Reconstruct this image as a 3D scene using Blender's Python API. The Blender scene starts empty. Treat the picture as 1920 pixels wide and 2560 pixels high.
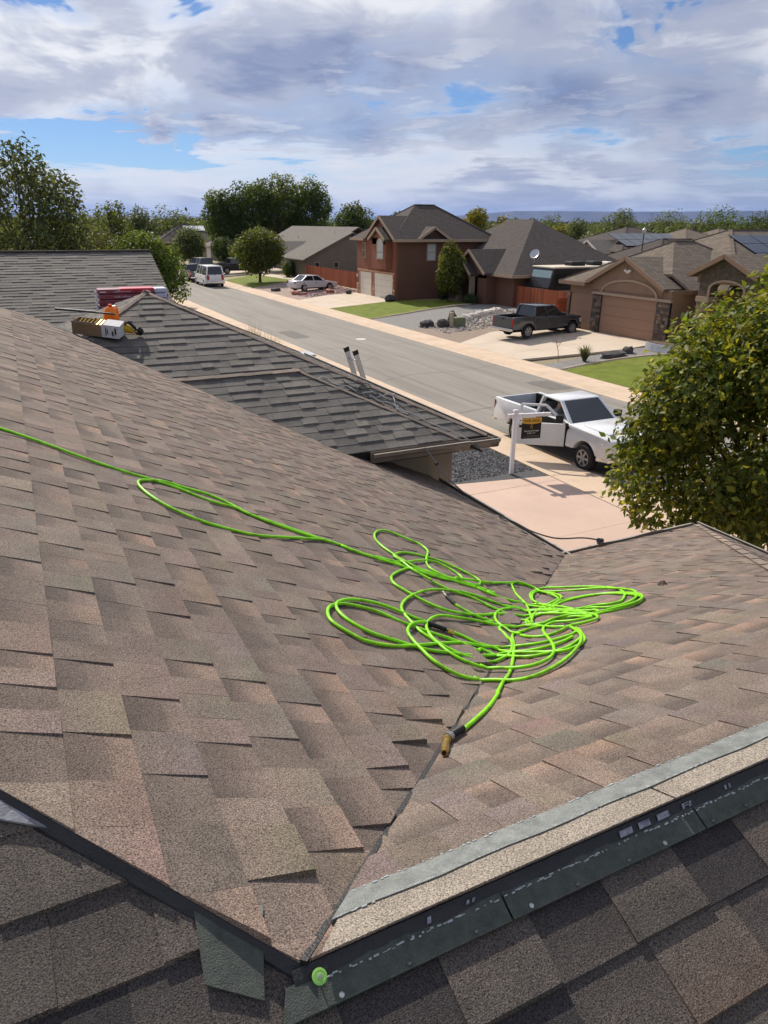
import bpy, bmesh, math, random
import numpy as np
from mathutils import Vector, Matrix
rad = math.radians
scene = bpy.context.scene
COL = scene.collection
random.seed(7)

# ------------------------------------------------------------------ camera
CAM_Z = 6.2
PITCH = math.atan(721 / 1812.0)
YAW = rad(26.4)
ROLL = rad(0.45)
cam_data = bpy.data.cameras.new('camera')
cam = bpy.data.objects.new('camera', cam_data)
COL.objects.link(cam)
cam_data.sensor_fit = 'VERTICAL'
cam_data.sensor_height = 36.0
cam_data.lens = 36.0 * 1812 / 2560
cam_data.clip_start = 0.05
cam_data.clip_end = 60000
cam.location = (0, 0, CAM_Z)
cam.rotation_mode = 'QUATERNION'
cam.rotation_quaternion = (Matrix.Rotation(-YAW, 3, 'Z') @ Matrix.Rotation(math.pi / 2 - PITCH, 3, 'X') @ Matrix.Rotation(ROLL, 3, 'Z')).to_quaternion()
scene.camera = cam

# ------------------------------------------------------------------ light
SUN_EL = rad(40)
SUN_AZ = rad(-3)          # measured from +Y towards +X
sun_dir = Vector((math.sin(SUN_AZ) * math.cos(SUN_EL), math.cos(SUN_AZ) * math.cos(SUN_EL), math.sin(SUN_EL)))
sd = bpy.data.lights.new('sun', 'SUN')
sd.energy = 5.0
sd.angle = rad(0.53)
sd.color = (1.0, 0.91, 0.79)
sun = bpy.data.objects.new('sun', sd)
COL.objects.link(sun)
sun.rotation_mode = 'QUATERNION'
sun.rotation_quaternion = sun_dir.to_track_quat('Z', 'Y')
scene.view_settings.view_transform = 'Standard'
scene.view_settings.look = 'None'
scene.view_settings.gamma = 1
scene.view_settings.exposure = 0.08
scene.view_settings.use_curve_mapping = False
scene.cycles.max_bounces = 5
scene.cycles.diffuse_bounces = 2
scene.cycles.glossy_bounces = 2
scene.cycles.volume_bounces = 0
scene.cycles.use_adaptive_sampling = True
scene.cycles.adaptive_threshold = 0.02
scene.cycles.caustics_reflective = False
scene.cycles.caustics_refractive = False

# ------------------------------------------------------------------ sky: daylight with a broken cloud sheet
GAPS = [(0.10, 0.075, 0.11, 0.026, -0.26), (0.06, 0.235, 0.13, 0.035, -0.22), (0.745, 0.195, 0.05, 0.03, -0.16), (0.92, 0.05, 0.10, 0.03, -0.12)]
BANKS = [(0.39, 0.165, 0.26, 0.065, 0.11), (0.69, 0.125, 0.20, 0.04, 0.13), (0.31, 0.09, 0.20, 0.022, 0.10), (0.83, 0.22, 0.10, 0.03, 0.10), (0.04, 0.19, 0.16, 0.05, -0.10), (0.42, 0.235, 0.18, 0.03, -0.10), (0.88, 0.17, 0.07, 0.05, -0.10), (0.22, 0.045, 0.12, 0.022, -0.12), (0.52, 0.045, 0.22, 0.020, -0.07)]
def build_world():
    w = bpy.data.worlds.new('World')
    scene.world = w
    w.use_nodes = True
    w.cycles.sampling_method = 'MANUAL'
    w.cycles.sample_map_resolution = 256
    nt = w.node_tree
    N = nt.nodes
    N.clear()
    L = nt.links.new
    def node(t, **k):
        n = N.new(t)
        for a, b in k.items():
            setattr(n, a, b)
        return n
    def val(sock, v):
        if isinstance(v, (int, float, tuple, list)):
            sock.default_value = v
        else:
            L(v, sock)
    def math_(op, a, b=0.0, c=0.0, clamp=False):
        n = node('ShaderNodeMath', operation=op)
        n.use_clamp = clamp
        val(n.inputs[0], a); val(n.inputs[1], b); val(n.inputs[2], c)
        return n.outputs[0]
    def ramp(x, stops):
        n = node('ShaderNodeValToRGB')
        n.color_ramp.interpolation = 'EASE'
        e = n.color_ramp.elements
        while len(e) < len(stops):
            e.new(0.5)
        for i, (p, c) in enumerate(stops):
            e[i].position = p
            e[i].color = (c, c, c, 1) if not isinstance(c, tuple) else (*c, 1)
        val(n.inputs[0], x)
        return n.outputs[0]
    def mix(f, a, b):
        n = node('ShaderNodeMix', data_type='RGBA')
        val(n.inputs[0], f)
        for s, v in ((n.inputs[6], a), (n.inputs[7], b)):
            val(s, (*v, 1) if isinstance(v, tuple) and len(v) == 3 else v)
        return n.outputs[2]
    def noise(vec, scale, detail=8, rough=0.55, lac=2.0, dist=0.0):
        n = node('ShaderNodeTexNoise')
        val(n.inputs['Vector'], vec); n.inputs['Scale'].default_value = scale
        n.inputs['Detail'].default_value = detail; n.inputs['Roughness'].default_value = rough
        n.inputs['Lacunarity'].default_value = lac; n.inputs['Distortion'].default_value = dist
        return n.outputs['Fac']
    sky = node('ShaderNodeTexSky', sky_type='NISHITA')
    sky.sun_disc = False
    sky.sun_elevation = SUN_EL
    sky.sun_rotation = SUN_AZ
    sky.altitude = 1400
    sky.air_density = 1.0
    sky.dust_density = 0.2
    sky.ozone_density = 2.0
    tc = node('ShaderNodeTexCoord')
    sep = node('ShaderNodeSeparateXYZ')
    L(tc.outputs['Generated'], sep.inputs[0])
    x, y, z = sep.outputs
    az = math_('ARCTAN2', x, y)
    el = math_('ARCSINE', z)
    elc = math_('MAXIMUM', el, 0.0)
    # clouds seen at a slant: flatter towards the horizon, and wrapped on a circle so that the sheet has no seam
    lv = math_('LOGARITHM', math_('ADD', elc, 0.10), 2.718)
    def vec(ks, kv, ox, oz):
        c = node('ShaderNodeCombineXYZ')
        val(c.inputs[0], math_('ADD', math_('MULTIPLY', math_('SINE', az), ks), ox))
        val(c.inputs[1], math_('MULTIPLY', math_('COSINE', az), ks))
        val(c.inputs[2], math_('ADD', math_('MULTIPLY', lv, kv), oz))
        return c.outputs[0]
    big = noise(vec(1.0, 0.60, 3.1, 5.2), 2.6, 2, 0.5, 2.1, 0.2)
    mid = noise(vec(1.0, 0.70, 7.7, 1.4), 6.5, 4, 0.58, 2.1, 0.5)
    fine = noise(vec(1.0, 1.3, 2.2, 9.0), 12.0, 4, 0.64, 2.1, 0.3)
    virga = noise(vec(1.0, 0.16, 5.0, 3.0), 9.0, 2, 0.5, 2.1, 0.2)     # falling streaks
    azw = math_('ADD', az, math_('MULTIPLY', math_('SUBTRACT', mid, 0.5), 0.45))
    elw = math_('ADD', el, math_('ADD', math_('MULTIPLY', math_('SUBTRACT', big, 0.5), 0.10), math_('MULTIPLY', math_('SUBTRACT', fine, 0.5), 0.06)))
    def lobe(a, e, wa, we, k):
        p = math_('POWER', math_('ABSOLUTE', math_('DIVIDE', math_('SUBTRACT', azw, a), wa)), 2.0)
        q = math_('POWER', math_('ABSOLUTE', math_('DIVIDE', math_('SUBTRACT', elw, e), we)), 2.0)
        return math_('MULTIPLY', math_('EXPONENT', math_('MULTIPLY', math_('ADD', p, q), -1.0)), k)
    def total(base, items):
        for it in items: base = math_('ADD', base, lobe(*it))
        return base
    mixn = math_('ADD', math_('MULTIPLY', big, 0.5), math_('ADD', math_('MULTIPLY', mid, 0.34), math_('MULTIPLY', fine, 0.16)))
    # clear gaps and the banks that stand before the camera; the same field goes on all round
    cover = total(math_('ADD', mixn, 0.06), GAPS)
    dens = ramp(cover, [(0.405, 0.0), (0.445, 0.7), (0.53, 1.0)])
    tk = total(math_('ADD', math_('MULTIPLY', mixn, 0.8), math_('MULTIPLY', virga, 0.2)), BANKS)
    thick = ramp(tk, [(0.42, 0.0), (0.52, 0.62), (0.62, 1.0)])
    edge = ramp(math_('ADD', math_('MULTIPLY', mid, 0.35), math_('MULTIPLY', fine, 0.65)), [(0.51, 0.0), (0.59, 0.6), (0.68, 1.0)])
    rim = ramp(cover, [(0.40, 0.1), (0.46, 1.0), (0.60, 0.12)])
    puff = math_('MULTIPLY', edge, rim)
    dotn = node('ShaderNodeVectorMath', operation='DOT_PRODUCT')
    L(tc.outputs['Generated'], dotn.inputs[0])
    dotn.inputs[1].default_value = sun_dir
    glow = math_('POWER', math_('MAXIMUM', dotn.outputs['Value'], 0.0), 3.0)
    K = 10.0     # cloud radiance is given for strength 1; the background runs at 0.1
    white = mix(glow, (0.66 * K, 0.69 * K, 0.77 * K), (1.12 * K, 1.12 * K, 1.13 * K))
    grey = mix(glow, (0.195 * K, 0.25 * K, 0.42 * K), (0.345 * K, 0.405 * K, 0.61 * K))
    cloud = mix(thick, white, grey)
    cloud = mix(math_('MULTIPLY', puff, 0.85), cloud, white)
    blue = node('ShaderNodeVectorMath', operation='MULTIPLY')
    L(sky.outputs[0], blue.inputs[0]); blue.inputs[1].default_value = (0.60, 0.72, 0.92)
    col = mix(dens, blue.outputs[0], cloud)
    bg = node('ShaderNodeBackground')
    bg.inputs[1].default_value = 0.09
    L(col, bg.inputs[0])
    out = node('ShaderNodeOutputWorld')
    L(bg.outputs[0], out.inputs[0])
build_world()

# ------------------------------------------------------------------ helpers
def tag(o, label=None, cat=None, group=None, kind=None):
    if label: o['label'] = label
    if cat: o['category'] = cat
    if group: o['group'] = group
    if kind: o['kind'] = kind
    return o

def thing(name, label, cat, loc=(0, 0, 0), rz=0.0, group=None):
    o = bpy.data.objects.new(name, None)
    o.empty_display_size = 0.2
    COL.objects.link(o)
    o.location = loc
    o.rotation_euler = (0, 0, rz)
    return tag(o, label, cat, group)

def copy_tree(o, parent=None):
    c = o.copy()
    COL.objects.link(c)
    c.parent = parent
    for ch in list(o.children):
        copy_tree(ch, c)
    return c

class MB:
    """collects geometry, then links it as one mesh object"""
    def __init__(s):
        s.v = []; s.f = []; s.m = []; s.t = []
    def add(s, vs, fs, m=0, t=None):
        b = len(s.v)
        s.v.extend([tuple(p) for p in vs])
        for f in fs:
            s.f.append(tuple(i + b for i in f)); s.m.append(m); s.t.append(t)
        return s
    def box(s, x0, x1, y0, y1, z0, z1, m=0, t=None):
        v = [(x0, y0, z0), (x1, y0, z0), (x1, y1, z0), (x0, y1, z0), (x0, y0, z1), (x1, y0, z1), (x1, y1, z1), (x0, y1, z1)]
        return s.add(v, [(3, 2, 1, 0), (4, 5, 6, 7), (0, 1, 5, 4), (1, 2, 6, 5), (2, 3, 7, 6), (3, 0, 4, 7)], m, t)
    def bar(s, a, b, w, h, m=0, up=(0, 0, 1), t=None):
        """box beam from a to b, w wide, h high"""
        a = Vector(a); b = Vector(b); d = (b - a).normalized()
        u = Vector(up); sd_ = d.cross(u)
        if sd_.length < 1e-4: sd_ = d.cross(Vector((1, 0, 0)))
        sd_.normalize(); u = sd_.cross(d)
        vs = []
        for p in (a, b):
            for i, j in ((-1, -1), (1, -1), (1, 1), (-1, 1)):
                vs.append(p + sd_ * (w / 2 * i) + u * (h / 2 * j))
        return s.add(vs, [(0, 1, 2, 3), (7, 6, 5, 4), (0, 4, 5, 1), (1, 5, 6, 2), (2, 6, 7, 3), (3, 7, 4, 0)], m, t)
    def prism(s, pts, off, m=0, t=None):
        """polygon (3-D points) swept by a vector"""
        n = len(pts); o = Vector(off)
        vs = [Vector(p) for p in pts] + [Vector(p) + o for p in pts]
        fs = [tuple(range(n - 1, -1, -1)), tuple(range(n, 2 * n))]
        fs += [(i, (i + 1) % n, n + (i + 1) % n, n + i) for i in range(n)]
        return s.add(vs, fs, m, t)
    def tube(s, pts, r, n=8, m=0, t=None, cap=True, r2=None):
        pts = [Vector(p) for p in pts]
        k = len(pts); vs = []; fs = []
        up = Vector((0, 0, 1))
        prev = None
        for i, p in enumerate(pts):
            d = (pts[min(i + 1, k - 1)] - pts[max(i - 1, 0)])
            if d.length < 1e-9: d = Vector((0, 0, 1))
            d.normalize()
            a = prev if prev is not None else (up if abs(d.z) < 0.9 else Vector((1, 0, 0)))
            sd_ = d.cross(a)
            if sd_.length < 1e-5: sd_ = d.cross(Vector((1, 0, 0)))
            sd_.normalize(); u = sd_.cross(d).normalized(); prev = u
            rr = r if not hasattr(r, '__len__') else r[i]
            for j in range(n):
                q = 2 * math.pi * j / n
                vs.append(p + sd_ * (rr * math.cos(q)) + u * (rr * math.sin(q)))
        for i in range(k - 1):
            for j in range(n):
                fs.append((i * n + j, i * n + (j + 1) % n, (i + 1) * n + (j + 1) % n, (i + 1) * n + j))
        if cap:
            fs.append(tuple(range(n - 1, -1, -1))); fs.append(tuple((k - 1) * n + j for j in range(n)))
        return s.add(vs, fs, m, t)
    def lathe(s, prof, n=20, axis=((0, 0, 0), (0, 0, 1)), m=0, t=None):
        """prof: (radius, height) pairs turned round an axis"""
        o = Vector(axis[0]); d = Vector(axis[1]).normalized()
        a = d.cross(Vector((0, 0, 1)))
        if a.length < 1e-4: a = Vector((1, 0, 0))
        a.normalize(); b = d.cross(a)
        vs = []; fs = []
        for (r, h) in prof:
            for j in range(n):
                q = 2 * math.pi * j / n
                vs.append(o + d * h + a * (r * math.cos(q)) + b * (r * math.sin(q)))
        for i in range(len(prof) - 1):
            for j in range(n):
                fs.append((i * n + j, i * n + (j + 1) % n, (i + 1) * n + (j + 1) % n, (i + 1) * n + j))
        fs.append(tuple(range(n - 1, -1, -1))); fs.append(tuple((len(prof) - 1) * n + j for j in range(n)))
        return s.add(vs, fs, m, t)
    def loft(s, rings, m=0, cap=True, t=None):
        n = len(rings[0]); vs = [p for r in rings for p in r]; fs = []
        for i in range(len(rings) - 1):
            for j in range(n):
                fs.append((i * n + j, i * n + (j + 1) % n, (i + 1) * n + (j + 1) % n, (i + 1) * n + j))
        if cap:
            fs.append(tuple(range(n - 1, -1, -1))); fs.append(tuple((len(rings) - 1) * n + j for j in range(n)))
        return s.add(vs, fs, m, t)
    def build(s, name, mats, parent=None, bevel=0.0, seg=2, smooth=False, world=False, kind=None):
        """world=True: the points are world points and the parent is an unrotated Empty"""
        v = s.v
        if world and parent is not None:
            o = parent.location
            pp = parent.parent
            if pp is not None: o = o + pp.location
            v = [(p[0] - o[0], p[1] - o[1], p[2] - o[2]) for p in v]
        me = bpy.data.meshes.new(name)
        me.from_pydata(v, [], s.f)
        if not isinstance(mats, (list, tuple)): mats = [mats]
        for m in mats: me.materials.append(m)
        if len(mats) > 1: me.polygons.foreach_set('material_index', s.m)
        if any(t is not None for t in s.t):
            at = me.color_attributes.new('tint', 'FLOAT_COLOR', 'CORNER')
            buf = []
            for f, t in zip(s.f, s.t):
                c = (t or (0.5, 0.5, 0.5))
                if isinstance(c[0], tuple):
                    for q in c: buf.extend((q[0], q[1], q[2], 1.0))
                else:
                    buf.extend((c[0], c[1], c[2], 1.0) * len(f))
            at.data.foreach_set('color', buf)
        bm = None
        if bevel > 0:
            bm = bmesh.new(); bm.from_mesh(me)
            bmesh.ops.recalc_face_normals(bm, faces=bm.faces)
            ed = [e for e in bm.edges if len(e.link_faces) == 2 and e.calc_face_angle(0) > 0.5]
            bmesh.ops.bevel(bm, geom=ed, offset=bevel, segments=seg, affect='EDGES', profile=0.5, clamp_overlap=True)
        else:
            bm = bmesh.new(); bm.from_mesh(me)
            bmesh.ops.recalc_face_normals(bm, faces=bm.faces)
        bm.to_mesh(me); bm.free()
        if smooth:
            me.polygons.foreach_set('use_smooth', [True] * len(me.polygons))
            try:
                me.set_sharp_from_angle(angle=rad(40))
            except Exception:
                pass
        o = bpy.data.objects.new(name, me)
        COL.objects.link(o)
        if parent is not None: o.parent = parent
        if kind: o['kind'] = kind
        return o

def clip_poly(poly, a, b, c):
    """keep the part of a polygon (x, y) where a*x + b*y <= c"""
    out = []
    for i in range(len(poly)):
        p, q = poly[i], poly[(i + 1) % len(poly)]
        dp, dq = a * p[0] + b * p[1] - c, a * q[0] + b * q[1] - c
        if dp <= 0: out.append(p)
        if (dp < 0 < dq) or (dq < 0 < dp):
            k = dp / (dp - dq)
            out.append((p[0] + (q[0] - p[0]) * k, p[1] + (q[1] - p[1]) * k))
    return out

def clip_convex(poly, conv):
    """clip a polygon by a convex counter-clockwise polygon"""
    for i in range(len(conv)):
        (x0, y0), (x1, y1) = conv[i], conv[(i + 1) % len(conv)]
        a, b = (y1 - y0), -(x1 - x0)
        poly = clip_poly(poly, a, b, a * x0 + b * y0)
        if len(poly) < 3: return []
    return poly

def catmull(pts, n=8, closed=False):
    P_ = [np.array(p, float) for p in pts]
    out = []
    k = len(P_)
    rng = range(k) if closed else range(k - 1)
    for i in rng:
        p1, p2 = P_[i], P_[(i + 1) % k]
        p0 = P_[(i - 1) % k] if (closed or i > 0) else p1
        p3 = P_[(i + 2) % k] if (closed or i < k - 2) else p2
        for j in range(n):
            t = j / n
            out.append(0.5 * ((2 * p1) + (-p0 + p2) * t + (2 * p0 - 5 * p1 + 4 * p2 - p3) * t * t + (-p0 + 3 * p1 - 3 * p2 + p3) * t ** 3))
    if not closed: out.append(P_[-1])
    return out

# ------------------------------------------------------------------ materials
def mat(name, col, rough=0.85, var=0.12, scale=5.0, bump=0.0, bscale=80.0, metal=0.0, spec=0.3, tint=False, coat=0.0, dirt=None, stretch=None, speck=0.0, sscale=500.0, transl=0.0, alpha=1.0, emit=None):
    m = bpy.data.materials.new(name)
    m.use_nodes = True
    nt = m.node_tree; N = nt.nodes; L = nt.links.new
    p = N['Principled BSDF']
    p.inputs['Roughness'].default_value = rough
    p.inputs['Metallic'].default_value = metal
    p.inputs['Specular IOR Level'].default_value = spec
    p.inputs['Coat Weight'].default_value = coat
    p.inputs['Coat Roughness'].default_value = 0.06
    geo = N.new('ShaderNodeNewGeometry')
    pos = geo.outputs['Position']
    if stretch:
        mp = N.new('ShaderNodeMapping'); mp.inputs['Scale'].default_value = stretch
        L(pos, mp.inputs['Vector']); pos = mp.outputs[0]
    if tint:
        a = N.new('ShaderNodeAttribute'); a.attribute_name = 'tint'
        base = a.outputs['Color']
    else:
        rgb = N.new('ShaderNodeRGB'); rgb.outputs[0].default_value = (*col, 1)
        base = rgb.outputs[0]
    def mul(base, fac_sock, lo, hi):
        mr = N.new('ShaderNodeMapRange')
        mr.inputs['From Min'].default_value = 0.3; mr.inputs['From Max'].default_value = 0.7
        mr.inputs['To Min'].default_value = lo; mr.inputs['To Max'].default_value = hi
        L(fac_sock, mr.inputs['Value'])
        v = N.new('ShaderNodeVectorMath'); v.operation = 'SCALE'
        L(base, v.inputs[0]); L(mr.outputs[0], v.inputs['Scale'])
        return v.outputs[0]
    if var > 0:
        n = N.new('ShaderNodeTexNoise'); n.inputs['Scale'].default_value = scale; n.inputs['Detail'].default_value = 6; n.inputs['Roughness'].default_value = 0.6
        L(pos, n.inputs['Vector'])
        base = mul(base, n.outputs['Fac'], 1 - var, 1 + var)
    if speck > 0:
        n = N.new('ShaderNodeTexNoise'); n.inputs['Scale'].default_value = sscale; n.inputs['Detail'].default_value = 2; n.inputs['Roughness'].default_value = 0.7
        L(geo.outputs['Position'], n.inputs['Vector'])
        base = mul(base, n.outputs['Fac'], 1 - speck, 1 + speck)
    if dirt:
        dcol, amt, ds = dirt
        n = N.new('ShaderNodeTexNoise'); n.inputs['Scale'].default_value = ds; n.inputs['Detail'].default_value = 8; n.inputs['Roughness'].default_value = 0.65
        L(pos, n.inputs['Vector'])
        mr = N.new('ShaderNodeMapRange'); mr.inputs['From Min'].default_value = 0.48; mr.inputs['From Max'].default_value = 0.75
        mr.inputs['To Max'].default_value = amt
        L(n.outputs['Fac'], mr.inputs['Value'])
        mx = N.new('ShaderNodeMix'); mx.data_type = 'RGBA'
        L(mr.outputs[0], mx.inputs[0]); L(base, mx.inputs[6]); mx.inputs[7].default_value = (*dcol, 1)
        base = mx.outputs[2]
    L(base, p.inputs['Base Color'])
    if bump > 0:
        n = N.new('ShaderNodeTexNoise'); n.inputs['Scale'].default_value = bscale; n.inputs['Detail'].default_value = 3
        L(geo.outputs['Position'], n.inputs['Vector'])
        b = N.new('ShaderNodeBump'); b.inputs['Strength'].default_value = bump; b.inputs['Distance'].default_value = 1.0 / bscale
        L(n.outputs['Fac'], b.inputs['Height']); L(b.outputs[0], p.inputs['Normal'])
    if transl > 0:
        tr = N.new('ShaderNodeBsdfTranslucent')
        g = N.new('ShaderNodeVectorMath'); g.operation = 'MULTIPLY'; g.inputs[1].default_value = (1.5, 1.35, 0.55)
        L(base, g.inputs[0]); L(g.outputs[0], tr.inputs['Color'])
        ms = N.new('ShaderNodeMixShader'); ms.inputs[0].default_value = transl
        L(p.outputs[0], ms.inputs[1]); L(tr.outputs[0], ms.inputs[2])
        L(ms.outputs[0], N['Material Output'].inputs['Surface'])
    if emit:
        p.inputs['Emission Color'].default_value = (*emit[0], 1); p.inputs['Emission Strength'].default_value = emit[1]
    m.diffuse_color = (*col, 1)
    return m

def glass_mat(name, col=(0.02, 0.025, 0.03), rough=0.04):
    m = mat(name, col, rough, 0, spec=0.8)
    return m

def srgb(r, g, b):
    f = lambda c: ((c / 255.0 + 0.055) / 1.055) ** 2.4 if c > 10 else c / 255.0 / 12.92
    return (f(r), f(g), f(b))
# ================================================================== the roof underfoot
S = 0.455                                   # rise over run of every slope of this house
HYP = math.hypot(1, S)
EXPO = 0.143 / HYP                          # course exposure, measured in plan
PX, PY, PZ = 0.250, 0.787, 5.087             # where ridge, hip and valley meet
ZE = 3.15                                   # eave height
M_shingle = mat('asphalt_shingle', (0.2, 0.17, 0.15), 0.9, 0.16, 9.0, 0.9, 380.0, tint=True, spec=0.3, speck=0.85, sscale=300.0)
M_shingle_new = mat('asphalt_shingle_new', (0.1, 0.09, 0.08), 0.8, 0.18, 14.0, 1.0, 420.0, tint=True, spec=0.4, speck=1.0, sscale=330.0)
M_felt = mat('black_underlayment', (0.018, 0.019, 0.021), 0.55, 0.3, 20, 0.5, 150, spec=0.45)
M_felt_grey = mat('grey_underlayment', (0.23, 0.235, 0.26), 0.6, 0.4, 30, 0.3, 150, dirt=((0.05, 0.05, 0.055), 0.9, 25))
M_strip_grey = mat('grey_granule_strip', (0.20, 0.215, 0.205), 0.85, 0.25, 30, 0.8, 380, spec=0.3, speck=0.35, sscale=430, dirt=((0.10, 0.11, 0.11), 0.6, 18))
M_strip_green = mat('dark_green_strip', (0.058, 0.068, 0.058), 0.7, 0.3, 40, 0.7, 380, spec=0.4, speck=0.3, sscale=430)
M_seal = mat('white_sealant_dots', (0.36, 0.39, 0.40), 0.6, 0.3, 60)
M_trim = mat('taupe_gutter_paint', srgb(120, 108, 96), 0.45, 0.1, 6, spec=0.5, dirt=((0.08, 0.07, 0.06), 0.5, 5))
M_trim_edge = mat('bare_gutter_lip', srgb(176, 170, 158), 0.35, 0.15, 10, metal=0.3, spec=0.5)
M_flash = mat('galvanised_flashing', srgb(165, 168, 165), 0.35, 0.25, 12, metal=0.6)
M_wall_own = mat('taupe_stucco', srgb(150, 138, 120), 0.9, 0.08, 3, 0.4, 90)
M_black = mat('matte_black', (0.012, 0.012, 0.013), 0.6, 0.1)
PAL_OLD = [((0.215, 0.172, 0.146), 3), ((0.180, 0.148, 0.128), 2), ((0.265, 0.200, 0.163), 2.2), ((0.300, 0.215, 0.168), 1.2), ((0.200, 0.168, 0.143), 3)]
PAL_MID = [((0.195, 0.162, 0.140), 3), ((0.220, 0.178, 0.150), 2), ((0.172, 0.145, 0.127), 2)]
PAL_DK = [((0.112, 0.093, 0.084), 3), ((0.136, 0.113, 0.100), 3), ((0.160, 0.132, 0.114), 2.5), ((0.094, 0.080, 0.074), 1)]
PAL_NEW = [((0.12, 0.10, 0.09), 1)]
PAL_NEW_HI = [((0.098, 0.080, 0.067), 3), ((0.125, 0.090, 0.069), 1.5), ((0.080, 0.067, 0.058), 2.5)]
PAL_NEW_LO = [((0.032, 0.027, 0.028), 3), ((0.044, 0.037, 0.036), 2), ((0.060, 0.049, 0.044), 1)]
PAL_GREY = [((0.160, 0.148, 0.134), 4), ((0.128, 0.119, 0.110), 3), ((0.195, 0.178, 0.158), 2), ((0.145, 0.134, 0.123), 3)]

def pick(pal):
    r = random.random() * sum(w for _, w in pal)
    for c, w in pal:
        r -= w
        if r <= 0: break
    k = random.uniform(0.82, 1.02)
    if pal in (PAL_OLD, PAL_MID, PAL_DK): return (c[0] * k * 0.98, c[1] * k * 0.935, c[2] * k * 0.90)      # weathered warm brown blend
    return tuple(x * k for x in c)

def cam_size(p, a):
    """how large a patch of area a at p shows (0 outside the view), to choose which shingles are pieces of their own"""
    v = Vector(p) - cam.location
    q = cam.rotation_quaternion.to_matrix().transposed() @ v
    if q.z > -0.1: return 0
    if abs(q.x / q.z) > 0.55 or abs(q.y / q.z) > 0.72: return 0
    return a / (q.length_squared)

ALL_TABS = []          # (score, slope part, faces...)
def shingle_plane(part, conv, zf, down, pal, material, wmin=0.065, wmax=0.17, t0=0.0035, t1=0.0085, lift=0.0, near=None, wave=0.0, courses=None):
    """lay overlapping tabs on one roof slope.  conv: convex ccw outline in plan; zf(x, y) the deck height; down: plan direction of fall"""
    dx, dy = down
    ax, ay = -dy, dx
    us = [p[0] * ax + p[1] * ay for p in conv]; vs = [p[0] * dx + p[1] * dy for p in conv]
    v1, v0 = max(vs), min(vs)
    n = int(math.ceil((v1 - v0) / EXPO)) + 1
    if courses: n = min(n, courses)
    for k in range(n):
        vb = v1 - k * EXPO                       # lower (butt) edge
        u = min(us) - random.uniform(0, 0.3)
        high = random.random() < 0.5
        wob = random.uniform(-0.0012, 0.0012)
        while u < max(us):
            w = random.uniform(wmin, wmax)
            q = [(u, vb - EXPO), (u + w, vb - EXPO), (u + w, vb), (u, vb)]
            plan = [(a * ax + b * dx, a * ay + b * dy) for a, b in q]
            plan = clip_convex(plan, conv)
            u += w
            hh = high if random.random() < 0.85 else not high
            high = not high
            if len(plan) < 3: continue
            area = abs(sum(plan[i][0] * plan[(i + 1) % len(plan)][1] - plan[(i + 1) % len(plan)][0] * plan[i][1] for i in range(len(plan)))) / 2
            if area < 2e-5: continue
            cx_ = sum(p[0] for p in plan) / len(plan); cy_ = sum(p[1] for p in plan) / len(plan)
            t = (t1 if hh else t0) + random.uniform(-0.0008, 0.0012)
            if near: t += near(cx_, cy_)
            nx, ny = 0.0, 0.0
            vs_ = []
            for (x, y) in plan:
                v = x * dx + y * dy
                f = 1 - (vb - v) / EXPO          # 0 at the head, 1 at the butt
                vs_.append((x, y, zf(x, y) + lift + 0.0012 + t * (0.12 + 0.88 * f) + (wob if f > 0.5 else 0)))
            m = len(vs_)
            base = [(x, y, zf(x, y) + lift - 0.006) for (x, y) in plan]
            fs = [tuple(range(m))] + [(m + i, m + (i + 1) % m, (i + 1) % m, i) for i in range(m)]
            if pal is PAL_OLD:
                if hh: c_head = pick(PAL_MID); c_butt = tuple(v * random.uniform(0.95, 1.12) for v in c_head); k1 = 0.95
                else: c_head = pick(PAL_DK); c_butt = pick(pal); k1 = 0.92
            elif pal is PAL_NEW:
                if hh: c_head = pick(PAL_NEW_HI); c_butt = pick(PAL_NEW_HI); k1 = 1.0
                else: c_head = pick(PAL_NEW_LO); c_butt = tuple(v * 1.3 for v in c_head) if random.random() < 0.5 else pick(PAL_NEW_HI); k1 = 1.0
            else:
                c_head, c_butt = pick(pal), pick(pal); k1 = random.uniform(0.80, 0.98)
            fr = lambda x, y: max(0.0, min(1.0, 1 - (vb - (x * dx + y * dy)) / EXPO))
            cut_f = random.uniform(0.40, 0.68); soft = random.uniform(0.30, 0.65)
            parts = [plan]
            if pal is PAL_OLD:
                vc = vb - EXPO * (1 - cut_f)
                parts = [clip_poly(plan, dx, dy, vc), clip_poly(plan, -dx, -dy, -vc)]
            fs = fs[1:]; tint = [c_butt] * m; vall = vs_ + base
            for ip, pp in enumerate(parts):
                if len(pp) < 3: continue
                o0 = len(vall)
                vall = vall + [(x, y, zf(x, y) + lift + 0.0012 + t * (0.12 + 0.88 * fr(x, y)) + (wob if fr(x, y) > 0.5 else 0)) for x, y in pp]
                fs.append(tuple(range(o0, o0 + len(pp))))
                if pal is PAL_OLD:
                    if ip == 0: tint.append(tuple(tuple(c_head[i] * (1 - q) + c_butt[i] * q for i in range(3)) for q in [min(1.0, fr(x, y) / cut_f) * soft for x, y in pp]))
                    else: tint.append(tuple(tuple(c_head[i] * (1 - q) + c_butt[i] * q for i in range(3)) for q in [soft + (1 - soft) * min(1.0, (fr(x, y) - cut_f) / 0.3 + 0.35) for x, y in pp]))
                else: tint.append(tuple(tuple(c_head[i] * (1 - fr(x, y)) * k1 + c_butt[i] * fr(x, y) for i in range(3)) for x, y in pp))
            vs_, base = vall, []
            ALL_TABS.append([cam_size((cx_, cy_, zf(cx_, cy_)), area), part, vs_ + base, fs, tint, material])

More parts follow.
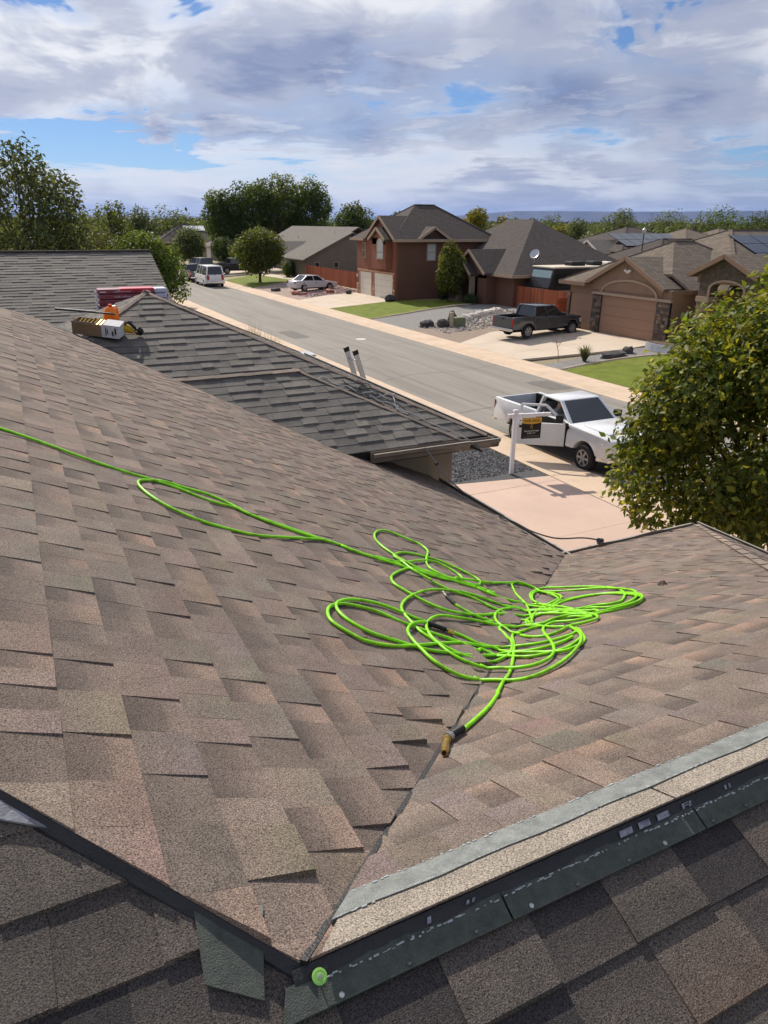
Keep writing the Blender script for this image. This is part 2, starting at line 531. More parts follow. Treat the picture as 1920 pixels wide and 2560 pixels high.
# ------------------------------------------------------------------ outline of the slopes (plan)
VX, VY = PX + (PZ - ZE) / S, PY + (PZ - ZE) / S           # inside corner of the two eaves
RX = 2.10                                                  # ridge end on the right
CRX = RX + (PZ - ZE) / S                                   # outer eave corner on the right
zA = lambda x, y: PZ - S * (x - PX)
zB = lambda x, y: PZ - S * (y - PY) + 0.006
zC = lambda x, y: PZ - S * (PY - y) - 0.020
zR = lambda x, y: PZ - S * (x - RX)
YD, ZD = 7.33, 3.745
YF, ZF = 7.12, 3.805
zD = lambda x, y: ZD + S * (y - YD)
zF = lambda x, y: ZF + S * (y - YF)
APX, APY = 1.66, 10.74                                     # top of the pyramid roof
APZ = ZD + S * (APY - YD)
EH = APY - YD                                              # its half width
zDR = lambda x, y: APZ - S * (x - APX)
zDL = lambda x, y: APZ - S * (APX - x)
zDB = lambda x, y: APZ - S * (y - APY)
FHX, FHY = 3.03, 8.62                                     # top of the small hip
FEX = FHX + (FHY - YF)                                     # its eave corner
zFR = lambda x, y: zF(0, FHY) - S * (x - FHX)

house = thing('house', 'nearest house, whose brown shingled roof fills the lower half of the picture', 'house', (2.5, 5.0, 0))
slopes = {}
def slope(name, poly, zf, m, drop=0.012):
    b = MB()
    b.prism([(x, y, zf(x, y) - drop - 0.03) for x, y in poly], (0, 0, 0.03))
    slopes[name] = b.build('roof_slope', m, house, world=True)
    return slopes[name]

hipA = PY + PX                                              # hip: x + y = hipA
valA = YD + (PZ - ZD) / S + PX                              # valley with the pyramid front: x + y = valA
valF = YF + (PZ - ZF) / S + PX
WALL_Y = 7.75                                               # front wall of the higher wing
HX = (valA - 9.85) / 2                                      # far end of the left slope: hip y = x + 9.85 meets the valley
polyA = [(-3.2, hipA + 3.2), (PX, PY), (VX, VY), (VX, WALL_Y), (valF - WALL_Y, WALL_Y), (HX + 0.3, valA - HX - 0.3), (HX, HX + 9.85), (-3.2, 6.65)]
A_ = slope('A', polyA, zA, M_black); A_['label'] = 'broad brown slope on the left'
polyB = [(PX, PY), (RX, PY), (CRX, VY), (VX, VY)]
B_ = slope('B', polyB, zB, M_black); B_['label'] = 'sunlit brown slope right of the valley'
polyR = [(RX, PY), (CRX, PY - 4.24), (CRX, VY)]
R_ = slope('R', polyR, zR, M_black)
polyC = [(-3.2, hipA + 3.2), (-3.2, -3.4), (CRX, -3.4), (RX, PY), (PX, PY)]
C_ = slope('C', polyC, zC, M_black); C_['label'] = 'dark newly laid slope at the bottom of the picture'
polyD = [(APX, APY), (APX - 2.2, APY - 2.2), (APX - 0.8, YD), (APX + EH, YD)]
D_ = slope('D', polyD, zD, M_black); D_['label'] = 'grey front slope of the pyramid roof'
polyDR = [(APX, APY), (APX + EH, YD), (APX + EH, APY + EH)]
DR_ = slope('DR', polyDR, zDR, M_black)
polyDL = [(APX, APY), (APX - EH, APY + EH), (APX - EH, APY - EH)]
DL_ = slope('DL', polyDL, zDL, M_black)
polyDB = [(APX, APY), (APX + EH, APY + EH), (APX - EH, APY + EH)]
DB_ = slope('DB', polyDB, zDB, M_black)
polyF = [(FHX, FHY), (1.25, FHY), (2.75, YF), (FEX, YF)]
F_ = slope('F', polyF, zF, M_black, 0.02); F_['label'] = 'grey slope of the small hip in front of the pyramid'
dF = (zF(0, YD) - ZD) / S
polyFR = [(FHX, FHY), (FEX, YF), (FEX + dF, YF), (FHX + dF, FHY)]
FR_ = slope('FR', polyFR, zFR, M_black, 0.02)
E_ = slope('E', [(-3.2, 6.65), (HX, HX + 9.85), (-3.2, HX + 9.85)], lambda x, y: zA(HX, 0) - S * (y - HX - 9.85), M_black)

def valley_lift(x, y):
    d = (x - PX) - (y - PY)               # distance from the valley on the left slope
    return 0.006 + 0.016 * random.random() if -0.26 < d < 0.03 and random.random() < 0.6 else 0.0
def ccw(p):
    a = sum(p[i][0] * p[(i + 1) % len(p)][1] - p[(i + 1) % len(p)][0] * p[i][1] for i in range(len(p)))
    return p if a > 0 else p[::-1]
SL = 0.455
# left slope: split into convex pieces that share the same courses
def convex_cut(poly, a, b, c):
    return clip_poly(poly, a, b, c)
big = [(-3.2, -3), (VX, -3), (VX, 12), (-3.2, 12)]
capA = clip_poly(clip_poly(clip_poly(big, -1, -1, -hipA), 1, -1, PX - PY), -1, 1, 9.85)
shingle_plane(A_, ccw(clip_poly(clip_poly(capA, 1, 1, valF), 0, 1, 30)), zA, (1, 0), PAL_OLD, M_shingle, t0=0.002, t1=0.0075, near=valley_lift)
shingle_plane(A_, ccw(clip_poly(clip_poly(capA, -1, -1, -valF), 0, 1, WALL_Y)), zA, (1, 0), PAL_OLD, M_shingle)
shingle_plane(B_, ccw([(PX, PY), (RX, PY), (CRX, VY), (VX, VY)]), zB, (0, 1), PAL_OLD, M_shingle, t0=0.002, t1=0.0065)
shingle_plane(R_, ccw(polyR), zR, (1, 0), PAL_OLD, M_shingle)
c1 = clip_poly([(-3.2, -1.6), (3.5, -1.6), (3.5, PY), (-3.2, PY)], 1, 1, RX + 3.4)
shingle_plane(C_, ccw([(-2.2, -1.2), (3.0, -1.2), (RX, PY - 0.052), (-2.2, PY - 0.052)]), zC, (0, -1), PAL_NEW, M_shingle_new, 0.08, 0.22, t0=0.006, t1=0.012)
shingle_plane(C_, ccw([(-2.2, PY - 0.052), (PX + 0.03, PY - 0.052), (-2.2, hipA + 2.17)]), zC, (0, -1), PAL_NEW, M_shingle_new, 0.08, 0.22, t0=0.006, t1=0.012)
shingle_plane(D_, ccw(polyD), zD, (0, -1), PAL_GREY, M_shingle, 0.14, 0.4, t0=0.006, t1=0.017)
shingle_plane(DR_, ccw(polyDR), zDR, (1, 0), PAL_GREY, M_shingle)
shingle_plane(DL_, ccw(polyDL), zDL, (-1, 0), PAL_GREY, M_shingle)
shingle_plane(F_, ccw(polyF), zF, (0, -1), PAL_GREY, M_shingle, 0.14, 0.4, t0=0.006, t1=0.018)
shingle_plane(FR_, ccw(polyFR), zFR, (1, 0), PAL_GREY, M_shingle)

def lay_shingles():
    """the 300 tabs that show largest are pieces of their own, the others are joined slope by slope"""
    ALL_TABS.sort(key=lambda t: -t[0])
    rest = {}
    for i, (sc, part, vs, fs, tint, m) in enumerate(ALL_TABS):
        if i < 300:
            b = MB()
            for f_, t_ in zip(fs, tint): b.f.append(f_); b.m.append(0); b.t.append(t_)
            b.v = list(vs)
            b.build('shingle', m, part, world=True)
        else:
            b = rest.setdefault((part, m), MB()); o_ = len(b.v); b.v.extend(vs)
            for f_, t_ in zip(fs, tint): b.f.append(tuple(q + o_ for q in f_)); b.m.append(0); b.t.append(t_)
    for (part, m), b in rest.items():
        b.build('shingles', m, part, world=True, kind='stuff')
lay_shingles()

# ------------------------------------------------------------------ ridge, hips, valley trim
def on(zf, x, y, h=0.0): return (x, y, zf(x, y) + h)
def strip(name, m, zf, p0, p1, q0, q1, h, th=0.003, n=24, wob=0.004, parent=house):
    """thin band on a slope between edge p0-p1 and edge q0-q1 (plan points)"""
    b = MB()
    rows = []
    for i in range(n + 1):
        k = i / n
        a = (p0[0] + (p1[0] - p0[0]) * k, p0[1] + (p1[1] - p0[1]) * k)
        c = (q0[0] + (q1[0] - q0[0]) * k, q0[1] + (q1[1] - q0[1]) * k)
        w1 = wob * math.sin(i * 1.7) * random.uniform(0.4, 1); w2 = wob * math.cos(i * 1.3) * random.uniform(0.4, 1)
        a = (a[0] + w1, a[1] + w1); c = (c[0] + w2, c[1] + w2)
        rows.append([on(zf, *a, h - 0.01), on(zf, *a, h + th), on(zf, *c, h + th * 0.6), on(zf, *c, h - 0.01)])
    b.loft(rows, cap=True)
    return b.build(name, m, parent, world=True)
# right slope along the ridge: tan course, grey band with sealant
for x0, x1 in ((PX + 0.03, 1.06), (1.066, RX)):
    tb = MB()
    tb.prism([on(zB, max(x0, PX + 0.03), PY - 0.006, 0.004), on(zB, x1, PY - 0.006, 0.004), on(zB, x1, PY + 0.075, 0.009), on(zB, x0 + (0.07 if x0 < 0.5 else 0), PY + 0.075, 0.009)], (0, 0, 0.004), t=(0.27, 0.235, 0.195))
    tb.build('ridge_course', M_shingle, B_, world=True)
strip('ridge_band', M_strip_grey, zB, (PX + 0.075, PY + 0.060), (RX, PY + 0.060), (PX + 0.135, PY + 0.122), (RX, PY + 0.122), 0.0125, parent=B_)
def sealant_line(zf, a, b, h, parent, n, r=0.0024):
    m = MB()
    for i in range(n):
        k = (i + random.uniform(0.1, 0.9)) / n
        if random.random() < 0.25: continue
        x, y = a[0] + (b[0] - a[0]) * k, a[1] + (b[1] - a[1]) * k
        L_ = random.uniform(0.003, 0.011)
        x += random.uniform(-0.002, 0.002); y += random.uniform(-0.002, 0.002)
        rr = r * random.uniform(0.5, 1.2)
        dx_, dy_ = (b[0] - a[0]), (b[1] - a[1]); dl = math.hypot(dx_, dy_); dx_ /= dl; dy_ /= dl
        m.tube([on(zf, x, y, h), on(zf, x + dx_ * L_, y + dy_ * L_, h)], rr, 5)
    m.build('sealant_dots', M_seal, parent, world=True, kind='stuff')
sealant_line(zB, (PX + 0.075, PY + 0.062), (RX, PY + 0.062), 0.0145, B_, 170, 0.0016)
sealant_line(zB, (PX + 0.135, PY + 0.120), (RX, PY + 0.120), 0.0145, B_, 130)
# open ridge: black felt roll pressed over the ridge board
rb = MB()
rings = []
for i in range(60):
    x = PX - 0.02 + (RX - PX + 0.02) * i / 59
    l = 0.004 * math.sin(i * 0.9) * random.random()
    rings.append([(x, PY - 0.030, zC(x, PY - 0.030) + 0.012), (x, PY - 0.020, zC(x, PY - 0.020) + 0.020 + l), (x, PY - 0.010, PZ - 0.004 + l), (x, PY - 0.003, PZ + 0.002), (x, PY + 0.006, PZ - 0.03), (x, PY - 0.03, PZ - 0.06)])
rb.loft(rings)
rb.build('ridge_felt', M_felt, house, world=True, smooth=True)
# printed marks on the felt
M_print = mat('white_print', (0.25, 0.25, 0.29), 0.7, 0.5, 90, dirt=((0.05, 0.05, 0.06), 0.9, 60))
def felt_mark(x0, x1, f0, f1):
    m = MB()
    def q(x, f):
        y = PY - 0.0215 + 0.011 * f
        z0_ = zC(x, PY - 0.020) + 0.020
        z = z0_ + (PZ - 0.004 - z0_) * f + 0.0035
        return (x, y, z)
    m.add([q(x0, f0), q(x1, f0), q(x1 + 0.004, f1), q(x0 + 0.004, f1)], [(0, 1, 2, 3)])
    return m.build('printed_mark', M_print, house, world=True)
for a, b_, c, d in ((0.905, 0.938, 0.0, 0.95), (0.955, 0.985, 0.0, 0.95), (1.005, 1.037, 0.0, 0.95), (1.075, 1.081, 0.1, 0.9), (1.083, 1.095, 0.75, 0.9), (1.083, 1.095, 0.42, 0.55), (1.096, 1.102, 0.5, 0.85), (1.092, 1.098, 0.1, 0.42), (0.47, 0.478, 0.1, 0.9), (1.20, 1.206, 0.2, 0.9), (1.212, 1.218, 0.2, 0.9), (0.55, 0.556, 0.3, 0.8), (0.562, 0.568, 0.3, 0.8)):
    felt_mark(a, b_, c, d)
# front of the ridge: dark band in lengths, nails along its lower edge
xs = [PX - 0.055, 0.62, 1.10, 1.60, RX]
for i in range(4):
    x0, x1 = xs[i] + (0.004 if i else 0), xs[i + 1]
    m = MB()
    m.prism([on(zC, x0, PY - 0.062, 0.015), on(zC, x1, PY - 0.062, 0.015), on(zC, x1, PY - 0.018, 0.016), on(zC, x0 + (0.02 if i == 0 else 0), PY - 0.018, 0.016)], (0, 0, 0.003))
    m.build('ridge_strip', M_strip_green, C_, world=True)
sealant_line(zC, (PX + 0.01, PY - 0.027), (RX, PY - 0.027), 0.0195, C_, 230, 0.0017)
for i in range(14):
    x = PX + 0.06 + i * 0.115 + random.uniform(-0.03, 0.03)
    m = MB(); z = zC(x, PY - 0.055)
    m.lathe([(0.0045, 0), (0.0048, 0.0015), (0.003, 0.0026)], 10, ((x, PY - 0.055, z + 0.0178), (0, -S, 1)))
    m.build('nail', M_flash if i % 3 == 0 else M_strip_green, C_, world=True)
# hip on the left: cut edge, felt and a torn grey strip
hb = MB()
rings = []
for i in range(40):
    k = i / 39 * 1.9
    x, y = PX - k, PY + k
    z = PZ + S * k
    rings.append([(x + 0.006, y + 0.006, z - 0.006), (x - 0.001, y - 0.001, z + 0.001), (x - 0.011, y - 0.011, z - 0.014 + 0.002 * math.sin(i)), (x - 0.016, y - 0.016, z - 0.06), (x, y, z - 0.08)])
hb.loft(rings)
hb.build('hip_felt', M_felt, house, world=True)
g1 = MB()
g1.prism([on(zC, PX - 0.34, PY + 0.325, 0.012), on(zC, PX - 0.52, PY + 0.42, 0.012), on(zC, PX - 0.60, PY + 0.585, 0.012), on(zC, PX - 0.36, PY + 0.35, 0.012)], (0, 0, 0.004))
g1.build('torn_strip', M_felt_grey, house, world=True)
g2 = MB()
g2.prism([on(zC, PX - 0.15, PY + 0.03, 0.0135), on(zC, PX - 0.07, PY - 0.02, 0.0135), on(zC, PX - 0.05, PY + 0.045, 0.0135), on(zC, PX - 0.14, PY + 0.135, 0.0135)], (0, 0, 0.003))
g2.build('exposed_strip', M_strip_green, house, world=True)
g3 = MB()
g3.prism([on(zA, PX - 0.075, PY + 0.115, 0.007), on(zA, PX - 0.035, PY + 0.095, 0.007), on(zA, PX - 0.028, PY + 0.115, 0.007), on(zA, PX - 0.085, PY + 0.123, 0.007)], (0, 0, 0.002))
g3.build('exposed_strip', M_strip_grey, house, world=True)
# cut edge of the closed valley
vb_ = MB()
rr = []
for i in range(70):
    k = (VX - PX) * i / 69
    x, y = PX + k, PY + k
    w_ = 0.003 * math.sin(i * 2.1)
    rr.append([(x - 0.003 + w_, y + 0.003 + w_, zA(x, y) - 0.002), (x - 0.003 + w_, y + 0.003 + w_, zB(x, y) + 0.0052), (x + 0.006 + w_, y - 0.006 + w_, zB(x, y) + 0.0065), (x + 0.006, y - 0.006, zB(x, y) - 0.01)])
vb_.loft(rr)
vb_.build('valley_cut', M_felt, B_, world=True)
# caps of granule strip on the pyramid and hip edges
def hip_cap(a, b, w, m, h=0.016, piece=0.31):
    a = Vector(a); b = Vector(b); n = max(1, int((b - a).length / piece))
    d = (b - a).normalized(); sd_ = d.cross(Vector((0, 0, 1))).normalized()
    mbc = MB()
    for i in range(n):
        p = a + (b - a) * (i / n); q = a + (b - a) * ((i + 1.12) / n)
        lo = Vector((0, 0, h)); hi = Vector((0, 0, h + 0.006))
        dz = Vector((0, 0, -w * S * 0.68))
        mbc.add([p - sd_ * w + dz + lo, p + lo, p + sd_ * w + dz + lo, q - sd_ * w + dz + hi, q + hi, q + sd_ * w + dz + hi], [(0, 1, 4, 3), (1, 2, 5, 4), (3, 4, 5), (0, 3, 5, 2), (2, 1, 0)], t=tuple(v * 1.25 for v in pick(PAL_MID)))
    return mbc.build('hip_cap', m, house, world=True)
apex = (APX, APY, APZ)
hip_cap((APX + EH, YD, ZD), apex, 0.05, M_shingle)
hip_cap((APX - 1.9, APY - 1.9, APZ - 1.9 * S), apex, 0.05, M_shingle)
hip_cap((1.25, FHY, zF(0, FHY)), (FHX, FHY, zF(0, FHY)), 0.07, M_shingle)
hip_cap((FEX, YF, ZF), (FHX, FHY, zF(0, FHY)), 0.035, M_shingle)
hip_cap((CRX, VY, ZE), (RX, PY, PZ), 0.05, M_shingle)
hip_cap((APX + EH, APY + EH, ZD), apex, 0.05, M_shingle)

# ------------------------------------------------------------------ eaves, gutters, walls of the house
def gutter(name, a, b, w=0.11, h=0.10, out=(1, 0), parent=house):
    """open trough: back, bottom, ogee front with a lip"""
    a = Vector(a); b = Vector(b); o = Vector((out[0], out[1], 0))
    prof = [(0.0, 0.0), (0.0, -h), (w * 0.62, -h), (w * 0.78, -h * 0.55), (w, -h * 0.35), (w, -0.01), (w - 0.014, -0.008), (w - 0.014, -0.02), (w - 0.008, -h * 0.33), (w * 0.7, -h * 0.52), (w * 0.56, -h + 0.008), (0.01, -h + 0.008), (0.01, 0.0)]
    m = MB()
    m.loft([[p + o * u + Vector((0, 0, v)) for u, v in prof] for p in (a, b)], cap=True)
    ob = m.build(name, M_trim, parent, world=True)
    l = MB()
    l.bar(a + o * (w - 0.006) + Vector((0, 0, -0.002)), b + o * (w - 0.006) + Vector((0, 0, -0.002)), 0.02, 0.006)
    l.build('gutter_lip', M_trim_edge, ob, world=True)
    return ob
gutter('gutter', (VX + 0.005, VY + 0.02, ZE - 0.01), (VX + 0.005, WALL_Y - 0.08, ZE - 0.01), 0.10, 0.10, (1, 0))
gutter('gutter', (VX + 0.02, VY + 0.005, ZE - 0.012), (CRX, VY + 0.005, ZE - 0.012), 0.10, 0.10, (0, 1))
gutter('gutter', (CRX + 0.005, -3.3, ZE - 0.01), (CRX + 0.005, VY + 0.1, ZE - 0.01), 0.10, 0.10, (1, 0))
gutter('gutter', (3.35, YF - 0.01, ZF - 0.005), (FEX + 0.10, YF - 0.01, ZF - 0.005), 0.11, 0.115, (0, -1))
gutter('gutter', (FEX + 0.12, YD - 0.06, ZD - 0.01), (APX + EH + 0.10, YD - 0.06, ZD - 0.01), 0.11, 0.115, (0, -1))
gutter('gutter', (APX + EH + 0.005, YD - 0.15, ZD - 0.01), (APX + EH + 0.005, APY + EH, ZD - 0.01), 0.11, 0.11, (1, 0))
# flashing bits by the valley mouth
for k, (x, y, l) in enumerate(((VX - 0.02, 6.02, 0.16), (VX - 0.02, 5.62, 0.10), (VX - 0.02, 5.25, 0.12))):
    m = MB(); m.prism([on(zA, x - 0.03, y, 0.012), on(zA, x + 0.03, y, 0.012), on(zA, x + 0.03, y + l, 0.014), on(zA, x - 0.03, y + l, 0.014)], (0, 0, 0.004))
    m.build('flashing', M_flash, house, world=True)
WX = 4.84
w = MB()
w.box(1.5, WX, WALL_Y, WALL_Y + 0.12, 0, ZD - 0.06)
w.box(WX - 0.12, WX, WALL_Y + 0.12, 13.7, 0, ZD - 0.06)
w.box(-1.7, WX - 0.12, 13.58, 13.7, 0, ZD - 0.06)
w.box(-2.0, 4.2, 4.62, 4.75, 0, 3.02)
w.box(4.08, 4.2, 4.75, WALL_Y, 0, 3.02)
w.box(4.2, 5.9, 4.62, 4.75, 0, 3.02)
w.box(5.9, 6.02, -3.0, 4.62, 0, 3.02)
w.build('wall', M_wall_own, house, world=True)
so = MB()
so.box(3.4, APX + EH - 0.02, YD + 0.04, WALL_Y + 0.1, ZD - 0.17, ZD - 0.15)
so.box(3.2, FEX, YF + 0.04, YD + 0.04, ZF - 0.17, ZF - 0.15)
so.box(WX + 0.002, APX + EH - 0.02, WALL_Y + 0.1, 13.6, ZD - 0.17, ZD - 0.15)
so.box(4.202, VX, VY, WALL_Y, 3.03, 3.05)
so.build('soffit', M_trim, house, world=True)
fa = MB()
fa.box(2.9, FEX + 0.02, YF + 0.012, YF + 0.035, ZF - 0.16, ZF - 0.02)
fa.box(FEX, APX + EH, YD + 0.012, YD + 0.035, ZD - 0.16, ZD - 0.02)
fa.build('fascia', M_black, house, world=True)
# ================================================================== ground, street, yards
def gz(x):
    """the lots across the street rise gently to the houses"""
    return 0.05 * (min(max(x, 22.4), 30.5) - 22.4)
M_ground = mat('dry_ground', srgb(150, 138, 112), 0.95, 0.25, 0.3, dirt=(srgb(98, 104, 66), 0.8, 0.02))
M_road = mat('worn_asphalt', srgb(140, 135, 127), 0.9, 0.12, 1.6, 0.35, 60, dirt=(srgb(112, 108, 102), 0.75, 0.9), stretch=(1.0, 0.06, 1.0), speck=0.12, sscale=45, spec=0.3)
M_walk = mat('pinkish_concrete', srgb(203, 181, 158), 0.9, 0.08, 0.8, 0.2, 70, dirt=(srgb(178, 156, 134), 0.6, 1.3), speck=0.05, sscale=60)
M_drive_own = mat('pink_concrete', srgb(199, 174, 158), 0.9, 0.05, 0.7, 0.15, 70, dirt=(srgb(182, 158, 142), 0.6, 0.9), speck=0.04, sscale=60)
M_drive = mat('pale_concrete', srgb(199, 184, 166), 0.9, 0.06, 0.5, 0.15, 60, dirt=(srgb(174, 160, 144), 0.6, 0.7))
M_gravel_dark = mat('dark_gravel', srgb(86, 86, 88), 0.9, 0.35, 30, 1.0, 35, speck=0.6, sscale=45)
M_gravel_grey = mat('grey_gravel', srgb(134, 131, 128), 0.9, 0.25, 12, 1.0, 25, speck=0.55, sscale=28)
M_gravel_brown = mat('brown_gravel', srgb(146, 130, 116), 0.9, 0.25, 12, 1.0, 25, speck=0.5, sscale=28)
M_gravel_red = mat('red_gravel', srgb(158, 138, 128), 0.9, 0.25, 12, 1.0, 25, speck=0.5, sscale=28)
M_lawn = mat('lawn_grass', (0.145, 0.185, 0.022), 0.9, 0.25, 1.2, 1.0, 30, dirt=((0.22, 0.21, 0.05), 0.6, 0.6), speck=0.35, sscale=30, spec=0.2)
M_stone = mat('field_stone', srgb(140, 130, 122), 0.9, 0.3, 3, 0.6, 12)
M_stone_dark = mat('dark_boulder', srgb(74, 72, 72), 0.85, 0.3, 3, 0.6, 12)
M_stone_pale = mat('pale_boulder', srgb(206, 196, 186), 0.85, 0.2, 3, 0.6, 12)
M_stone_red = mat('red_boulder', srgb(160, 110, 98), 0.85, 0.2, 3, 0.6, 12)

b = MB()
gx = [-20000, -60, 22.4, 30.5, 200, 20000]; gy = [-3000, -60, 160, 600, 22000]
vs = [(x, y, gz(x) - 0.09) for y in gy for x in gx]
fs = [(j * 6 + i, j * 6 + i + 1, (j + 1) * 6 + i + 1, (j + 1) * 6 + i) for j in range(4) for i in range(5)]
b.add(vs, fs)
tag(b.build('ground', M_ground), kind='structure')

def sheet(name, poly, m, dz, th=0.06, kind='structure', label=None):
    b = MB()
    b.prism([(x, y, gz(x) + dz - th) for x, y in poly], (0, 0, th))
    o = b.build(name, m)
    tag(o, kind=kind)
    if label: o['label'] = label
    return o
RX0, RX1 = 13.42, 20.40
b = MB()
pr = [(RX0, -0.045), (15.2, 0.0), (16.9, 0.02), (18.6, 0.0), (RX1, -0.045)]
ys = [-60, 0, 40, 120, 420]
vs = [(x, y, z) for y in ys for x, z in pr]
b.add(vs, [(j * 5 + i, j * 5 + i + 1, (j + 1) * 5 + i + 1, (j + 1) * 5 + i) for j in range(4) for i in range(4)])
road = tag(b.build('road', M_road), kind='structure')
# sealed cracks and patches
M_crack = mat('crack_sealer', (0.05, 0.048, 0.046), 0.7, 0.2)
def crack(pts, w=0.02):
    b = MB(); c = catmull(pts, 6)
    L_, R_2 = [], []
    for i, p in enumerate(c):
        d = c[min(i + 1, len(c) - 1)] - c[max(i - 1, 0)]; d = d / (np.linalg.norm(d) + 1e-9)
        n = np.array([-d[1], d[0]]); ww = w * random.uniform(0.3, 1)
        p = p + n * random.uniform(-0.05, 0.05)
        def rz(x): return float(np.interp(x, [q[0] for q in pr], [q[1] for q in pr])) + 0.004
        a, e = p + n * ww, p - n * ww
        L_.append((a[0], a[1], rz(a[0]))); R_2.append((e[0], e[1], rz(e[0])))
    k = len(L_)
    b.add(L_ + R_2, [(i, i + 1, k + i + 1, k + i) for i in range(k - 1)])
    b.build('crack', M_crack, road)
crack([(13.6, 21.4), (15, 21.6), (17, 21.3), (18.8, 21.7), (20.3, 21.5)])
crack([(13.6, 27.6), (15.5, 28.2), (17.5, 28.0), (20.3, 28.9)], 0.015)
crack([(17.6, 18.6), (18.2, 20.0), (17.9, 21.4)], 0.015)
crack([(18.2, 15.2), (18.0, 17.2), (18.6, 18.4), (18.1, 20.2), (19.4, 21.0)], 0.014)
crack([(13.6, 36.5), (16.5, 36.2), (20.3, 36.6)], 0.012)
crack([(16.9, 10.0), (16.8, 24.0), (17.0, 40.0), (16.85, 60.0)], 0.010)
crack([(13.6, 50.2), (16.5, 50.6), (20.3, 50.1)], 0.014)
crack([(13.6, 33.0), (14.8, 32.2), (16.0, 33.1), (17.2, 32.4)], 0.010)
crack([(14.6, 12.0), (14.9, 20.0), (14.7, 34.0), (14.9, 52.0)], 0.009)
crack([(19.0, 12.0), (19.1, 26.0), (18.95, 44.0), (19.05, 62.0)], 0.009)
M_patch = mat('dark_asphalt_patch', srgb(112, 108, 103), 0.9, 0.15, 3, 0.4, 60)
for x0, x1, y0, y1 in ((18.9, 20.1, 23.0, 24.8), (14.2, 15.2, 40.5, 43.6)):
    pb_ = MB(); n_ = 7
    pp_ = [(x0 + (x1 - x0) * i / n_, y0 + random.uniform(-0.06, 0.06)) for i in range(n_)] + [(x1 + random.uniform(-0.05, 0.05), y0 + (y1 - y0) * i / n_) for i in range(n_)] + [(x1 - (x1 - x0) * i / n_, y1 + random.uniform(-0.06, 0.06)) for i in range(n_)] + [(x0 + random.uniform(-0.05, 0.05), y1 - (y1 - y0) * i / n_) for i in range(n_)]
    rzz = lambda x: float(np.interp(x, [q[0] for q in pr], [q[1] for q in pr])) + 0.004
    pb_.add([(x, y, rzz(x)) for x, y in pp_], [tuple(range(len(pp_)))]); pb_.build('patch', M_patch, road)
b = MB()
b.lathe([(0.30, 0.0), (0.30, 0.008), (0.27, 0.012)], 20, ((17.6, 38.6, 0.012), (0, 0, 1)))
b.build('utility_cover', mat('pale_cover', srgb(205, 200, 190), 0.8, 0.15, 8), road)

def slabs(name, poly, m, dz, size, th=0.10, gap=0.006, org=(0, 0), label=None, flat=False, kinds='structure'):
    """a paved area cut into slabs, each a piece of its own"""
    o = thing(name, None, None, (0, 0, 0))
    tag(o, label=label, kind=kinds)
    conv = ccw(poly)
    xs = [p[0] for p in poly]; ys = [p[1] for p in poly]
    i0 = math.floor((min(xs) - org[0]) / size[0]); i1 = math.ceil((max(xs) - org[0]) / size[0])
    j0 = math.floor((min(ys) - org[1]) / size[1]); j1 = math.ceil((max(ys) - org[1]) / size[1])
    for i in range(i0, i1):
        for j in range(j0, j1):
            x0, y0 = org[0] + i * size[0], org[1] + j * size[1]
            q = clip_convex([(x0 + gap, y0 + gap), (x0 + size[0] - gap, y0 + gap), (x0 + size[0] - gap, y0 + size[1] - gap), (x0 + gap, y0 + size[1] - gap)], conv)
            if len(q) < 3: continue
            b = MB()
            e = random.uniform(-0.002, 0.002)
            b.prism([(x, y, (0 if flat else gz(x)) + dz + e - th) for x, y in q], (0, 0, th))
            b.build('slab', m, o)
    return o
# sidewalks with a rolled kerb and gutter pan
def kerb_walk(name, x0, x1, side, y0, y1):
    o = thing(name, None, None); tag(o, kind='structure')
    y = y0
    while y < y1:
        L_ = 1.83 if y < 75 else 6.0
        b = MB(); e = random.uniform(-0.002, 0.003)
        b.box(x0, x1, y + 0.006, y + L_ - 0.006, -0.08, 0.035 + e)
        b.build('slab', M_walk, o)
        c = MB(); g = 0.30 * side; xe = x1 if side > 0 else x0
        prof = [(xe, -0.09), (xe, 0.032), (xe + g * 0.35, 0.026), (xe + g * 0.72, -0.028), (xe + g * 1.25, -0.040), (xe + g * 1.25, -0.09)]
        c.prism([(px_, y + 0.004, pz_) for px_, pz_ in prof], (0, L_ - 0.008, 0))
        c.build('kerb', M_walk, o)
        y += L_
kerb_walk('pavement', 12.02, 13.12, 1, -4.0, 110)
kerb_walk('pavement', 20.72, 22.0, -1, 2.0, 120)

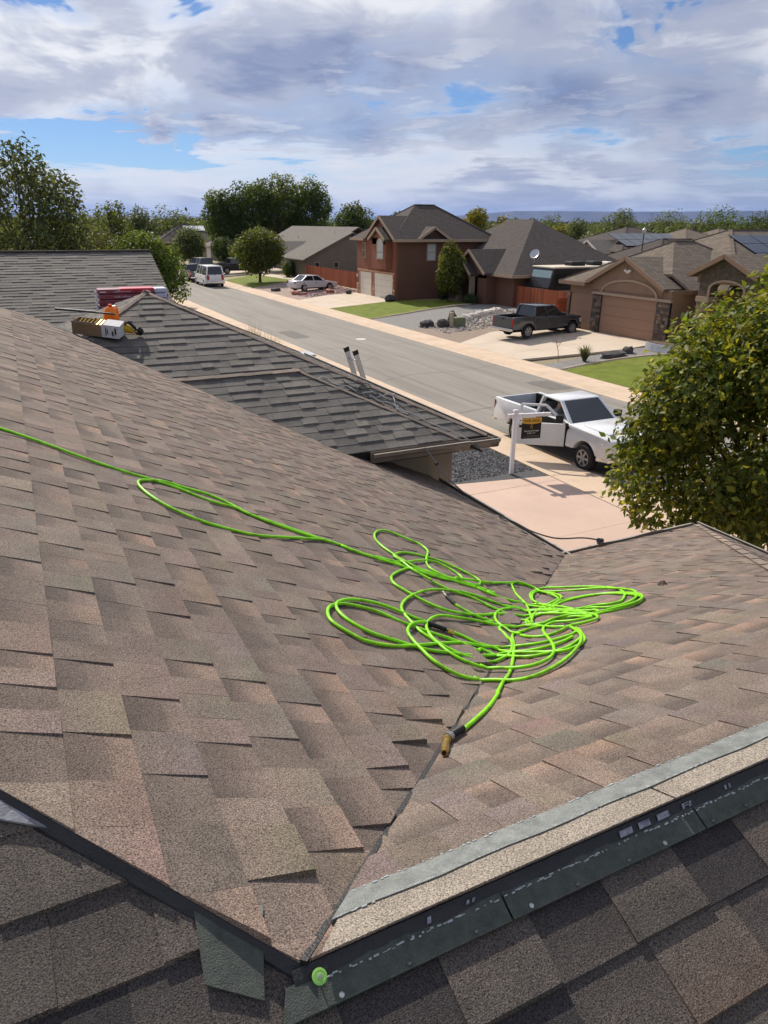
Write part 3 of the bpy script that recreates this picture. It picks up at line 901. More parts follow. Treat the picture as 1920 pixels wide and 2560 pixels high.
# own driveway and gravel bed
slabs('driveway', [(4.2, 4.8), (12.0, 2.0), (12.0, 14.35), (8.6, 14.95), (4.2, 14.95)], M_drive_own, 0.03, (2.9, 3.0), org=(3.4, 2.0), label='pink concrete driveway of the nearest house', flat=True)
bed = sheet('gravel_bed', [(4.9, 14.97), (8.6, 14.97), (12.0, 14.37), (12.0, 40), (4.9, 40)], M_gravel_dark, 0.005, label='dark grey gravel round the sign post')
def scatter(name, m, poly, n, r0, r1, zf, seed, sub=1, flat=0.6, kind='stuff', label=None, cat=None, parent=None):
    """loose stones, joined: nobody could count them"""
    rnd = np.random.RandomState(seed)
    xs = [p[0] for p in poly]; ys = [p[1] for p in poly]
    base = np.array([(1, 0, 0), (-1, 0, 0), (0, 1, 0), (0, -1, 0), (0, 0, 1), (0, 0, -1)], float)
    F_ = [(0, 2, 4), (2, 1, 4), (1, 3, 4), (3, 0, 4), (2, 0, 5), (1, 2, 5), (3, 1, 5), (0, 3, 5)]
    V = []; FF = []; T = []
    conv = ccw(poly); k = 0
    while k < n:
        x, y = rnd.uniform(min(xs), max(xs)), rnd.uniform(min(ys), max(ys))
        ok = all((conv[(i + 1) % len(conv)][0] - conv[i][0]) * (y - conv[i][1]) - (conv[(i + 1) % len(conv)][1] - conv[i][1]) * (x - conv[i][0]) >= 0 for i in range(len(conv)))
        k += 1
        if not ok: continue
        r = rnd.uniform(r0, r1); a = rnd.uniform(0, 6.28)
        q = base * rnd.uniform(0.75, 1.25, (6, 3)) * np.array([r, r * 0.8, r * flat])
        c, s_ = math.cos(a), math.sin(a)
        q = np.stack([q[:, 0] * c - q[:, 1] * s_, q[:, 0] * s_ + q[:, 1] * c, q[:, 2]], 1) + rnd.normal(0, r * 0.12, (6, 3)) + np.array([x, y, zf(x) + r * flat * 0.35])
        o0 = len(V); V.extend(map(tuple, q)); FF.extend([(o0 + i, o0 + j, o0 + l) for i, j, l in F_])
        g = rnd.uniform(0.55, 1.5); T.extend([(g, g, g)] * 8)
    b = MB(); b.v = V; b.f = FF; b.m = [0] * len(FF); b.t = [(m[1][0] * t[0], m[1][1] * t[1], m[1][2] * t[2]) for t in T]
    o = b.build(name, m[0], parent)
    tag(o, label, cat, kind=kind)
    return o
M_chip = mat('stone_chip', (0.2, 0.2, 0.2), 0.85, 0.1, 20, tint=True)
scatter('gravel', (M_chip, srgb(88, 88, 91)), [(7.0, 14.99), (8.6, 14.99), (11.98, 14.40), (11.98, 19.5), (7.0, 19.5)], 10000, 0.016, 0.036, lambda x: 0.005, 3, label='loose dark chips of the gravel bed')

# across the street
slabs('driveway', [(22.02, 27.7), (27.9, 28.3), (30.2, 27.3), (32.6, 27.3), (32.6, 29.0), (30.25, 29.0), (30.25, 37.4), (25.5, 37.1), (22.02, 35.0)], M_drive, 0.03, (2.05, 3.2), org=(22.02, 27.7), label='pale driveway with the dark pickup')if False else None
slabs('driveway', [(22.02, 27.7), (27.9, 28.3), (30.26, 27.9), (30.26, 37.4), (25.5, 37.1), (22.02, 35.0)], M_drive, 0.03, (4.1, 3.2), org=(22.02, 27.7), label='pale concrete driveway under the dark pickup')
slabs('porch_floor', [(30.27, 22.0), (33.5, 22.0), (33.5, 27.9), (30.27, 27.9)], M_drive, 0.05, (4, 6), org=(30.27, 22.0), label='concrete entry slab of the tan house')
slabs('driveway', [(22.02, 54.3), (28.35, 55.2), (28.35, 63.0), (25.2, 63.0), (22.02, 61.2)], M_drive, 0.03, (3.2, 4.4), org=(22.02, 54.3), label='pale concrete driveway before the red garage doors')
slabs('driveway', [(22.02, 92.0), (33.0, 92.5), (33.0, 101.0), (22.02, 100.0)], M_drive, 0.03, (4.2, 4.5), org=(22.02, 92), label='far driveway with the parked black pickup')
slabs('footpath', [(27.4, 79.5), (31.5, 82.0), (31.5, 83.4), (27.4, 91.0)], M_drive, 0.04, (3, 3), org=(27, 79), label='curved concrete path of the grey house')
sheet('lawn', [(22.02, 46.75), (28.6, 48.7), (32.4, 49.4), (31.6, 53.2), (28.0, 55.1), (22.02, 54.25)], M_lawn, 0.03, label='green lawn before the red brick house')
sheet('lawn', [(22.02, 10.0), (32, 10.0), (31.2, 25.2), (28.8, 25.9), (26.4, 26.4), (24.2, 26.45), (22.02, 26.1)], M_lawn, 0.04, label='green lawn before the tan house')
sheet('lawn', [(22.02, 75.2), (28.2, 79.5), (27.2, 91.2), (22.02, 86.0)], M_lawn, 0.04, label='green lawn of the grey house')
sheet('lawn', [(22.02, 103), (33, 103), (33, 118), (22.02, 118)], M_lawn, 0.04, label='far lawn beyond the parked cars')
sheet('gravel_bed', [(22.02, 26.12), (24.2, 26.47), (26.4, 26.42), (28.8, 25.92), (30.26, 25.5), (30.26, 27.88), (27.9, 28.28), (22.02, 27.68)], M_gravel_grey, 0.015, label='grey gravel bed with a yucca')
sheet('gravel_bed', [(22.02, 41.0), (34.0, 41.0), (34.0, 50.2), (32.42, 49.4), (28.6, 48.68), (22.02, 46.73)], M_gravel_grey, 0.012, label='grey gravel yard between lawn and driveway')
sheet('gravel_bed', [(22.02, 35.02), (25.5, 37.12), (30.2, 37.45), (34.0, 37.45), (34.0, 40.98), (22.02, 40.98)], M_gravel_brown, 0.012, label='brown gravel strip beside the dark pickup')
sheet('gravel_bed', [(22.02, 61.25), (25.2, 63.05), (29.5, 63.05), (29.5, 79.0), (28.2, 79.45), (22.02, 75.15)], M_gravel_red, 0.012, label='reddish gravel yard under the silver sedan')
b = MB()
e0 = catmull([(22.1, 26.3), (24.2, 26.6), (26.4, 26.55), (28.8, 26.05), (30.2, 25.6)], 8)
b.tube([(p[0], p[1], gz(p[0]) + 0.03) for p in e0], 0.06, 6)
tag(b.build('kerb_edging', M_walk), kind='structure')
b = MB()
e0 = catmull([(22.1, 46.78), (25.2, 47.7), (28.6, 48.72), (32.4, 49.42)], 8)
b.tube([(p[0], p[1], gz(p[0]) + 0.03) for p in e0], 0.06, 6)
tag(b.build('kerb_edging', M_walk), kind='structure')
scatter('river_rock', (M_chip, srgb(176, 166, 156)), [(23.2, 38.2), (26.0, 38.4), (32.0, 43.6), (32.0, 46.2), (27.2, 44.0), (23.2, 42.4)], 2600, 0.05, 0.13, lambda x: gz(x) + 0.01, 5, label='pale river rock band in the gravel yard')
scatter('river_rock', (M_chip, srgb(170, 145, 138)), [(23.2, 62.6), (29.0, 63.4), (29.2, 70.0), (23.2, 66.5)], 1500, 0.05, 0.12, lambda x: gz(x) + 0.01, 6, label='pinkish rocks round the silver sedan')

def boulder(name, label, x, y, rx, ry, rz_, m, seed, zf=gz, group=None):
    rnd = random.Random(seed)
    bm = bmesh.new()
    bmesh.ops.create_icosphere(bm, subdivisions=2, radius=1)
    k = [rnd.uniform(0, 6) for _ in range(6)]
    for v in bm.verts:
        n = 1 + 0.16 * math.sin(3 * v.co.x + k[0]) + 0.14 * math.sin(4 * v.co.y + k[1]) + 0.12 * math.sin(5 * v.co.z + k[2]) + rnd.uniform(-0.06, 0.06)
        v.co = Vector((v.co.x * rx * n, v.co.y * ry * n, v.co.z * rz_ * n))
    me = bpy.data.meshes.new(name); bm.to_mesh(me); bm.free()
    me.materials.append(m)
    o = bpy.data.objects.new(name, me); COL.objects.link(o)
    o.location = (x, y, zf(x) + rz_ * 0.45)
    o.rotation_euler = (0, 0, rnd.uniform(0, 6))
    return tag(o, label, 'rock', group)
boulder('boulder', 'dark flat boulder on the river rock before the utility box', 23.5, 41.5, 0.55, 0.4, 0.30, M_stone_dark, 1)
boulder('boulder', 'dark squarish boulder left of the green utility box', 24.3, 40.6, 0.42, 0.40, 0.42, M_stone_dark, 2)
boulder('boulder', 'tall dark boulder just behind the green utility box', 25.2, 41.0, 0.40, 0.35, 0.55, M_stone_dark, 3)
for i, (x, y) in enumerate(((27.0, 42.2), (27.9, 42.6), (28.7, 43.0), (29.5, 43.3), (30.4, 43.7), (26.2, 41.9))):
    boulder('boulder', ('second', 'third', 'fourth', '', '', 'first')[i] + ' pale boulder from the left in the row behind the utility box' if i not in (3, 4) else ('second-last pale boulder from the right in the row behind the utility box' if i == 3 else 'rightmost pale boulder in the row behind the utility box'), x, y, 0.55, 0.35, 0.26, M_stone_pale, 10 + i, group='pale boulder row')
boulder('boulder', 'dark boulder lying beside the yucca in the gravel bed', 26.1, 27.2, 0.85, 0.35, 0.20, M_stone_dark, 20)
boulder('boulder', 'smaller dark rock behind the flat boulder near the yucca', 27.2, 27.5, 0.35, 0.25, 0.22, M_stone_dark, 21)
boulder('boulder', 'dark boulder on the gravel left of the silver sedan', 22.9, 70.2, 0.45, 0.4, 0.28, M_stone_dark, 22)
boulder('boulder', 'reddish boulder below the rear door of the sedan', 23.4, 65.6, 0.40, 0.35, 0.28, M_stone_red, 23)
boulder('boulder', 'small reddish boulder next to the sedan, second from left', 23.9, 65.0, 0.32, 0.3, 0.24, M_stone_red, 24)
boulder('boulder', 'long reddish boulder below the front wheel of the sedan', 26.3, 64.6, 0.55, 0.35, 0.28, M_stone_red, 25)
boulder('boulder', 'dark stone at the corner of the red garage', 27.7, 55.0, 0.40, 0.35, 0.42, M_stone_dark, 26)
boulder('boulder', 'small dark stone at the far edge of the garage driveway', 27.3, 62.6, 0.25, 0.25, 0.30, M_stone_dark, 27)
# ================================================================== houses
def roof_mat(name, c, c2, mortar):
    m = mat(name, c, 0.95, 0.1, 2.0, 0.6, 120, spec=0.2)
    nt = m.node_tree; N = nt.nodes; L = nt.links.new
    p = N['Principled BSDF']
    geo = N.new('ShaderNodeNewGeometry'); sp = N.new('ShaderNodeSeparateXYZ'); L(geo.outputs['Position'], sp.inputs[0])
    ad = N.new('ShaderNodeMath'); ad.operation = 'ADD'; L(sp.outputs[0], ad.inputs[0]); L(sp.outputs[1], ad.inputs[1])
    cb = N.new('ShaderNodeCombineXYZ'); L(ad.outputs[0], cb.inputs[0])
    ml = N.new('ShaderNodeMath'); ml.operation = 'MULTIPLY'; ml.inputs[1].default_value = 2.2; L(sp.outputs[2], ml.inputs[0]); L(ml.outputs[0], cb.inputs[1])
    br = N.new('ShaderNodeTexBrick'); L(cb.outputs[0], br.inputs['Vector'])
    br.inputs['Color1'].default_value = (*c, 1); br.inputs['Color2'].default_value = (*c2, 1); br.inputs['Mortar'].default_value = (*mortar, 1)
    br.inputs['Scale'].default_value = 1.0; br.inputs['Brick Width'].default_value = 0.32; br.inputs['Row Height'].default_value = 0.14
    br.inputs['Mortar Size'].default_value = 0.012; br.inputs['Bias'].default_value = 0.0
    L(br.outputs['Color'], p.inputs['Base Color'])
    return m
M_roof_dark = roof_mat('charcoal_roof', srgb(92, 84, 80), srgb(78, 72, 69), srgb(52, 48, 46))
M_roof_brown = roof_mat('brown_roof', srgb(128, 116, 104), srgb(108, 98, 88), srgb(66, 60, 55))
M_roof_grey = roof_mat('grey_roof', srgb(124, 119, 112), srgb(112, 107, 101), srgb(82, 78, 74))
M_red = mat('red_stucco', srgb(138, 90, 72), 0.92, 0.10, 0.9, 0.5, 45, dirt=((0.06, 0.045, 0.038), 0.22, 0.7))
M_shadedstucco = mat('shaded_red_stucco', srgb(110, 79, 65), 0.92, 0.10, 0.9, 0.5, 45, dirt=((0.06, 0.045, 0.038), 0.22, 0.7))  # darker red stucco: shade of the side walls is painted into the colour
M_tan = mat('tan_stucco', srgb(148, 121, 101), 0.92, 0.09, 0.9, 0.5, 45, dirt=((0.09, 0.07, 0.055), 0.22, 0.7))
M_tan2 = mat('tan_trim', srgb(172, 150, 130), 0.9, 0.05, 2)
M_tandoor = mat('tan_garage_door', srgb(152, 121, 101), 0.7, 0.04, 2)
M_greyst = mat('grey_stucco', srgb(122, 111, 99), 0.92, 0.10, 0.9, 0.5, 45, dirt=((0.06, 0.045, 0.038), 0.22, 0.7))
M_white = mat('white_paint', srgb(226, 222, 214), 0.6, 0.04, 3)
M_cream = mat('cream_door', srgb(222, 214, 200), 0.6, 0.04, 3)
M_brick = mat('pale_brick', srgb(190, 150, 122), 0.9, 0.2, 6, 0.4, 40)
M_stonev = mat('stone_veneer', srgb(112, 98, 88), 0.9, 0.3, 5, 0.8, 25, tint=True)
M_glass = glass_mat('window_glass', (0.03, 0.04, 0.05), 0.05)
M_blind = mat('white_blind', srgb(190, 192, 190), 0.5, 0.1, 4)
M_shade = mat('dark_interior', (0.02, 0.019, 0.018), 0.9, 0.1)
M_cedar = mat('cedar_picket', srgb(150, 86, 58), 0.85, 0.2, 3.0, tint=True, stretch=(1, 1, 0.15))
M_solar = mat('solar_glass', (0.012, 0.016, 0.03), 0.12, 0.1, 2, spec=0.8)
M_alu = mat('aluminium', srgb(196, 198, 200), 0.35, 0.1, 4, metal=0.7)

def slab_roof(parent, pts, m, th=0.14, name='roof_slope'):
    """one roof slope: polygon with thickness"""
    b = MB(); b.prism([Vector(p) - Vector((0, 0, th)) for p in pts], (0, 0, th))
    return b.build(name, m, parent, world=True)
def box_part(parent, name, m, *a, bevel=0):
    b = MB(); b.box(*a); return b.build(name, m, parent, world=True, bevel=bevel)
def hip_roof(parent, x0, x1, y0, y1, ze, s, m, cut=None, fascia=None):
    """hip roof over a rectangle; ridge along the longer side"""
    w, d = x1 - x0, y1 - y0
    if w >= d:
        h = d / 2; r0, r1 = (x0 + h, y0 + h), (x1 - h, y0 + h)
    else:
        h = w / 2; r0, r1 = (x0 + h, y0 + h), (x0 + h, y1 - h)
    zr = ze + h * s
    A, B, C2, D2 = (x0, y0, ze), (x1, y0, ze), (x1, y1, ze), (x0, y1, ze)
    p, q = (*r0, zr), (*r1, zr)
    if w >= d: F4 = [[A, B, q, p], [B, C2, q], [C2, D2, p, q], [D2, A, p]]
    else: F4 = [[A, B, p], [B, C2, q, p], [C2, D2, q], [D2, A, p, q]]
    for i, f in enumerate(F4):
        if cut and i == 3:       # leave the street slope open where a gable stands before it
            ya, yb, xc = cut
            pl = ccw([(q[0], q[1]) for q in f])
            zz = lambda x: ze + (x - x0) * s
            for piece in (clip_poly(pl, 0, -1, -yb), clip_poly(pl, 0, 1, ya), clip_poly(clip_poly(clip_poly(pl, 0, 1, yb), 0, -1, -ya), -1, 0, -xc)):
                if len(piece) > 2: slab_roof(parent, [(x, y, zz(x)) for x, y in piece], m)
        elif cut and i == 0 and cut[0] <= y0:
            pl = clip_poly(ccw([(q[0], q[1]) for q in f]), -1, 0, -cut[2])
            slab_roof(parent, [(x, y, ze + (y - y0) * s) for x, y in pl], m)
        else: slab_roof(parent, f, m)
    rc = MB(); rc.bar(p, q, 0.22, 0.05)
    for a, r in ((A, p), (B, p if w < d else q), (C2, q), (D2, q if w < d else p)):
        if not (cut and a is A): rc.bar(a, r, 0.2, 0.05)
    rc.build('ridge_cap', m, parent, world=True)
    if fascia:
        fb = MB()
        fb.box(x0 - 0.02, x1 + 0.02, y0 - 0.05, y0 - 0.003, ze - 0.2, ze + 0.01); fb.box(x0 - 0.02, x1 + 0.02, y1 + 0.003, y1 + 0.05, ze - 0.2, ze + 0.01)
        if cut: fb.box(x0 - 0.05, x0 - 0.021, cut[1], y1 + 0.05, ze - 0.2, ze + 0.01)
        else: fb.box(x0 - 0.05, x0 - 0.021, y0 - 0.05, y1 + 0.05, ze - 0.2, ze + 0.01)
        fb.box(x1 + 0.021, x1 + 0.05, y0 - 0.05, y1 + 0.05, ze - 0.2, ze + 0.01)
        # fb.box(x1 + 0.021, x1 + 0.05, y0 - 0.05, y1 + 0.05, ze - 0.2, ze + 0.01)
        fb.build('fascia', fascia, parent, world=True)
    return zr
def gable_x(parent, x0, x1, yc, half, ze, s, m, wallm, trim, wx=None, over=0.35):
    """gable with its ridge along x, gable end at x0 facing the street"""
    zr = ze + half * s
    slab_roof(parent, [(x0, yc - half, ze), (x1, yc - half, ze), (x1, yc, zr), (x0, yc, zr)], m)
    slab_roof(parent, [(x0, yc + half, ze), (x0, yc, zr), (x1, yc, zr), (x1, yc + half, ze)], m)
    wx = wx if wx is not None else x0 + over
    b = MB(); hh = half - 0.3
    b.prism([(wx, yc - hh, ze - 0.4), (wx, yc + hh, ze - 0.4), (wx, yc + hh, ze + 0.3 * s - 0.15), (wx, yc, zr - 0.16), (wx, yc - hh, ze + 0.3 * s - 0.15)], (0.12, 0, 0))
    b.build('gable_wall', wallm, parent, world=True)
    t = MB()
    for sg in (-1, 1): t.bar((x0 - 0.02, yc + sg * half, ze - 0.07), (x0 - 0.02, yc, zr - 0.07), 0.05, 0.20)
    t.build('rake_board', trim, parent, world=True)
    return zr
def window_x(parent, x, y0, y1, z0, z1, frame, pane=None, mull=True, arch=False):
    """window in a wall that faces -x"""
    f = MB(); w_ = 0.07
    f.box(x - 0.05, x + 0.02, y0, y1, z0, z0 + w_); f.box(x - 0.05, x + 0.02, y0, y0 + w_, z0 + w_, z1); f.box(x - 0.05, x + 0.02, y1 - w_, y1, z0 + w_, z1)
    if arch:
        c = (y0 + y1) / 2; r = (y1 - y0) / 2
        pts = [(c + r * math.cos(t), z1 + r * 0.9 * math.sin(t)) for t in np.linspace(0, math.pi, 13)]
        pi = [(c + (r - w_) * math.cos(t), z1 + (r - w_) * 0.9 * math.sin(t)) for t in np.linspace(math.pi, 0, 13)]
        f.prism([(x - 0.05, a, b_) for a, b_ in pts + pi], (0.07, 0, 0))
    else:
        f.box(x - 0.05, x + 0.02, y0 + w_, y1 - w_, z1 - w_, z1)
    if mull: f.box(x - 0.045, x + 0.01, y0 + w_, y1 - w_, (z0 + z1) / 2 - 0.03, (z0 + z1) / 2 + 0.03)
    o = f.build('window', frame, parent, world=True)
    g = MB()
    if arch: g.prism([(x - 0.012, a, b_) for a, b_ in [(y0 + w_, z0 + w_), (y1 - w_, z0 + w_)] + [(c + (r - w_) * math.cos(t), z1 + (r - w_) * 0.9 * math.sin(t)) for t in np.linspace(0, math.pi, 13)]], (0.008, 0, 0))
    else: g.box(x - 0.012, x - 0.004, y0 + w_, y1 - w_, z0 + w_, z1 - w_)
    g.build('pane', pane or M_glass, o, world=True)
    return o
def window_y(parent, y, x0, x1, z0, z1, frame, pane=None, mull=True):
    """window in a wall that faces -y"""
    f = MB(); w_ = 0.07
    f.box(x0, x1, y - 0.05, y + 0.02, z0, z0 + w_); f.box(x0, x1, y - 0.05, y + 0.02, z1 - w_, z1)
    f.box(x0, x0 + w_, y - 0.05, y + 0.02, z0 + w_, z1 - w_); f.box(x1 - w_, x1, y - 0.05, y + 0.02, z0 + w_, z1 - w_)
    if mull: f.box(x0 + w_, x1 - w_, y - 0.045, y + 0.01, (z0 + z1) / 2 - 0.03, (z0 + z1) / 2 + 0.03)
    o = f.build('window', frame, parent, world=True)
    g = MB(); g.box(x0 + w_, x1 - w_, y - 0.012, y - 0.004, z0 + w_, z1 - w_); g.build('pane', pane or M_glass, o, world=True)
    return o
def garage_door(parent, x, y0, y1, z0, z1, m, rows=4):
    """sectional door facing -x: each panel is a piece"""
    o = MB().box(x + 0.03, x + 0.05, y0, y1, z0, z1).build('garage_door', m, parent, world=True)
    h = (z1 - z0) / rows
    for i in range(rows):
        b = MB(); b.box(x - 0.012, x + 0.03, y0, y1, z0 + i * h + 0.006, z0 + (i + 1) * h - 0.006)
        b.build('panel', m, o, world=True)
    return o
def stones(parent, x, y0, y1, z0, z1, seed, pal, n_h=0.16, dep=0.07, cap=None):
    """stone veneer pier facing -x: coursed stones, each its own piece"""
    rnd = random.Random(seed)
    core = MB(); core.box(x + 0.005, x + 0.12, y0, y1, z0, z1); o = core.build('stone_pier', M_shade, parent, world=True)
    z = z0
    while z < z1 - 0.02:
        h = min(rnd.uniform(0.8, 1.3) * n_h, z1 - z); y = y0
        while y < y1 - 0.01:
            w_ = min(rnd.uniform(0.14, 0.34), y1 - y)
            if y1 - y - w_ < 0.07: w_ = y1 - y
            b = MB(); k = rnd.uniform(0.7, 1.3); c = pal[rnd.randrange(len(pal))]
            b.box(x - dep * rnd.uniform(0.6, 1), x + 0.01, y + 0.006, y + w_ - 0.006, z + 0.006, z + h - 0.006, t=tuple(v * k for v in c))
            b.build('stone', M_stonev, o, world=True)
            y += w_
        z += h
    return o
PAL_STONE = [srgb(112, 98, 86), srgb(96, 86, 78), srgb(128, 108, 92), srgb(88, 78, 72)]
PAL_BRICK = [srgb(196, 156, 126), srgb(180, 136, 108), srgb(206, 170, 140), srgb(170, 128, 104)]

# ---------------------------------------------------------------- the red two-storey house
red = thing('brick_red_house', 'two-storey brick-red house with a dark hip roof and two cream garage doors', 'house', (33, 58, 0))
FX, Y0, Y1, ZT = 28.3, 55.3, 62.85, 5.0
def wall_box(parent, m, x0, x1, y0, y1, z0, z1, name='wall'):
    return box_part(parent, name, m, x0, x1, y0, y1, z0, z1)
wall_box(red, M_red, FX, FX + 0.2, Y0, Y1, 0.2, ZT)
wall_box(red, M_shadedstucco, FX + 0.2, 37.6, Y0, Y0 + 0.2, 0.2, ZT)
wall_box(red, M_shadedstucco, FX + 0.2, 37.6, Y1 - 0.2, Y1, 0.2, ZT)
wall_box(red, M_shadedstucco, 37.4, 37.6, Y0 + 0.2, Y1 - 0.2, 0.2, ZT)
hip_roof(red, FX - 0.45, 38.1, Y0 - 0.45, Y1 + 0.45, ZT + 0.03, 0.64, M_roof_dark, cut=(Y0 - 0.45, 60.45, FX + 0.6), fascia=M_tan2)
gable_x(red, FX - 0.35, 32.6, 57.75, 2.85, ZT + 0.05, 0.62, M_roof_dark, M_red, M_tan2, wx=FX - 0.03)
# bay over the garage
bay = MB(); bay.box(FX - 0.6, FX - 0.002, 55.9, 58.5, 2.7, ZT + 0.1); bay.build('bay', M_red, red, world=True)
gable_x(red, FX - 0.85, FX + 0.5, 57.2, 1.55, ZT + 0.02, 0.58, M_roof_dark, M_red, M_tan2, wx=FX - 0.6)
window_x(red, FX - 0.602, 56.25, 57.55, 3.45, 4.55, M_tan2, M_blind, arch=True)
window_x(red, FX - 0.002, 60.95, 61.65, 3.4, 4.7, M_tan2)
garage_door(red, FX - 0.004, 55.75, 59.15, 0.32, 2.28, M_cream)
garage_door(red, FX - 0.004, 59.85, 62.1, 0.32, 2.25, M_cream)
for i, (a, c) in enumerate(((55.32, 55.72), (59.18, 59.82), (62.14, 62.83))):
    stones(red, FX - 0.01, a, c, 0.25, 1.25, 40 + i, PAL_BRICK, 0.12, 0.06)
tb = MB(); tb.box(FX - 0.06, FX - 0.002, 55.4, 62.6, 2.30, 2.46)
for y in (55.55, 59.3, 59.65, 62.15): tb.box(FX - 0.055, FX - 0.002, y, y + 0.14, 1.26, 2.30)
tb.build('door_trim', M_brick, red, world=True)
for y in (55.48, 62.5):
    b = MB(); b.box(FX - 0.16, FX - 0.06, y, y + 0.12, 1.75, 1.98); b.build('wall_lamp', M_white, red, world=True, bevel=0.02)
window_y(red, Y0 - 0.002, 31.2, 32.05, 3.35, 4.7, M_tan2, M_blind)
# gable over the side window
dx0, dx1, dz = 30.1, 33.2, ZT + 0.06
b = MB(); b.prism([(dx0 + 0.3, Y0 - 0.04, dz - 0.3), (dx1 - 0.3, Y0 - 0.04, dz - 0.3), (dx1 - 0.3, Y0 - 0.04, dz + 0.08), ((dx0 + dx1) / 2, Y0 - 0.04, dz + 0.85), (dx0 + 0.3, Y0 - 0.04, dz + 0.08)], (0, 0.03, 0)); b.build('gable_wall', M_shadedstucco, red, world=True)
xm = (dx0 + dx1) / 2
slab_roof(red, [(dx0, Y0 - 0.5, dz), (xm, Y0 - 0.5, dz + 0.95), (xm, Y0 + 2.2, dz + 0.95), (dx0, Y0 + 0.3, dz)], M_roof_dark)
slab_roof(red, [(dx1, Y0 - 0.5, dz), (dx1, Y0 + 0.3, dz), (xm, Y0 + 2.2, dz + 0.95), (xm, Y0 - 0.5, dz + 0.95)], M_roof_dark)
t = MB(); t.bar((dx0, Y0 - 0.52, dz - 0.07), (xm, Y0 - 0.52, dz + 0.88), 0.05, 0.2, up=(0, 0, 1)); t.bar((dx1, Y0 - 0.52, dz - 0.07), (xm, Y0 - 0.52, dz + 0.88), 0.05, 0.2); t.build('rake_board', M_tan2, red, world=True)
# single-storey wing
WX0, WX1, WY0, WY1 = 33.7, 45.3, 46.4, 58.0
wall_box(red, M_shadedstucco, WX0, WX0 + 0.2, WY0, Y0 - 0.01, 0.2, 2.72)
wall_box(red, M_shadedstucco, WX0 + 0.2, WX1, WY0, WY0 + 0.2, 0.2, 2.72)
wall_box(red, M_shadedstucco, WX1 - 0.2, WX1, WY0 + 0.2, WY1, 0.2, 2.72)
rx, ry0, ry1, zr = 39.5, 52.2, 55.6, 6.62
e0 = (33.2, 45.9, 2.72); e1 = (45.8, 45.9, 2.72); e2 = (45.8, 61.9, 2.72); e3 = (33.2, 61.9, 2.72)
slab_roof(red, [e0, e1, (rx, ry0, zr)], M_roof_dark)
slab_roof(red, [e1, e2, (rx, ry1, zr), (rx, ry0, zr)], M_roof_dark)
slab_roof(red, [e2, e3, (rx, ry1, zr)], M_roof_dark)
slab_roof(red, [e3, e0, (rx, ry0, zr), (rx, ry1, zr)], M_roof_dark)
fb = MB(); fb.box(33.14, 33.19, 45.85, 54.7, 2.52, 2.73); fb.box(33.14, 45.8, 45.84, 45.89, 2.52, 2.73); fb.build('fascia', M_tan2, red, world=True)
gable_x(red, 32.35, 37.5, 50.75, 2.35, 2.75, 0.70, M_roof_dark, M_shadedstucco, M_tan2, wx=32.8)
wall_box(red, M_shadedstucco, 32.8, 33.7, 48.75, 49.95, 0.2, 2.6); wall_box(red, M_shadedstucco, 32.8, 33.7, 52.4, 52.75, 0.2, 2.6)
# arched entry
ar = MB(); yc, rr_ = 51.15, 0.75
outer = [(50.0, 0.3), (50.0, 2.55), (51.15, 3.5), (52.3, 2.55), (52.3, 0.3), (yc + rr_, 0.3)]
inner = [(yc + rr_ * math.cos(t), 2.05 + rr_ * math.sin(t)) for t in np.linspace(0, math.pi, 13)] + [(yc - rr_, 0.3)]
ar.prism([(32.3, a, c) for a, c in outer + inner], (0.3, 0, 0)); ar.build('entry_arch', mat('grey_entry_stone', srgb(140, 128, 112), 0.9, 0.15, 4), red, world=True)
gable_x(red, 32.05, 33.2, 51.15, 1.25, 2.6, 0.78, M_roof_dark, M_shadedstucco, M_tan2, wx=32.55)
box_part(red, 'door', M_shade, 33.60, 33.69, 50.5, 51.8, 0.3, 2.6)
window_y(red, WY0 - 0.002, 36.0, 37.2, 1.2, 2.3, M_tan2)
b = MB(); b.lathe([(0.02, 0.0), (0.25, 0.05), (0.36, 0.14), (0.37, 0.14), (0.25, 0.03), (0.02, -0.02)], 20, ((35.9, 47.0, 4.1), (-0.75, -0.35, 0.55))); b.build('satellite_dish', M_alu, red, world=True, smooth=True)
b = MB(); b.tube([(35.95, 47.05, 4.1), (36.0, 47.2, 3.8), (36.0, 47.2, 3.45)], 0.03, 6); b.tube([(35.95, 47.0, 3.95), (35.5, 46.8, 4.2)], 0.015, 5); b.build('dish_mast', M_alu, red, world=True)

# ---------------------------------------------------------------- the tan house
tan = thing('tan_house', 'single-storey tan house with a brown hip roof, arched porch and stone piers', 'house', (36, 29, 0))
TX = 30.3; g0 = 0.40
wall_box(tan, M_tan, TX, TX + 0.2, 28.05, 33.75, g0 - 0.1, 3.1)
wall_box(tan, M_tan, TX + 0.05, TX + 0.25, 33.75, 36.0, g0 - 0.1, 3.05)
wall_box(tan, M_tan, TX + 0.25, 45, 35.8, 36.0, g0 - 0.1, 3.05)
wall_box(tan, M_tan, TX + 0.2, 33.0, 28.05, 28.25, g0 - 0.1, 3.05)
wall_box(tan, M_tan, 32.9, 33.1, 20.0, 28.05, g0 - 0.1, 3.1)
wall_box(tan, M_tan, 33.1, 48, 20.0, 20.2, g0 - 0.1, 3.05)
wall_box(tan, M_tan, 47.8, 48, 20.2, 36.0, g0 - 0.1, 3.05)
hip_roof(tan, TX - 0.45, 40.0, 27.75, 36.45, 3.13, 0.52, M_roof_brown, cut=(27.75, 34.2, TX + 0.9), fascia=M_tan)
zr2 = hip_roof(tan, 32.4, 50.0, 25.9, 38.5, 3.16, 0.455, M_roof_brown, fascia=M_tan)
hip_roof(tan, 32.5, 50.5, 14.5, 26.4, 3.2, 0.43, M_roof_brown, fascia=M_tan)
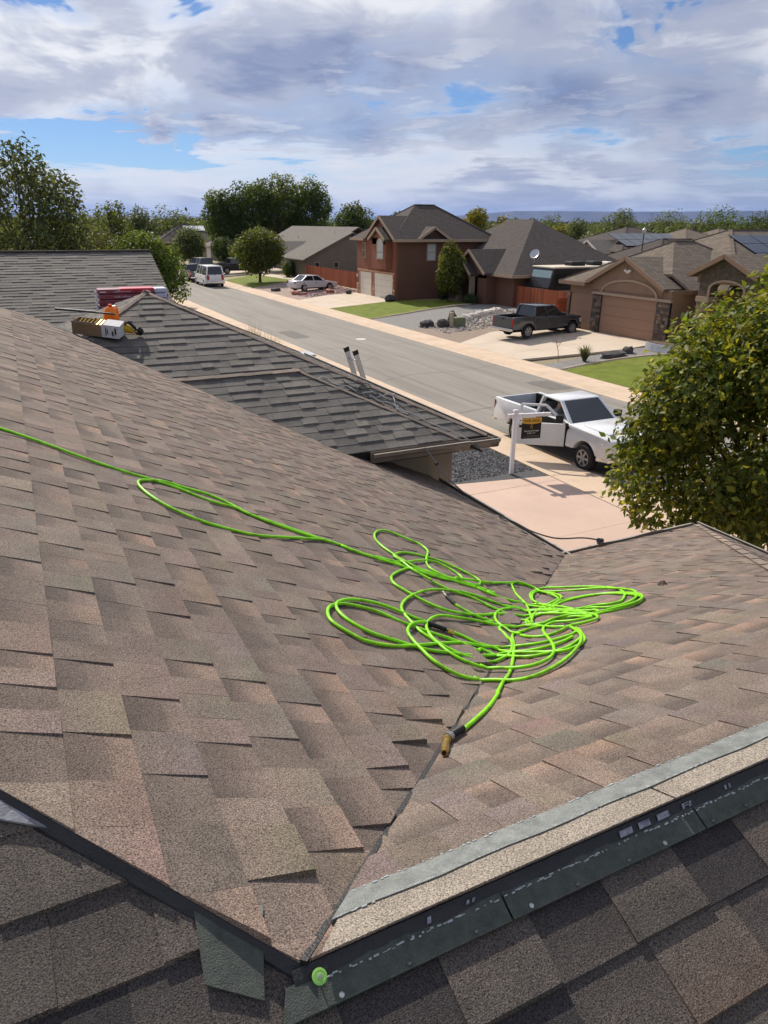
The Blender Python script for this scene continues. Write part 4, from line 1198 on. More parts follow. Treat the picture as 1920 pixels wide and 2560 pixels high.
gable_x(tan, TX - 0.32, 35.0, 31.35, 3.0, 3.17, 0.485, M_roof_brown, M_tan, M_tan, wx=TX - 0.03)
garage_door(tan, TX - 0.004, 28.98, 33.08, g0, 2.50, M_tandoor)
garage_door(tan, TX + 0.046, 33.95, 35.85, g0, 2.45, M_tandoor)
stones(tan, TX - 0.06, 33.12, 33.82, g0 - 0.05, 2.50, 51, PAL_STONE)
stones(tan, TX - 0.06, 28.02, 28.92, g0 - 0.05, 2.50, 52, PAL_STONE)
stones(tan, TX - 0.01, 35.86, 36.08, g0 - 0.05, 2.45, 53, PAL_STONE)
tb = MB(); tb.box(TX - 0.14, TX - 0.003, 27.95, 33.9, 2.52, 2.66); tb.build('door_lintel', M_tan2, tan, world=True)
at = MB()
o_ = [(31.1 + 2.15 * math.cos(t), 2.66 + 0.80 * math.sin(t)) for t in np.linspace(0, math.pi, 19)]
i_ = [(31.1 + 2.02 * math.cos(t), 2.66 + 0.69 * math.sin(t)) for t in np.linspace(math.pi, 0, 19)]
at.prism([(TX - 0.09, a, c) for a, c in o_ + i_], (0.08, 0, 0)); at.build('arch_trim', M_tan2, tan, world=True)
b = MB(); b.box(TX - 0.2, TX - 0.03, 31.15, 31.3, 3.78, 3.93); b.box(TX - 0.22, TX - 0.1, 31.0, 31.14, 3.86, 3.98); b.box(TX - 0.22, TX - 0.1, 31.31, 31.45, 3.86, 3.98); b.build('flood_lamp', M_white, tan, world=True, bevel=0.02)
# porch
po = MB()
yc, rr_ = 25.2, 0.95
outer = [(24.0, 2.0), (24.0, 4.02), (25.4, 4.75), (26.85, 4.02), (26.85, 2.95), (26.15, 2.95)]
inner = [(25.2 + 0.95 * math.cos(t), 3.35 + 0.36 * math.sin(t)) for t in np.linspace(0, math.pi, 13)]
po.prism([(30.75, a, c) for a, c in [(26.15, 2.95), (26.85, 2.95), (26.85, 4.02), (25.4, 4.75), (23.6, 3.95), (23.6, 2.95), (24.25, 2.95)] + inner[::-1]], (0.5, 0, 0))
po.build('porch_front', M_stonev if False else mat('porch_stone', srgb(104, 92, 82), 0.95, 0.35, 5, 1.0, 14), tan, world=True)
at = MB()
o_ = [(25.2 + 1.08 * math.cos(t), 3.35 + 0.46 * math.sin(t)) for t in np.linspace(0, math.pi, 15)]
at.prism([(30.70, a, c) for a, c in [(26.28, 2.95), ] + o_ + [(24.12, 2.95), (24.25, 2.95)] + inner[::-1] + [(26.15, 2.95)]], (0.05, 0, 0)); at.build('arch_trim', M_tan2, tan, world=True)
for y in (26.16, 23.55):
    c = MB(); c.box(30.72, 31.28, y, y + 0.68, 1.05, 2.93); c.build('porch_column', M_tan, tan, world=True)
    c = MB(); c.box(30.62, 31.38, y - 0.08, y + 0.76, g0, 1.05); c.build('column_base', M_tan2, tan, world=True)
    c = MB(); c.box(30.66, 31.34, y - 0.05, y + 0.73, 2.70, 2.95); c.build('column_cap', M_tan2, tan, world=True)
gable_x(tan, 30.35, 36.5, 25.3, 2.05, 3.98, 0.48, M_roof_brown, M_tan, M_tan, wx=30.8)
box_part(tan, 'door', M_shade, 32.80, 32.89, 24.6, 25.7, g0, 2.6)
# solar panels on the upper roof
def panel_grid(parent, o, u, v, nu, nv, m=None):
    o, u, v = Vector(o), Vector(u), Vector(v); n = u.cross(v).normalized()
    if n.z < 0: n = -n
    for i in range(nu):
        for j in range(nv):
            p = o + u * (i + 0.02) + v * (j + 0.02)
            b = MB(); b.prism([p, p + u * 0.96, p + u * 0.96 + v * 0.96, p + v * 0.96], n * 0.05); b.build('solar_panel', m or M_solar, parent, world=True)
panel_grid(tan, (37.6, 28.4, 3.16 + 2.5 * 0.455 + 0.04), (1.75, 0, 0), (0, 1.0, 0.455), 4, 3)
panel_grid(tan, (35.4, 27.0, 3.16 + 1.1 * 0.455 + 0.04), (1.75, 0, 0), (0, 1.0, 0.455), 3, 1)
# attic vent block on the hip
box_part(tan, 'chimney', M_roof_brown, 34.6, 35.7, 32.4, 33.0, 4.6, 5.5)

# ---------------------------------------------------------------- the grey house up the street
gh = thing('grey_house', 'single-storey grey-brown house with a sloping gable wall beyond the sedan', 'house', (36, 90, 0))
G0 = 0.3
b = MB(); b.prism([(29.9, 80, G0), (41.5, 80, G0), (41.5, 80, 2.4), (36.3, 80, 4.95), (34.6, 80, 4.85), (29.9, 80, 2.55)], (0, 0.2, 0)); b.build('gable_wall', M_greyst, gh, world=True)
wall_box(gh, M_greyst, 29.9, 30.1, 80.2, 87.0, G0, 2.5)
wall_box(gh, M_greyst, 33.5, 33.7, 87.0, 108, G0, 2.6)
wall_box(gh, M_greyst, 30.1, 33.5, 87.0, 87.2, G0, 2.5)
slab_roof(gh, [(29.3, 79.6, 2.42), (29.3, 87.4, 2.42), (35.4, 87.4, 5.3), (35.4, 79.6, 5.3)], M_roof_grey)
slab_roof(gh, [(42.0, 79.6, 2.2), (35.4, 79.6, 5.3), (35.4, 87.4, 5.3), (42.0, 87.4, 2.2)], M_roof_grey)
slab_roof(gh, [(32.9, 86.0, 2.6), (32.9, 110, 2.6), (39, 110, 5.8), (39, 86.0, 5.8)], M_roof_grey)
slab_roof(gh, [(45, 86.0, 2.6), (39, 86.0, 5.8), (39, 110, 5.8), (45, 110, 2.6)], M_roof_grey)
gable_x(gh, 29.5, 37, 95.0, 2.6, 2.7, 0.5, M_roof_grey, M_greyst, M_greyst, wx=30.2)
for x in (30.8, 33.1):
    window_y(gh, 79.998, x, x + 0.62, 0.95, 2.15, M_tan2)
box_part(gh, 'door', M_shade, 33.42, 33.49, 90.2, 91.3, G0, 2.4)
for y in (88.6, 91.8): window_x(gh, 33.498, y, y + 0.9, 1.0, 2.2, M_tan2)
b = MB()
for x, y, z in ((35.0, 84.0, 5.1), (36.2, 100.0, 4.4)): b.tube([(x, y, z - 0.1), (x, y, z + 0.35)], 0.06, 8)
b.build('vent_pipe', M_white, gh, world=True)
M_yel = mat('yellow_panel', srgb(196, 170, 40), 0.7, 0.1)
for y, nm in ((84.6, 'slide'), (85.6, 'slide')):
    pass

# ---------------------------------------------------------------- houses farther off
def small_house(label, x0, x1, y0, y1, ze, s, rm, wm, z0=0.0, garage=None, wins=(), cat='house', name='distant_house', group=None):
    o = thing(name, label, cat, ((x0 + x1) / 2, (y0 + y1) / 2, 0), group=group)
    w_ = MB(); w_.box(x0, x1, y0, y1, z0, ze); w_.build('wall', wm, o, world=True)
    hip_roof(o, x0 - 0.4, x1 + 0.4, y0 - 0.4, y1 + 0.4, ze, s, rm, fascia=M_tan2)
    for (a, c) in wins: window_x(o, x0 - 0.002, a, a + c, ze - 1.9, ze - 0.6, M_tan2)
    if garage: garage_door(o, x0 - 0.004, garage[0], garage[1], z0 + 0.02, z0 + 2.2, M_white)
    return o
small_house('far grey house with a white garage door behind the parked cars', 31.0, 41, 122, 134, 2.5, 0.42, M_roof_grey, M_greyst, 0.3, (128.5, 131.5), ((123.5, 1.2),))
dh = small_house('far dark-roofed house with two pale solar panels at the end of the street', 24.2, 36.0, 138, 150, 2.9, 0.5, M_roof_dark, M_greyst, 0.2, None, ((141, 1.2), (145, 1.2)))
panel_grid(dh, (29.6, 137.6 + 3.5, 2.9 + 3.5 * 0.5 + 0.1), (1.9, 0, 0), (0, 1.6, 0.8), 2, 1, M_alu)
small_house('far pale house half hidden by trees at the left end of the street', 14.0, 23.0, 150, 160, 2.9, 0.6, M_roof_grey, M_greyst, 0.2)
sh = thing('distant_house', 'far grey house with dark solar panels and pale garage gables behind the tan roof', 'house', (68, 72, 0))
wall_box(sh, M_greyst, 62.5, 74.0, 66.0, 78, 0.3, 3.6)
hip_roof(sh, 62.0, 76.0, 65.6, 78.5, 3.6, 0.38, M_roof_dark, fascia=M_tan2)
gable_x(sh, 60.2, 68, 69.4, 2.4, 3.2, 0.6, M_roof_grey, M_tan2, M_white, wx=60.7)
gable_x(sh, 60.6, 68, 74.0, 1.9, 3.2, 0.6, M_roof_grey, M_tan2, M_white, wx=61.1)
wall_box(sh, M_tan2, 60.9, 62.5, 67.3, 75.6, 0.3, 3.1)
garage_door(sh, 60.89, 67.8, 70.6, 0.4, 2.7, M_tandoor)
garage_door(sh, 60.89, 72.8, 75.2, 0.4, 2.7, M_tandoor)
panel_grid(sh, (63.4, 66.4, 3.6 + 0.8 * 0.38 + 0.1), (1.6, 0, 0), (0, 1.7, 0.65), 6, 2)
small_house('far brown-roofed house seen past the lamp post on the right', 92, 104, 84, 96, 3.3, 0.4, M_roof_brown, M_greyst, 0.3, None, ((86, 1.2), (90, 1.2)))
small_house('far tan house between the trees at the right edge', 118, 131, 100, 112, 3.2, 0.4, M_roof_brown, M_tan, 0.3)
small_house('far dark-roofed house just right of the red house', 52, 64, 84, 94, 3.2, 0.42, M_roof_dark, M_greyst, 0.3)
small_house('far grey-roofed house peeping out between red and grey houses', 46, 57, 104, 116, 3.0, 0.45, M_roof_grey, M_greyst, 0.3)
small_house('far low house behind the cottonwoods', 40, 52, 136, 148, 2.8, 0.45, M_roof_grey, M_greyst, 0.3)
small_house('far house with a dark roof above the motorhome', 56, 68, 54, 62, 3.0, 0.45, M_roof_dark, M_greyst, 0.3)
# street lamp by the far house
sl = thing('street_lamp', 'thin dark street lamp with a lantern before the far solar house', 'street lamp', (57.5, 58.0, 0.4))
b = MB(); b.tube([(0, 0, 0), (0, 0, 1.2), (0, 0, 5.0)], [0.09, 0.06, 0.045], 8); b.build('post', M_shade, sl)
b = MB(); b.lathe([(0.05, 0), (0.17, 0.12), (0.2, 0.42), (0.05, 0.6), (0.01, 0.7)], 10, ((0, 0, 5.0), (0, 0, 1))); b.build('lantern', M_alu, sl)

# ---------------------------------------------------------------- the neighbour's roof on the left
nb = thing('neighbour_house', 'neighbouring house on the left, its plain grey gabled roof facing the camera', 'house', (-4, 35, 0))
NS, NY, NZ, NX = 0.405, 35.2, 5.0, 5.78
zN = lambda x, y: NZ - NS * (NY - y)
zNb = lambda x, y: NZ - NS * (y - NY)
b = MB(); b.prism([(-14, NY - 6.2, zN(0, NY - 6.2) - 0.12), (NX, NY - 6.2, zN(0, NY - 6.2) - 0.12), (NX, NY, NZ - 0.12), (-14, NY, NZ - 0.12)], (0, 0, 0.1)); nf = b.build('roof_slope', M_roof_grey, nb, world=True)
b = MB(); b.prism([(-14, NY, NZ - 0.12), (NX, NY, NZ - 0.12), (NX, NY + 6.2, zN(0, NY - 6.2) - 0.12), (-14, NY + 6.2, zN(0, NY - 6.2) - 0.12)], (0, 0, 0.1)); b.build('roof_slope', M_roof_grey, nb, world=True)
n0 = len(ALL_TABS)
EXPO_S = EXPO
ALL_TABS.clear()
EXPO = 0.215
shingle_plane(nf, ccw([(-9, NY - 6.2), (NX, NY - 6.2), (NX, NY), (-9, NY)]), zN, (0, -1), PAL_GREY, M_shingle, 0.35, 0.9, t0=0.012, t1=0.026)
EXPO = EXPO_S
for k, tb_ in enumerate(sorted(ALL_TABS, key=lambda t: -t[0])[:250]):
    b = MB(); b.v = list(tb_[2]); b.f = list(tb_[3]); b.m = [0] * len(b.f); b.t = list(tb_[4]); b.build('shingle', tb_[5], nf, world=True)
b = MB()
for tb_ in sorted(ALL_TABS, key=lambda t: -t[0])[250:]:
    o_ = len(b.v); b.v.extend(tb_[2])
    for f_, t_ in zip(tb_[3], tb_[4]): b.f.append(tuple(q + o_ for q in f_)); b.m.append(0); b.t.append(t_)
b.build('shingles', M_shingle, nf, world=True, kind='stuff')
w_ = MB(); w_.box(-13.5, NX - 0.4, NY - 5.8, NY + 5.8, 0, zN(0, NY - 6.2) - 0.05); w_.prism([(NX - 0.55, NY - 5.8, 2.3), (NX - 0.55, NY + 5.8, 2.3), (NX - 0.55, NY, NZ - 0.2)], (0.15, 0, 0)); w_.build('wall', M_greyst, nb, world=True)
b = MB(); b.bar((-14, NY, NZ + 0.02), (NX, NY, NZ + 0.02), 0.3, 0.06); b.build('ridge_cap', M_roof_dark, nb, world=True)

# ---------------------------------------------------------------- fences
def fence(label, a, b, h, zf, w_=0.14, seed=0):
    a, b = np.array(a, float), np.array(b, float); L_ = np.linalg.norm(b - a); d = (b - a) / L_
    o = thing('wooden_fence', label, 'fence', (a[0], a[1], zf(a[0])))
    ang = math.atan2(d[1], d[0]); o.rotation_euler = (0, 0, ang)
    rnd = random.Random(seed); x = 0
    while x < L_ - w_:
        m = MB(); hh = h + rnd.uniform(-0.02, 0.02); k = rnd.uniform(0.75, 1.3); c = srgb(152, 84, 56)
        zz = zf(a[0] + d[0] * x) - zf(a[0])
        m.prism([(x + 0.004, 0, zz + 0.03), (x + w_ - 0.004, 0, zz + 0.03), (x + w_ - 0.004, 0, zz + hh - 0.04), (x + w_ - 0.035, 0, zz + hh), (x + 0.035, 0, zz + hh), (x + 0.004, 0, zz + hh - 0.04)], (0, 0.02, 0), t=tuple(v * k for v in c))
        m.build('picket', M_cedar, o); x += w_
    for z in (0.35, h - 0.35):
        m = MB(); m.box(0, L_, 0.022, 0.06, z, z + 0.09, t=srgb(130, 76, 52)); m.build('rail', M_cedar, o)
    x = 0
    while x <= L_:
        m = MB(); m.box(x, x + 0.09, 0.061, 0.15, -0.2, h - 0.1, t=srgb(120, 70, 50)); m.build('post', M_cedar, o); x += 2.4
    return o
fence('reddish cedar fence between the red and the tan house, motorhome behind it', (34.0, 49.6), (34.0, 37.6), 1.55, gz, seed=1)
fence('reddish cedar fence between the grey house and the red garage', (29.6, 79.6), (29.6, 63.2), 1.55, gz, seed=2)
fence('short cedar fence run closing the yard beside the tan garage', (34.0, 37.5), (30.6, 37.5), 1.55, gz, seed=3)
# ================================================================== vehicles
def paint(name, c, rough=0.35, coat=0.6, var=0.03, dirt=None): return mat(name, c, rough, var, 1.5, spec=0.5, coat=coat, dirt=dirt)
M_pwhite = paint('white_paintwork', srgb(226, 228, 230), dirt=(srgb(190, 186, 178), 0.35, 2.0))
M_pdark = paint('charcoal_paintwork', srgb(58, 62, 66), 0.25, 0.9)
M_psilver = paint('silver_paintwork', srgb(196, 199, 202), 0.3)
M_pblack = paint('black_paintwork', srgb(28, 29, 31))
M_tyre = mat('tyre_rubber', (0.022, 0.022, 0.023), 0.85, 0.2, 10)
M_rim = mat('alloy_rim', srgb(172, 172, 174), 0.35, 0.1, 10, metal=0.8)
M_chrome = mat('chrome', srgb(205, 205, 205), 0.15, 0.0, metal=1.0)
M_carglass = mat('car_glass', (0.015, 0.018, 0.02), 0.03, 0.0, spec=0.9)
M_plastic = mat('black_plastic', (0.02, 0.02, 0.021), 0.55, 0.1)
M_tail = mat('tail_lamp', srgb(150, 16, 20), 0.2, 0.05, spec=0.6)
M_lamp = mat('head_lamp', srgb(214, 214, 210), 0.12, 0.05, spec=0.8)
M_seat = mat('grey_seat_cloth', srgb(96, 96, 98), 0.95, 0.1)

def wheel(parent, x, y, r, w, side, spokes=6, rim_r=0.64):
    """tyre on the local y axis; side = +1 / -1 is the outside"""
    t = MB()
    t.lathe([(r * 0.62, -w / 2), (r * 0.94, -w / 2), (r, -w / 2 + 0.03), (r, w / 2 - 0.03), (r * 0.94, w / 2), (r * 0.66, w / 2), (r * 0.62, w / 2 - 0.03)], 26, ((x, y, r), (0, side, 0)))
    o = t.build('wheel', M_tyre, parent, smooth=True)
    rb = MB(); rr = r * rim_r
    rb.lathe([(rr, w / 2 - 0.05), (rr, w / 2 + 0.004), (rr * 0.88, w / 2 + 0.004), (rr * 0.86, w / 2 - 0.03), (rr * 0.86, w / 2 - 0.05)], 24, ((x, y, r), (0, side, 0)))
    for k in range(spokes):
        a = 2 * math.pi * k / spokes
        c, s_ = math.cos(a), math.sin(a)
        yy = y + side * (w / 2 - 0.008)
        rb.bar((x + c * rr * 0.15, yy, r + s_ * rr * 0.15), (x + c * rr * 0.9, yy, r + s_ * rr * 0.9), rr * 0.30, 0.03, up=(0, 1, 0))
    rb.lathe([(rr * 0.28, w / 2 - 0.03), (rr * 0.28, w / 2 + 0.008), (rr * 0.2, w / 2 + 0.014)], 14, ((x, y, r), (0, side, 0)))
    rb.build('rim', M_rim, o)
    h = MB(); h.lathe([(rr * 0.9, w / 2 - 0.055), (rr * 0.9, w / 2 - 0.05)], 20, ((x, y, r), (0, side, 0))); h.build('brake_disc', M_shade, o)
    return o

def outline(top, axles, zb, ra, zc):
    """side outline: top runs from the front bottom corner over the car to the rear bottom corner; arches are cut in the lower edge"""
    pts = list(top)
    for ax in sorted(axles):
        for t in np.linspace(math.pi, 0, 11):
            z = zc + ra * math.sin(t)
            if z >= zb - 1e-6: pts.append((ax + ra * math.cos(t), max(z, zb)))
    return pts

def body(parent, name, pts, W, m, tum=0.10, zt=0.75, bevel=0.045, y0=None, y1=None, plan=None, seg=2):
    """extrude a side outline across the width, drawn in towards the top and the ends"""
    b = MB()
    ya, yb = (-W / 2, W / 2) if y0 is None else (y0, y1)
    def yy(x, z, y):
        k = 1 - tum * max(0, z - zt)
        if plan: k *= plan(x)
        return y * k
    n = len(pts)
    vs = [(x, yy(x, z, ya), z) for x, z in pts] + [(x, yy(x, z, yb), z) for x, z in pts]
    b.add(vs, [tuple(range(n)), tuple(range(2 * n - 1, n - 1, -1))] + [(i, (i + 1) % n, n + (i + 1) % n, n + i) for i in range(n)])
    return b.build(name, m, parent, bevel=bevel, seg=seg, smooth=True)

def quad_pane(parent, name, m, pts, th=0.012):
    b = MB(); p = [Vector(q) for q in pts]; n = (p[1] - p[0]).cross(p[2] - p[0]).normalized()
    b.prism(p, n * th); return b.build(name, m, parent)

def greenhouse(parent, m, xb0, xb1, xt0, xt1, zb, zt, wb, wt, posts=(), open_side=None, roof_th=0.07, glass=None):
    """cabin above the belt line: roof, pillars and panes.  xb0/xt0 rear, xb1/xt1 front (belt / roof)"""
    glass = glass or M_carglass
    r = MB(); ring = []
    hw = wt / 2
    r.prism([(xt0, -hw, zt - roof_th), (xt1, -hw, zt - roof_th - 0.02), (xt1, hw, zt - roof_th - 0.02), (xt0, hw, zt - roof_th)], (0, 0, roof_th))
    r.build('roof', m, parent, bevel=0.035, smooth=True)
    for s_ in (-1, 1):
        pl = MB(); pl.bar((xb1, s_ * wb / 2 * 0.97, zb - 0.03), (xt1, s_ * hw * 0.96, zt - 0.05), 0.07, 0.09, up=(0, 1, 0)); pl.build('pillar', m, parent)
        pl = MB(); pl.bar((xb0, s_ * wb / 2 * 0.97, zb - 0.03), (xt0, s_ * hw * 0.96, zt - 0.05), 0.07, 0.13, up=(0, 1, 0)); pl.build('pillar', m, parent)
        for px_ in posts:
            k = (px_ - xb0) / (xb1 - xb0)
            pl = MB(); pl.bar((px_, s_ * wb / 2 * 0.97, zb - 0.03), (xt0 + (xt1 - xt0) * k, s_ * hw * 0.96, zt - 0.05), 0.06, 0.09, up=(0, 1, 0)); pl.build('pillar', m, parent)
    e = 0.0
    quad_pane(parent, 'windscreen', glass, [(xb1 - 0.01, -wb / 2 * 0.93, zb), (xb1 - 0.01, wb / 2 * 0.93, zb), (xt1 - 0.01, hw * 0.92, zt - 0.06), (xt1 - 0.01, -hw * 0.92, zt - 0.06)])
    quad_pane(parent, 'rear_window', glass, [(xb0 + 0.02, -wb / 2 * 0.9, zb), (xb0 + 0.02, wb / 2 * 0.9, zb), (xt0 + 0.02, hw * 0.9, zt - 0.07), (xt0 + 0.02, -hw * 0.9, zt - 0.07)])
    st = [xb0] + list(posts) + [xb1]
    for s_ in (-1, 1):
        if open_side == s_: continue
        for a, c in zip(st[:-1], st[1:]):
            ta = xt0 + (xt1 - xt0) * (a - xb0) / (xb1 - xb0); tc_ = xt0 + (xt1 - xt0) * (c - xb0) / (xb1 - xb0)
            quad_pane(parent, 'side_window', glass, [(a + 0.02, s_ * wb / 2 * 0.965, zb), (c - 0.02, s_ * wb / 2 * 0.965, zb), (tc_ - 0.02, s_ * hw * 0.955, zt - 0.07), (ta + 0.02, s_ * hw * 0.955, zt - 0.07)])

def closed_door(parent, m, x0, x1, z0, z1, y, side, tum=0.10, zt=0.75):
    b = MB(); d = 0.008 * side
    b.prism([(x0 + 0.012, y * (1 - tum * max(0, z - zt)) + (-0.02 * side), z) if False else (xx, y * (1 - tum * max(0, z - zt)) - 0.03 * side, z) for xx, z in ((x0 + 0.012, z0), (x1 - 0.012, z0), (x1 - 0.012, z1), (x0 + 0.012, z1))], (0, 0.03 * side + d, 0))
    o = b.build('door', m, parent, bevel=0.008, seg=1)
    h = MB(); h.box(x0 + 0.06, x0 + 0.22, y * 0.97 - 0.015, y * 0.97 + 0.015, z1 - 0.17, z1 - 0.12)
    h2 = MB(); yy = y * (1 - tum * max(0, z1 - 0.14 - zt)) + 0.02 * side
    h2.box(x0 + 0.06, x0 + 0.22, min(yy - 0.02 * side, yy + 0.012 * side), max(yy - 0.02 * side, yy + 0.012 * side), z1 - 0.18, z1 - 0.13)
    h2.build('handle', M_plastic, o)
    return o

def pickup(label, loc, rz, pm, crew=False, open_door=False, group=None, chrome=M_chrome):
    t = thing('pickup_truck', label, 'pickup', loc, rz, group)
    if crew: fa, ra_, nose, tail, cabr, ws, wt_ = 1.92, -1.72, 2.85, -2.92, -1.22, 1.12, 0.42
    else: fa, ra_, nose, tail, cabr, ws, wt_ = 1.80, -1.50, 2.72, -2.80, -0.62, 1.05, 0.36
    W = 1.96; zb = 0.44; r = 0.39
    top = [(nose - 0.02, 0.52), (nose, 0.62), (nose, 0.92), (nose - 0.05, 1.06), (nose - 0.35, 1.13), (ws + 0.3, 1.20), (ws, 1.22), (cabr, 1.22), (cabr, zb)]
    front = lambda x: 1 - 0.20 * max(0, (x - (fa + 0.30)) / (nose - fa - 0.30)) ** 2
    body(t, 'body', outline(top, [fa], zb, 0.49, 0.40) + [(nose - 0.02, 0.52)][:0], W, pm, plan=front)
    hb = MB(); hb.prism([(ws + 0.25, -0.62, 1.20), (nose - 0.42, -0.55, 1.135), (nose - 0.42, 0.55, 1.135), (ws + 0.25, 0.62, 1.20)], (0, 0, 0.03)); hb.build('bonnet', pm, t, bevel=0.02, smooth=True)
    greenhouse(t, pm, cabr + 0.04, ws, cabr + 0.16, wt_, 1.20, 1.86 if crew else 1.79, W * 0.90, W * 0.76, posts=((-0.12,) if crew else ()), open_side=(-1 if open_door else None))
    # bed
    for s_ in (-1, 1):
        topb = [(cabr - 0.03, zb + 0.02), (cabr - 0.03, 1.27), (tail + 0.03, 1.27), (tail, 1.22), (tail, zb + 0.16)]
        pts = [(cabr - 0.03, zb + 0.02), (cabr - 0.03, 1.27), (tail + 0.03, 1.27), (tail, 1.22), (tail, 0.55)]
        for q in np.linspace(math.pi, 0, 11):
            pts.append((ra_ + 0.49 * math.cos(q), max(0.55 if math.cos(q) < 0 else zb + 0.02, 0.40 + 0.49 * math.sin(q))))
        body(t, 'bed_side', pts, W, pm, y0=s_ * W / 2, y1=s_ * (W / 2 - 0.13), bevel=0.02)
    b = MB(); b.box(tail + 0.04, cabr - 0.06, -W / 2 + 0.14, W / 2 - 0.14, 0.72, 0.76); b.box(cabr - 0.07, cabr - 0.035, -W / 2 + 0.14, W / 2 - 0.14, 0.76, 1.24)
    for s_ in (-1, 1): b.box(tail + 0.07, cabr - 0.07, min(s_ * (W / 2 - 0.25), s_ * (W / 2 - 0.15)), max(s_ * (W / 2 - 0.25), s_ * (W / 2 - 0.15)), 0.76, 1.24); b.box(ra_ - 0.45, ra_ + 0.45, min(s_ * 0.52, s_ * 0.72), max(s_ * 0.52, s_ * 0.72), 0.76, 0.98)
    b.build('bed_liner', M_shade, t)
    b = MB(); b.box(tail - 0.01, tail + 0.06, -W / 2 + 0.135, W / 2 - 0.135, 0.60, 1.25); tg = b.build('tailgate', pm, t, bevel=0.02)
    b = MB(); b.box(tail - 0.022, tail - 0.008, -0.12, 0.12, 1.08, 1.16); b.build('handle', M_plastic, tg)
    b = MB(); b.box(tail - 0.16, tail + 0.02, -W / 2 + 0.05, W / 2 - 0.05, 0.46, 0.62); b.build('rear_bumper', chrome, t, bevel=0.03)
    b = MB(); b.prism([(nose - 0.42, -W / 2 + 0.02, 0.42), (nose - 0.05, -W / 2 + 0.20, 0.42), (nose + 0.10, -0.45, 0.42), (nose + 0.10, 0.45, 0.42), (nose - 0.05, W / 2 - 0.20, 0.42), (nose - 0.42, W / 2 - 0.02, 0.42)], (0, 0, 0.20)); b.build('front_bumper', chrome, t, bevel=0.04)
    b = MB(); b.box(nose - 0.2, nose + 0.04, -W / 2 + 0.24, W / 2 - 0.24, 0.30, 0.43); b.build('air_dam', M_plastic, t, bevel=0.02)
    b = MB(); b.box(nose - 0.06, nose + 0.018, -0.58, 0.58, 0.66, 0.98); g = b.build('grille', M_plastic, t)
    b = MB(); b.box(nose - 0.02, nose + 0.03, -0.62, 0.62, 0.80, 0.85); b.build('grille_bar', chrome, g, bevel=0.01)
    for s_ in (-1, 1):
        b = MB(); b.prism([(nose - 0.30, s_ * 0.905, 0.70), (nose + 0.012, s_ * 0.60, 0.70), (nose + 0.012, s_ * 0.60, 0.97), (nose - 0.30, s_ * 0.90, 0.99)], (0, s_ * 0.03, 0))
        b = MB(); b.prism([(nose - 0.30, s_ * 0.70, 0.70), (nose - 0.30, s_ * 0.905, 0.70), (nose - 0.06, s_ * 0.815, 0.70), (nose + 0.014, s_ * 0.76, 0.70), (nose + 0.014, s_ * 0.59, 0.70)], (0, 0, 0.27)); b.build('headlight', M_lamp, t, bevel=0.025)
        b = MB(); b.box(tail - 0.012, tail + 0.06, min(s_ * 0.80, s_ * 0.955), max(s_ * 0.80, s_ * 0.955), 0.72, 1.18); b.build('tail_light', M_tail, t, bevel=0.015)
        b = MB(); b.box(ws - 0.28, ws - 0.10, min(s_ * 0.98, s_ * 1.20), max(s_ * 0.98, s_ * 1.20), 1.22, 1.42); b.bar((ws - 0.18, s_ * 0.9, 1.26), (ws - 0.18, s_ * 1.02, 1.30), 0.05, 0.05)
        if not (open_door and s_ == -1): b.build('mirror', M_plastic, t, bevel=0.03)
        wheel(t, fa, s_ * (W / 2 - 0.13), r, 0.25, s_); wheel(t, ra_, s_ * (W / 2 - 0.13), r, 0.25, s_)
        if crew:
            closed_door(t, pm, -0.12, ws - 0.08, 0.50, 1.19, s_ * W / 2, s_); closed_door(t, pm, cabr + 0.06, -0.13, 0.50, 1.19, s_ * W / 2, s_)
        elif not (open_door and s_ == -1):
            closed_door(t, pm, cabr + 0.1, ws - 0.08, 0.50, 1.19, s_ * W / 2, s_)
    b = MB(); b.box(tail + 0.2, nose - 0.3, -0.55, 0.55, 0.34, 0.46); b.box(ra_ - 0.08, ra_ + 0.08, -0.8, 0.8, 0.30, 0.42); b.box(fa - 0.08, fa + 0.08, -0.8, 0.8, 0.30, 0.42); b.build('chassis', M_shade, t)
    if open_door:
        # near-black box painting the shaded doorway onto the body side, bench seat, dashboard
        b = MB(); b.box(cabr + 0.14, ws - 0.05, -W / 2 - 0.004, -W / 2 + 0.10, 0.50, 1.215); b.build('door_gap_shade', M_shade, t)
        b = MB(); b.box(cabr + 0.12, 0.34, -0.80, 0.80, 0.78, 1.0); b.prism([(cabr + 0.12, -0.80, 0.98), (cabr + 0.34, -0.80, 0.98), (cabr + 0.24, -0.80, 1.58), (cabr + 0.12, -0.80, 1.58)], (0, 1.6, 0)); b.build('bench_seat', M_seat, t, bevel=0.05)
        b = MB(); b.box(0.68, ws - 0.1, -0.78, 0.78, 1.05, 1.24); b.build('dashboard', M_plastic, t, bevel=0.04)
        b = MB(); c = [Vector((0.55 + 0.07 * math.sin(a), 0.42 + 0.19 * math.cos(a), 1.22 + 0.18 * math.sin(a))) for a in np.linspace(0, 2 * math.pi, 21)]; b.tube(c, 0.017, 6, cap=False); b.build('steering_wheel', M_plastic, t)
        # the door itself, hinged at the front edge and swung out
        dl = ws - 0.10 - (cabr + 0.14)
        hinge = Vector((ws - 0.10, -W / 2 + 0.01, 0)); an = rad(52)
        def D(u, z, o=0.0):     # u backwards from the hinge, o outwards
            ca, sa = math.cos(an), math.sin(an)
            return hinge + Vector((-u * ca - o * sa, -u * sa + o * ca, z))
        lo = MB(); lo.prism([D(0, 0.50), D(dl, 0.50), D(dl, 1.19), D(0, 1.19)], D(0, 0, 0.09) - D(0, 0)); dr = lo.build('door', pm, t, bevel=0.025)
